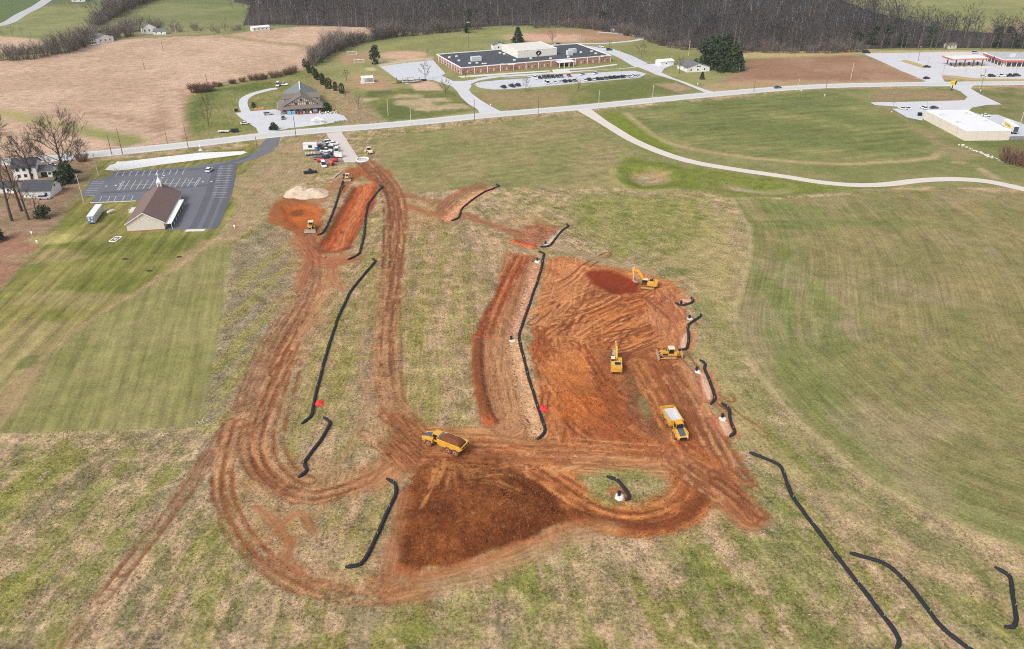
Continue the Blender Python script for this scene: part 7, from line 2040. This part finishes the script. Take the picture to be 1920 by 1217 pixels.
# ---- pale stone pile
c = G(575, 364)
mb = MB(); rn = random.Random(3); NXs, NYs = 30, 22; vs = []
def nz(x, y, s=0): return float(fbm(np.array([x]), np.array([y]), s, 3)[0])
for j in range(NYs):
    for i in range(NXs):
        x = -9.5 + 19 * i / (NXs - 1); y = -6.5 + 15 * j / (NYs - 1)
        h = 0
        for (hx, hy, hr, hh_) in ((-3.5, 2.5, 6.0, 3.6), (2.5, 1.0, 6.5, 3.0), (5.5, -1.5, 4.0, 2.0), (-5.5, -1.5, 4.0, 1.8), (0, -2.0, 5.0, 2.0)):
            h = max(h, hh_ * (1 - math.hypot(x - hx, y - hy) / hr))
        h = .75 * h * (1 + .8 * (nz(x / 1.7 + 5, y / 1.7, 4) - .5)) - .12
        vs.append((x, y, h))
mb.add(vs, [(j * NXs + i, j * NXs + i + 1, (j + 1) * NXs + i + 1, (j + 1) * NXs + i) for j in range(NYs - 1) for i in range(NXs - 1)])
m_pile = mat('pale_stone', lin(206, 184, 162), .95, .14, .35, bump=.6)
o = mb.build("stone_pile", m_pile); o.location = c
tag(o, "pale cream stone pile beside the borrow pit", "stone pile")
# pipes and posts near the first black sock
for i, (a, b, r, mm, lab) in enumerate([((626, 334), (640, 323), .28, M_CREAM, "pale timber lying across the top of the first black sock"), ((637, 362), (641, 352), .22, M_LGREY, "white pipe lying beside the first black sock"), ((640, 356), (645, 348), .3, mat('dark_pipe', lin(70, 78, 84), .6), "dark pipe lying beside the small bulldozer")]):
    A, B = G(*a), G(*b)
    o = MB().cyl((A.x, A.y, A.z + r), (B.x, B.y, B.z + r), r, n=8).build("pipe", mm); tag(o, lab, "pipe")
# ================================================================ SILT SOCKS, RISERS, POLES, SMALL THINGS
M_SOCK = mat('black_mesh_sock', lin(40, 43, 48), .85, .35, 2.5, bump=.6)
M_STAKE = mat('pale_stake', lin(166, 150, 122), .9, .1, 2)
SOCKS = [
 ("black silt sock between the borrow pit and the red cut strip", [(644.4, 327), (646, 331), (640, 351), (624, 400.5), (613.5, 425), (604, 439), (595, 441.6)]),
 ("black silt sock right of the red cut strip", [(711, 348), (718, 351), (704, 366), (690, 383), (685.5, 405), (683.4, 437), (674, 478), (652, 488)]),
 ("longest black silt sock left of the middle haul road", [(698, 486), (705.7, 490), (690, 507), (657, 548), (632, 601), (610, 670), (595, 729), (584, 783), (565, 796)]),
 ("short zigzag black silt sock below the longest one", [(607, 784), (621, 793), (605, 822), (568, 871), (578, 883), (560, 897)]),
 ("black silt sock left of the dark fill slope", [(725.5, 899), (742, 908), (743.5, 924), (726, 963), (697.5, 1028), (677, 1061), (647, 1066)]),
 ("black silt sock along the curved pink matting, upper middle", [(930, 346), (937, 349.7), (910, 359), (886.7, 375), (866, 392), (860, 410), (846, 415)]),
 ("short black silt sock at the red patch above the cut", [(1062, 421), (1067, 425), (1050, 437), (1040, 451), (1030, 463), (1012.5, 464)]),
 ("long bent black silt sock beside the matted channel", [(1010, 472.5), (1020.5, 476), (1013, 512), (995, 565), (972, 632), (991.6, 713), (1011, 772), (1023, 811), (1008, 825)]),
 ("uppermost hook-shaped black silt sock right of the cut", [(1296, 558), (1300, 566), (1293, 570.4), (1279, 574), (1266, 569.5)]),
 ("second black silt sock down the cut's right side", [(1313, 590), (1314, 594), (1288, 611), (1292.5, 634), (1288, 656), (1271.7, 658)]),
 ("third black silt sock down the cut's right side", [(1311.7, 676), (1323, 683), (1320, 692), (1331.6, 717.6), (1342, 748), (1332.5, 759)]),
 ("fourth black silt sock down the cut's right side", [(1353, 757), (1369, 769), (1367.7, 788), (1378.6, 812), (1367, 820)]),
 ("short arched black silt sock inside the truck loop", [(1137, 894), (1158.6, 901.6), (1175, 923), (1181, 934.5), (1173, 940)]),
 ("longest black silt sock at the lower right", [(1405, 850), (1463, 873), (1470, 890), (1483, 931), (1556.6, 1029), (1628, 1120), (1677, 1185), (1688, 1206), (1679, 1219)]),
 ("black silt sock running off the bottom edge, lower right", [(1593, 1038), (1667, 1060), (1703, 1097), (1765, 1179), (1814, 1217), (1880, 1262)]),
 ("black silt sock nearest the photo's right edge", [(1865, 1065), (1893, 1080), (1905.7, 1164), (1900, 1179), (1883, 1177)]),
]
stake_me = MB().box(-.05, .05, -.05, .05, -.3, .78).mesh('stake', M_STAKE)
for k, (lab, px) in enumerate(SOCKS):
    w = np.array([G(*q)[:2] for q in px])
    # gentle rounding of the bends, then dense points draped on the ground
    out = [w[0]]
    for i in range(1, len(w) - 1):
        a, b, c = w[i - 1], w[i], w[i + 1]
        la, lc = np.hypot(*(a - b)), np.hypot(*(c - b)); d = min(2.2, la * .4, lc * .4)
        p0, p1 = b + (a - b) / la * d, b + (c - b) / lc * d
        for t in (0, .25, .5, .75, 1): out.append((1 - t) ** 2 * p0 + 2 * t * (1 - t) * b + t * t * p1)
    out.append(w[-1]); out = np.array(out)
    seg = np.hypot(*np.diff(out, axis=0).T); cum = np.concatenate([[0], np.cumsum(seg)]); keep = np.concatenate([[True], seg > 1e-4]); out = out[keep]; cum = cum[keep]
    n = max(6, int(cum[-1] / .7)); s = np.linspace(0, cum[-1], n)
    rn = random.Random(k); r0 = .40
    X_, Y_ = np.interp(s, cum, out[:, 0]), np.interp(s, cum, out[:, 1])
    X_ = X_ + .22 * (fbm(s / 4, s * 0 + k, 7, 2) - .5); Y_ = Y_ + .22 * (fbm(s / 4 + 50, s * 0 + k, 8, 2) - .5)
    P_ = [Vector((x, y, gz(x, y) + .26)) for x, y in zip(X_, Y_)]
    # smooth the height so the sock bridges small bumps
    zz = np.array([q.z for q in P_]); zz = np.convolve(np.pad(zz, 3, mode='edge'), np.ones(7) / 7, 'valid')
    for q, z in zip(P_, zz): q.z = z
    rs = [r0 * (1 + .10 * rn.uniform(-1, 1)) for _ in P_]; rs[0] = rs[-1] = r0 * .55
    e = empty("silt_sock", P_[len(P_) // 2] - Vector((0, 0, .3)), 0, lab, "silt sock", "black silt socks")
    off = e.location
    MB().tube([q - off for q in P_], rs, 10, sz=.85).build("sock", M_SOCK, e, smooth=True)
    for q in P_[3::11]:
        o = bpy.data.objects.new("stake", stake_me); COL.objects.link(o); o.parent = e; o.location = q - off + Vector((rn.uniform(-.1, .1), rn.uniform(-.1, .1), .02)); o.rotation_euler = (rn.uniform(-.1, .1), rn.uniform(-.1, .1), rn.uniform(0, 1))

# white stone pads with black standpipes
RIS = [(1007.5, 489, "below the top of the long bent silt sock"), (1023, 458, "at the red patch above the cut"), (958.7, 637, "at the bend of the matted channel"), (1277, 570, "inside the uppermost hook-shaped sock"), (1292.5, 597, "at the top of the second sock right of the cut"), (1306, 695, "at the top of the third sock right of the cut"), (1354, 783, "inside the fourth sock right of the cut"), (1160.6, 929, "inside the truck loop's arched sock")]
M_STONE = mat('white_stone', lin(214, 211, 206), .9, .2, 3, bump=.5)
for i, (px, py, lab) in enumerate(RIS):
    p = G(px, py)
    o = MB().lump((0, 0, -.35), (1.25, 1.25, .5), seed=i, n=14, m=5, amp=.14).build("stone_pad", M_STONE)
    o.location = p + Vector((.1, -.1, 0)); tag(o, "white stone pad " + lab, "stone pad", "white stone pads")
    e = empty("standpipe", p, 0, "black standpipe " + lab, "standpipe", "black standpipes")
    MB().cyl((0, 0, -.2), (0, 0, 1.0), .32, n=14).build("pipe", M_SOCK, e)
    MB().cyl((0, 0, 1.0), (0, 0, 1.12), .38, .34, n=14).build("cap", M_BLK, e)
    for k in range(3): MB().tube([(.33 * math.cos(6.2832 * t / 12), .33 * math.sin(6.2832 * t / 12), .3 + k * .22) for t in range(13)], .03, 4).build("band", M_BLK, e)
for i, (px, py, lab) in enumerate([(598, 757, "crumpled red tarp beside the longest black sock"), (1018, 767, "crumpled red tarp beside the bent black sock")]):
    p = G(px, py); rn = random.Random(i); mb = MB(); n = 9; vs = []
    for j in range(n):
        for k in range(n):
            x, y = -1.4 + 2.8 * k / 8, -1.3 + 2.6 * j / 8; sh = 1 - .45 * j / 8
            vs.append((x * sh + rn.uniform(-.1, .1), y + rn.uniform(-.1, .1), .12 + .5 * max(0, 1 - math.hypot(x, y) / 1.4) + rn.uniform(-.05, .16)))
    mb.add(vs, [(j * n + k, j * n + k + 1, (j + 1) * n + k + 1, (j + 1) * n + k) for j in range(n - 1) for k in range(n - 1)])
    o = mb.build("red_tarp", mat('red_tarp', lin(226, 60, 62), .6, .1, 2)); o.location = p; tag(o, lab, "tarp")

# loose clods over the worked soil and dry tufts over the rough meadow: uncountable, one mesh each
def scatter(name, n, weight, size, cols, flat, label, cat, seed, tri):
    rg = np.random.default_rng(seed)
    x = rg.uniform(-107, 111, n * 8); y = rg.uniform(95, 283, n * 8)
    i = np.searchsorted(xs, x) - 1; j = np.searchsorted(ys, y) - 1
    keep = rg.random(len(x)) < weight(MK[j, i], C[j, i])
    x, y, i, j = [q[keep][:n] for q in (x, y, i, j)]
    n = len(x); z = Z[j, i]
    s_ = size[0] + (size[1] - size[0]) * rg.random(n) ** 3
    a = rg.uniform(0, 6.28, n)
    col = np.array([lin(*c) for c in cols])[rg.integers(0, len(cols), n)] * rg.uniform(.7, 1.12, (n, 1))
    V = np.zeros((n, 4, 3)); k = rg.uniform(.7, 1.3, (n, 3))
    for t in range(3):
        b_ = a + t * 2.094
        V[:, t] = np.stack([x + np.cos(b_) * s_ * k[:, t], y + np.sin(b_) * s_ * k[:, t], z - .08], -1)
    V[:, 3] = np.stack([x + rg.uniform(-.4, .4, n) * s_, y + rg.uniform(-.4, .4, n) * s_, z + s_ * rg.uniform(.6, 1.2, n) * flat], -1)
    F = np.array([(0, 1, 3), (1, 2, 3), (2, 0, 3)])[None] + (np.arange(n) * 4)[:, None, None]
    me = bpy.data.meshes.new(name); me.vertices.add(n * 4); me.vertices.foreach_set('co', V.reshape(-1).astype(np.float32))
    me.loops.add(n * 9); me.loops.foreach_set('vertex_index', F.reshape(-1).astype(np.int32))
    me.polygons.add(n * 3); me.polygons.foreach_set('loop_start', np.arange(0, n * 9, 3, dtype=np.int32)); me.update(calc_edges=True)
    at_ = me.attributes.new('tint', 'FLOAT_COLOR', 'POINT'); at_.data.foreach_set('color', np.concatenate([np.repeat(col, 4, 0), np.ones((n * 4, 1))], -1).reshape(-1).astype(np.float32))
    m = bpy.data.materials.new(name); m.use_nodes = True; b = m.node_tree.nodes['Principled BSDF']; b.inputs['Roughness'].default_value = .95; b.inputs['Specular IOR Level'].default_value = .1
    t_ = m.node_tree.nodes.new("ShaderNodeAttribute"); t_.attribute_name = 'tint'; m.node_tree.links.new(t_.outputs['Color'], b.inputs['Base Color'])
    me.materials.append(m); o = bpy.data.objects.new(name, me); COL.objects.link(o); tag(o, label, cat, kind='stuff')
red = lambda c: (c[:, 0] > c[:, 1] * 1.75)
scatter("soil_clods", 42000, lambda mk, c: np.where(red(c), np.clip(mk[:, 2] - .35, 0, 1) ** 1.5 * 1.3, 0), (.08, .30), ((134, 76, 44), (144, 84, 50), (108, 60, 35), (150, 90, 55), (122, 70, 42)), 1.0, "loose brown clods strewn over the worked red soil", "soil", 1, 3)
scatter("meadow_tufts", 90000, lambda mk, c: np.where(red(c), 0, np.clip(mk[:, 1] - .6, 0, 1) * 2.5), (.08, .34), ((184, 158, 122), (150, 130, 104), (126, 118, 72), (108, 108, 54), (194, 168, 132), (118, 102, 80), (140, 130, 84)), .7, "dry tufts and dead stems over the rough meadow", "grass", 2, 3)

# ---- poles
def pole(base, top, label, kind='util', m=None, cat='utility pole', group='roadside utility poles'):
    b = G(*base)
    # height from the photographed top: the ray through it passes over the base at this height
    dx, dy = (top[0] - 960) / FPX, -(top[1] - 608.5) / FPX
    d = Vector((dx, CP + dy * SP, -SP + dy * CP))
    t = math.hypot(b.x, b.y) / math.hypot(d.x, d.y)
    h = max(3.0, min(22, CAM_H + d.z * t - b.z))
    tang = ROADW[np.argmin(np.hypot(ROADW[:, 0] - b.x, ROADW[:, 1] - b.y))]
    i = int(np.argmin(np.hypot(ROADW[:, 0] - b.x, ROADW[:, 1] - b.y))); i = min(i, len(ROADW) - 2)
    dr = ROADW[i + 1] - ROADW[i]; ang = math.atan2(dr[1], dr[0])
    e = empty({'util': 'utility_pole', 'lamp': 'lamp_post', 'flood': 'floodlight_pole'}[kind], b, ang, label, cat, group)
    if kind == 'util':
        MB().cyl((0, 0, -.3), (0, 0, h), .19, .12, n=8).build("pole", m or M_POLE, e)
        if h > 7:
            ca_ = MB().box(-.07, .07, -1.2, 1.2, h - .75, h - .6).build("crossarm", M_POLE, e)
            for y in (-1.1, -.4, .4, 1.1): MB().cyl((0, y, h - .6), (0, y, h - .38), .06, n=6).build("insulator", M_LGREY, ca_)
    elif kind == 'lamp':
        MB().cyl((0, 0, -.2), (0, 0, h), .09, .07, n=8).build("pole", M_GREYM, e)
        MB().box(-.9, .9, -.18, .18, h, h + .14).build("lamp_head", M_GREYM, e)
        MB().cyl((0, 0, -.1), (0, 0, .5), .3, n=10).build("base", M_CONC, e)
    else:
        MB().cyl((0, 0, -.2), (0, 0, h), .22, .14, n=8).build("pole", M_POLE, e)
        ca_ = MB().box(-1.1, 1.1, -.1, .1, h - .7, h - .5).build("crossarm", M_GREYM, e)
        for x in (-.9, -.3, .3, .9): MB().box(x - .22, x + .22, -.4, -.1, h - .5, h - .05).build("floodlight", M_LGREY, ca_)
    return e
UT = [((314, 269), (312, 244), "dark utility pole with crossarm by the stubble's road edge"), ((353, 277.5), (348, 233), "thin utility pole below the shop lawn's left corner"), ((210, 291), (204, 250), "left of two utility poles above the gravel strip"), ((230, 290), (222.5, 241), "right of two utility poles above the gravel strip"),
      ((185, 330), (178, 287), "pale utility pole at the church lot's upper left corner"), ((157, 379), (147, 327), "pale utility pole at the church lot's lower left corner"), ((271, 130), (267, 110), "utility pole standing in the middle of the stubble field"), ((306, 95), (305, 77), "farther utility pole in the stubble field"), ((330, 62), (327, 43), "pale pole right of the far farmhouse"), ((389, 160), (387, 139), "utility pole in the brush at the shop lawn"),
      ((555, 256), (554, 217), "utility pole in front of the barn shop"), ((771, 237), (771, 200), "pale utility pole at the road below the green lawn"), ((728, 217), (727, 186), "white pole on the green lawn beside the road"), ((890, 226), (890, 187), "utility pole left of the school drive's mouth"), ((1009, 215), (1009.5, 182), "utility pole at the road below the school lawn"), ((1122, 207), (1124, 169), "pale utility pole beside the farm track's mouth"), ((1222.5, 196), (1225, 160), "pale utility pole at the lawn's right end"),
      ((1291, 105), (1294, 76), "tall utility pole behind the low white house"), ((1334, 108), (1334, 90), "utility pole standing before the evergreen clump"), ((1385.6, 135), (1385.6, 118), "short white pole right of the evergreen clump"), ((1413, 172.5), (1413, 150), "utility pole at the road left of the teal car"), ((1548, 169), (1552, 144), "dark utility pole at the road right of the teal car"), ((1496, 168), (1500, 148), "thin pale pole at the road by the teal car"),
      ((1595, 149), (1603.5, 117), "utility pole with white lamp on the brown field"), ((1721, 114), (1727, 86), "tall utility pole beside the forecourt's grass island"), ((1838.5, 168), (1846.5, 129), "utility pole at the store drive's road corner"), ((1912, 236), (1920, 210), "utility pole right of the white box trailer"), ((482, 277), (481, 256), "short pole on the verge beside the church drive")]
for b_, t_, lab in UT: pole(b_, t_, lab, m=M_POLEW if ('pale' in lab or 'white' in lab) else None)
for b_, t_, lab in [((226, 346), (222, 317), "left lamp post in the church car park"), ((354, 339), (350, 314), "right lamp post in the church car park"), ((962, 164), (962, 147), "lamp post among the black cars in the school lot"), ((1065.5, 153), (1065.5, 138), "lamp post in the middle of the school lot"), ((1164, 148), (1164, 132), "lamp post at the right of the school lot"), ((1161, 96), (1161, 82), "lamp post beside the school's back parking"),
                    ((1737, 199), (1744, 173), "tall lamp post in the store lot"), ((1740, 120), (1743, 109), "lamp post beside the grass island's right end"), ((1767, 141.5), (1769, 123), "lamp post at the forecourt's entrance corner"), ((1808, 143), (1811, 129), "lamp post below the fuel canopy"), ((1904, 139), (1904, 127), "lamp post near the convenience store"), ((1689, 112), (1692, 97), "left thin lamp post at the forecourt's back"), ((1703, 110), (1706, 97), "right thin lamp post at the forecourt's back"), ((1672, 210), (1672, 192), "thin lamp post at the store lot's left tip")]:
    pole(b_, t_, lab, 'lamp', cat='lamp post', group='car park lamp posts')
pole((879, 97), (878, 41), "tall floodlight pole on the playing field behind the school", 'flood', cat='floodlight', group='playing field floodlights')
# yellow store sign
p = G(1784, 170)
e = empty("store_sign", p, R(4), "yellow and black store sign on a dark post at the road", "sign")
MB().box(-.2, .2, -.2, .2, -.2, 3.4).build("post", M_BLK, e)
sg = MB().box(-1.9, 1.9, -.16, .16, 3.4, 6.0).build("sign_box", M_YEL, e)
MB().box(1.0, 1.88, -.19, -.162, 3.5, 5.9).build("dark_edge", M_BLK, sg)
lettering("DOLLAR", .62, M_BLK, sg, (-.5, -.18, 5.1), (R(90), 0, 0)); lettering("GENERAL", .56, M_BLK, sg, (-.5, -.18, 4.3), (R(90), 0, 0))
# roadside white sign post by the church and small markers
p = G(376, 282); e = empty("church_sign", p, R(8), "white post sign on the verge above the gravel strip", "sign")
MB().box(-.16, .16, -.16, .16, -.1, 3.2).build("post", M_TRIM, e); MB().box(-.8, .8, -.5, .5, -.1, .35).build("base", M_TRIM, e); MB().box(-.6, .6, -.07, .07, 2.2, 2.5).build("arm", M_TRIM, e)
for i, (px, py, lab) in enumerate([(920, 199, "white marker sign at the school drive's right kerb"), (1308, 160, "white marker in the low white house's yard"), (1502, 172, "white mailbox right of the teal car"), (1546, 181, "white marker on the verge right of the teal car"), (1838, 172, "white marker at the store drive's corner"), (70, 457, "white marker post at the church lawn's left corner"), (60, 440, "pale stake in the yard above the lawn's corner"), (440, 428, "pale stake at the pink strip's upper end")]):
    p = G(px, py); e = empty("marker_post", p, 0, lab, "marker"); MB().box(-.08, .08, -.08, .08, -.1, 1.1).build("post", M_TRIM, e); MB().box(-.3, .3, -.12, .12, .7, 1.3).build("plate", M_TRIM, e)

# ---- sports and play equipment
def goal(px, py, L, label, hd):
    p = G(px, py); e = empty("soccer_goal", p, hd, label, "goal", "soccer goals")
    for x in (-L / 2, L / 2):
        MB().cyl((x, 0, -.1), (x, 0, 2.4), .13, n=8).build("post", M_TRIM, e); MB().cyl((x, 0, 2.4), (x, 1.8, .1), .07, n=6).build("stay", M_TRIM, e)
    MB().cyl((-L / 2, 0, 2.4), (L / 2, 0, 2.4), .13, n=8).build("crossbar", M_TRIM, e); MB().cyl((-L / 2, 1.8, .1), (L / 2, 1.8, .1), .07, n=6).build("ground_bar", M_TRIM, e)
goal(660, 103.5, 7.3, "farther white soccer goal on the playing field", R(-3)); goal(673.5, 118, 7.0, "nearer white soccer goal on the playing field", R(-3))
p = G(768, 156); e = empty("playground_set", p, R(10), "wooden playground set with posts and slides beside the play yard", "playground")
rn = random.Random(2)
for i in range(5):
    for j in range(2): MB().cyl((-8 + i * 3.6, j * 3, -.2), (-8 + i * 3.6, j * 3, 3.2 + .8 * (i % 2)), .16, n=6).build("post", M_STUC if i % 2 else M_WOOD, e)
for i in range(4): MB().box(-8 + i * 3.6, -4.4 + i * 3.6, 0, 3, 1.2 + .3 * (i % 2), 1.35 + .3 * (i % 2)).build("platform", M_WOOD, e)
MB().side([(6.4, 1.5), (9.2, .2), (9.6, .2), (9.6, .32), (9.2, .32), (6.4, 1.65)], 1, 2).build("slide", mat('slide_pink', lin(206, 150, 130), .5), e)
MB().side([(-8, 1.5), (-10.6, .2), (-11, .2), (-11, .32), (-10.6, .32), (-8, 1.65)], 1, 2).build("slide", mat('slide_pink', lin(206, 150, 130), .5), e)
MB().tube([(-3, 4.5, 0), (-2, 4.5, 2.4), (3, 4.5, 2.4), (4, 4.5, 0)], .1, 6).build("swing_frame", M_WOOD, e)
p = G(794, 151); e = empty("tree_bench", p, 0, "dark round bench beneath the tree by the play yard", "bench"); MB().cyl((0, 0, .35), (0, 0, .5), 2.3, n=18).build("seat", M_BLK, e)
for i in range(5): MB().box(1.8 * math.cos(i * 1.257) - .1, 1.8 * math.cos(i * 1.257) + .1, 1.8 * math.sin(i * 1.257) - .1, 1.8 * math.sin(i * 1.257) + .1, -.1, .35).build("leg", M_BLK, e)
# backstop behind the ball diamond
p = G(1086, 74); e = empty("backstop", p, R(-70), "pale mesh backstop fence at the right of the ball diamond", "fence")
for i in range(7): MB().cyl((-12 + i * 4, 0, -.1), (-12 + i * 4, 0, 3.0), .08, n=6).build("post", M_GREYM, e)
for z in (.2, 1.1, 2.0, 2.9): MB().cyl((-12, 0, z), (12, 0, z), .05, n=5).build("rail", M_LGREY, e)
# goods on the shop forecourt
A, ang, L = SHOP
def shop_pt(x, y): return onground((A.x + math.cos(ang) * x - math.sin(ang) * y, A.y + math.sin(ang) * x + math.cos(ang) * y), .05)
def chair(loc, rz, m, label, group):
    e = empty("garden_chair", loc, rz, label, "chair", group)
    MB().side([(-.4, .4), (.45, .5), (.45, .58), (-.4, .48)], -.45, .45).build("seat", m, e); MB().side([(-.4, .4), (-.75, 1.25), (-.67, 1.28), (-.3, .45)], -.42, .42).build("backrest", m, e)
    for y in (-.5, .5):
        MB().box(-.4, .6, y - .08, y + .08, .66, .74).build("armrest", m, e); MB().box(.4, .52, y - .06, y + .06, 0, .66).build("leg", m, e)
for i in range(8):
    mm = [M_REDT, M_REDT, mat('chair_blue', lin(120, 170, 210), .6), M_REDT, M_TRIM, M_REDT, mat('chair_brown', lin(120, 84, 66), .6), M_REDT][i]
    chair(shop_pt(9.0 + i * 1.75, -2.6 - .4 * (i % 2)), ang - R(90), mm, f"{ORD[i]} garden chair from the left in the row before the shop porch", "garden chairs before the shop")
for i, (x, c) in enumerate([(4.5, (130, 178, 214)), (6.8, (110, 165, 210)), (18.5, (120, 170, 205))]):
    e = empty("blue_stall", shop_pt(x, -1.9), ang, ["left blue display board at the porch", "second blue display board at the porch", "blue display board at the porch's right end"][i], "display board", "blue boards at the porch")
    MB().box(-1.0, 1.0, -.1, .1, .3, 1.9).build("board", mat('board_blue%d' % i, lin(*c), .6), e); MB().box(-.9, -.75, -.05, .05, 0, .3).build("foot", M_WOOD, e); MB().box(.75, .9, -.05, .05, 0, .3).build("foot", M_WOOD, e)
rn = random.Random(9)
for i in range(14):        # pots and ornaments at the right
    x, y = L - 2.5 + (i % 7) * 1.5 + rn.uniform(-.4, .4), -3.6 - 1.7 * (i // 7) + rn.uniform(-.3, .3)
    e = empty("garden_ornament", shop_pt(x, y), rn.uniform(0, 6), "small pale garden ornament among the crowd right of the porch", "ornament", "garden ornaments right of the porch")
    MB().cyl((0, 0, 0), (0, 0, .6), .25, .4, n=8).build("pot", [M_STUC, M_TRIM, M_WOOD][i % 3], e); MB().lump((0, 0, .6), (.45, .45, .5), seed=i, n=8, m=4).build("plant", [M_TRIM, M_WOOD, M_STUC][i % 3], e)
def gazebo(px, py, s, label):
    e = empty("gazebo", G(px, py), .4, label, "gazebo", "white gazebos on the shop lot"); e.scale = (s, s, s)
    for i in range(6):
        a = i * 1.0472; MB().cyl((1.5 * math.cos(a), 1.5 * math.sin(a), 0), (1.5 * math.cos(a), 1.5 * math.sin(a), 2.2), .1, n=6).build("post", M_TRIM, e)
    MB().cyl((0, 0, 2.2), (0, 0, 3.3), 1.8, .1, n=6).build("roof", M_TRIM, e); MB().cyl((0, 0, 0), (0, 0, .15), 1.6, n=6).build("floor", M_TRIM, e)
    for i in range(6):
        a, b = i * 1.0472, (i + 1) * 1.0472
        if i != 4: MB().tube([(1.5 * math.cos(a), 1.5 * math.sin(a), .9), (1.5 * math.cos(b), 1.5 * math.sin(b), .9)], .05, 4).build("rail", M_TRIM, e)
gazebo(589, 231, .8, "left white gazebo near the shop lot's road edge"); gazebo(597, 229.5, 1.0, "middle white gazebo near the shop lot's road edge"); gazebo(604, 230.5, .8, "right white gazebo near the shop lot's road edge")
for i in range(7):
    e = empty("stacked_bench", onground(P(628 + i * 3.2, 229.5 - i * .5)[:2], .05), ang, f"{ORD[i]} grey bench from the left in the lot's right corner", "bench", "benches in the lot's right corner")
    MB().box(-.7, .7, -.25, .25, .4, .48).build("seat", M_GREYM, e)
    for x in (-.55, .55): MB().box(x - .05, x + .05, -.2, .2, 0, .4).build("leg", M_WOOD, e)
# trucks behind the shop and logs
car('van', 'white', 521, 161, R(-80), "white box van behind the barn shop's left corner"); car('pickup', 'white', 532, 160, R(-10), "white pickup beside the white box van")
e = empty("log_trailer", G(428, 248), R(6), "low pale and black trailer parked on the shop lawn", "trailer")
MB().box(-5.0, .5, -1.1, 1.1, .5, .9).build("deck", M_CREAM, e); MB().box(.5, 1.5, -.15, .15, .5, .65).build("drawbar", M_BLK, e); MB().box(1.5, 5.2, -1.1, 1.1, .5, 1.6).build("dark_box", M_BLK, e)
for x in (-3, -2, 3):
    for y in (-1.15, 1.15): MB().cyl((x, y - .12, .4), (x, y + .12, .4), .4, n=10).build("wheel", M_RUB, e)
e = empty("orange_stack", G(486, 204.5), R(6), "low orange stack on the lane left of the barn shop", "stack")
for i in range(3): MB().box(-2.6 + i * 1.8, -1.0 + i * 1.8, -.5, .5, 0, .7).build("pallet", mat('orange_goods', lin(226, 150, 100), .7), e)
e = empty("dumpster", G(443, 209), R(20), "dark dumpster at the shop lane's left side", "dumpster"); MB().box(-.9, .9, -.7, .7, .1, 1.3).build("bin", M_BLK, e); MB().box(-.95, .95, -.75, .75, 1.3, 1.4).build("lid", M_BLK, e)
e = empty("dumpster", G(1724, 217), R(15), "dark dumpster at the flat-roofed store's left corner", "dumpster"); MB().box(-.9, .9, -.8, .8, .1, 1.6).build("bin", M_BLK, e); MB().box(-.95, .95, -.85, .85, 1.6, 1.7).build("lid", M_BLK, e)
# stones in the ditch by the store
A_, B_ = P(1800, 272), P(1885, 305)
rn = random.Random(6)
for i in range(46):
    t = rn.random(); p = A_.lerp(B_, t); p.x += rn.uniform(-1.2, 1.2); p.y += rn.uniform(-2.2, 2.2); s = rn.uniform(.3, .75)
    o = MB().lump((0, 0, -.1), (s, s * rn.uniform(.7, 1.2), s * .8), seed=i, n=7, m=4, amp=.2).build("ditch_stone", mat('ditch_stone', lin(214, 202, 194), .9, .15, 1, obj_var=.15)); o.location = (p.x, p.y, 0)
    tag(o, "pale rubble stone in the ditch below the flat-roofed store", "stone", "rubble stones in the store ditch")
# fence behind the store
A_, B_ = P(1892, 263), P(1960, 262); 
e = empty("chain_fence", (A_.x, A_.y, 0), math.atan2(B_.y - A_.y, B_.x - A_.x), "grey slatted fence right of the flat-roofed store", "fence")
for i in range(14): MB().box(i * 1.35, i * 1.35 + 1.25, -.04, .04, .1, 2.0).build("slat_panel", M_GREYM, e)
for i in range(8): MB().cyl((i * 2.5, .1, -.2), (i * 2.5, .1, 2.2), .06, n=6).build("post", M_GREYM, e)
# brush pile at the meadow corner
o = MB(); rn = random.Random(8); 
for i in range(40):
    a = rn.uniform(0, 6.28); q = Vector((rn.uniform(-2, 2), rn.uniform(-1, 1), rn.uniform(.05, .4))); rib(o, q, q + Vector((math.cos(a), math.sin(a), rn.uniform(-.05, .3))) * rn.uniform(.6, 1.8), .06, .03, rn)
o = o.build("brush_pile", mat('dry_sticks', lin(206, 196, 176), .9, .15, 1)); o.location = G(384, 795); tag(o, "little pale brush pile at the hay meadow's lower right corner", "brush pile")

# ================================================================ HAZE
hz = MB().box(-1200, 1200, -80, 1700, -4, CAM_H + 6).build("haze", None)
hm = bpy.data.materials.new("haze_air"); hm.use_nodes = True
nt = hm.node_tree; nt.nodes.clear()
ho = nt.nodes.new("ShaderNodeOutputMaterial"); pv = nt.nodes.new("ShaderNodeVolumePrincipled")
pv.inputs['Color'].default_value = (.86, .90, .98, 1); pv.inputs['Density'].default_value = .00007; pv.inputs['Anisotropy'].default_value = .2
nt.links.new(pv.outputs['Volume'], ho.inputs['Volume'])
hz.data.materials.append(hm)
tag(hz, "thin pale winter haze over the whole countryside", "haze", kind='stuff')
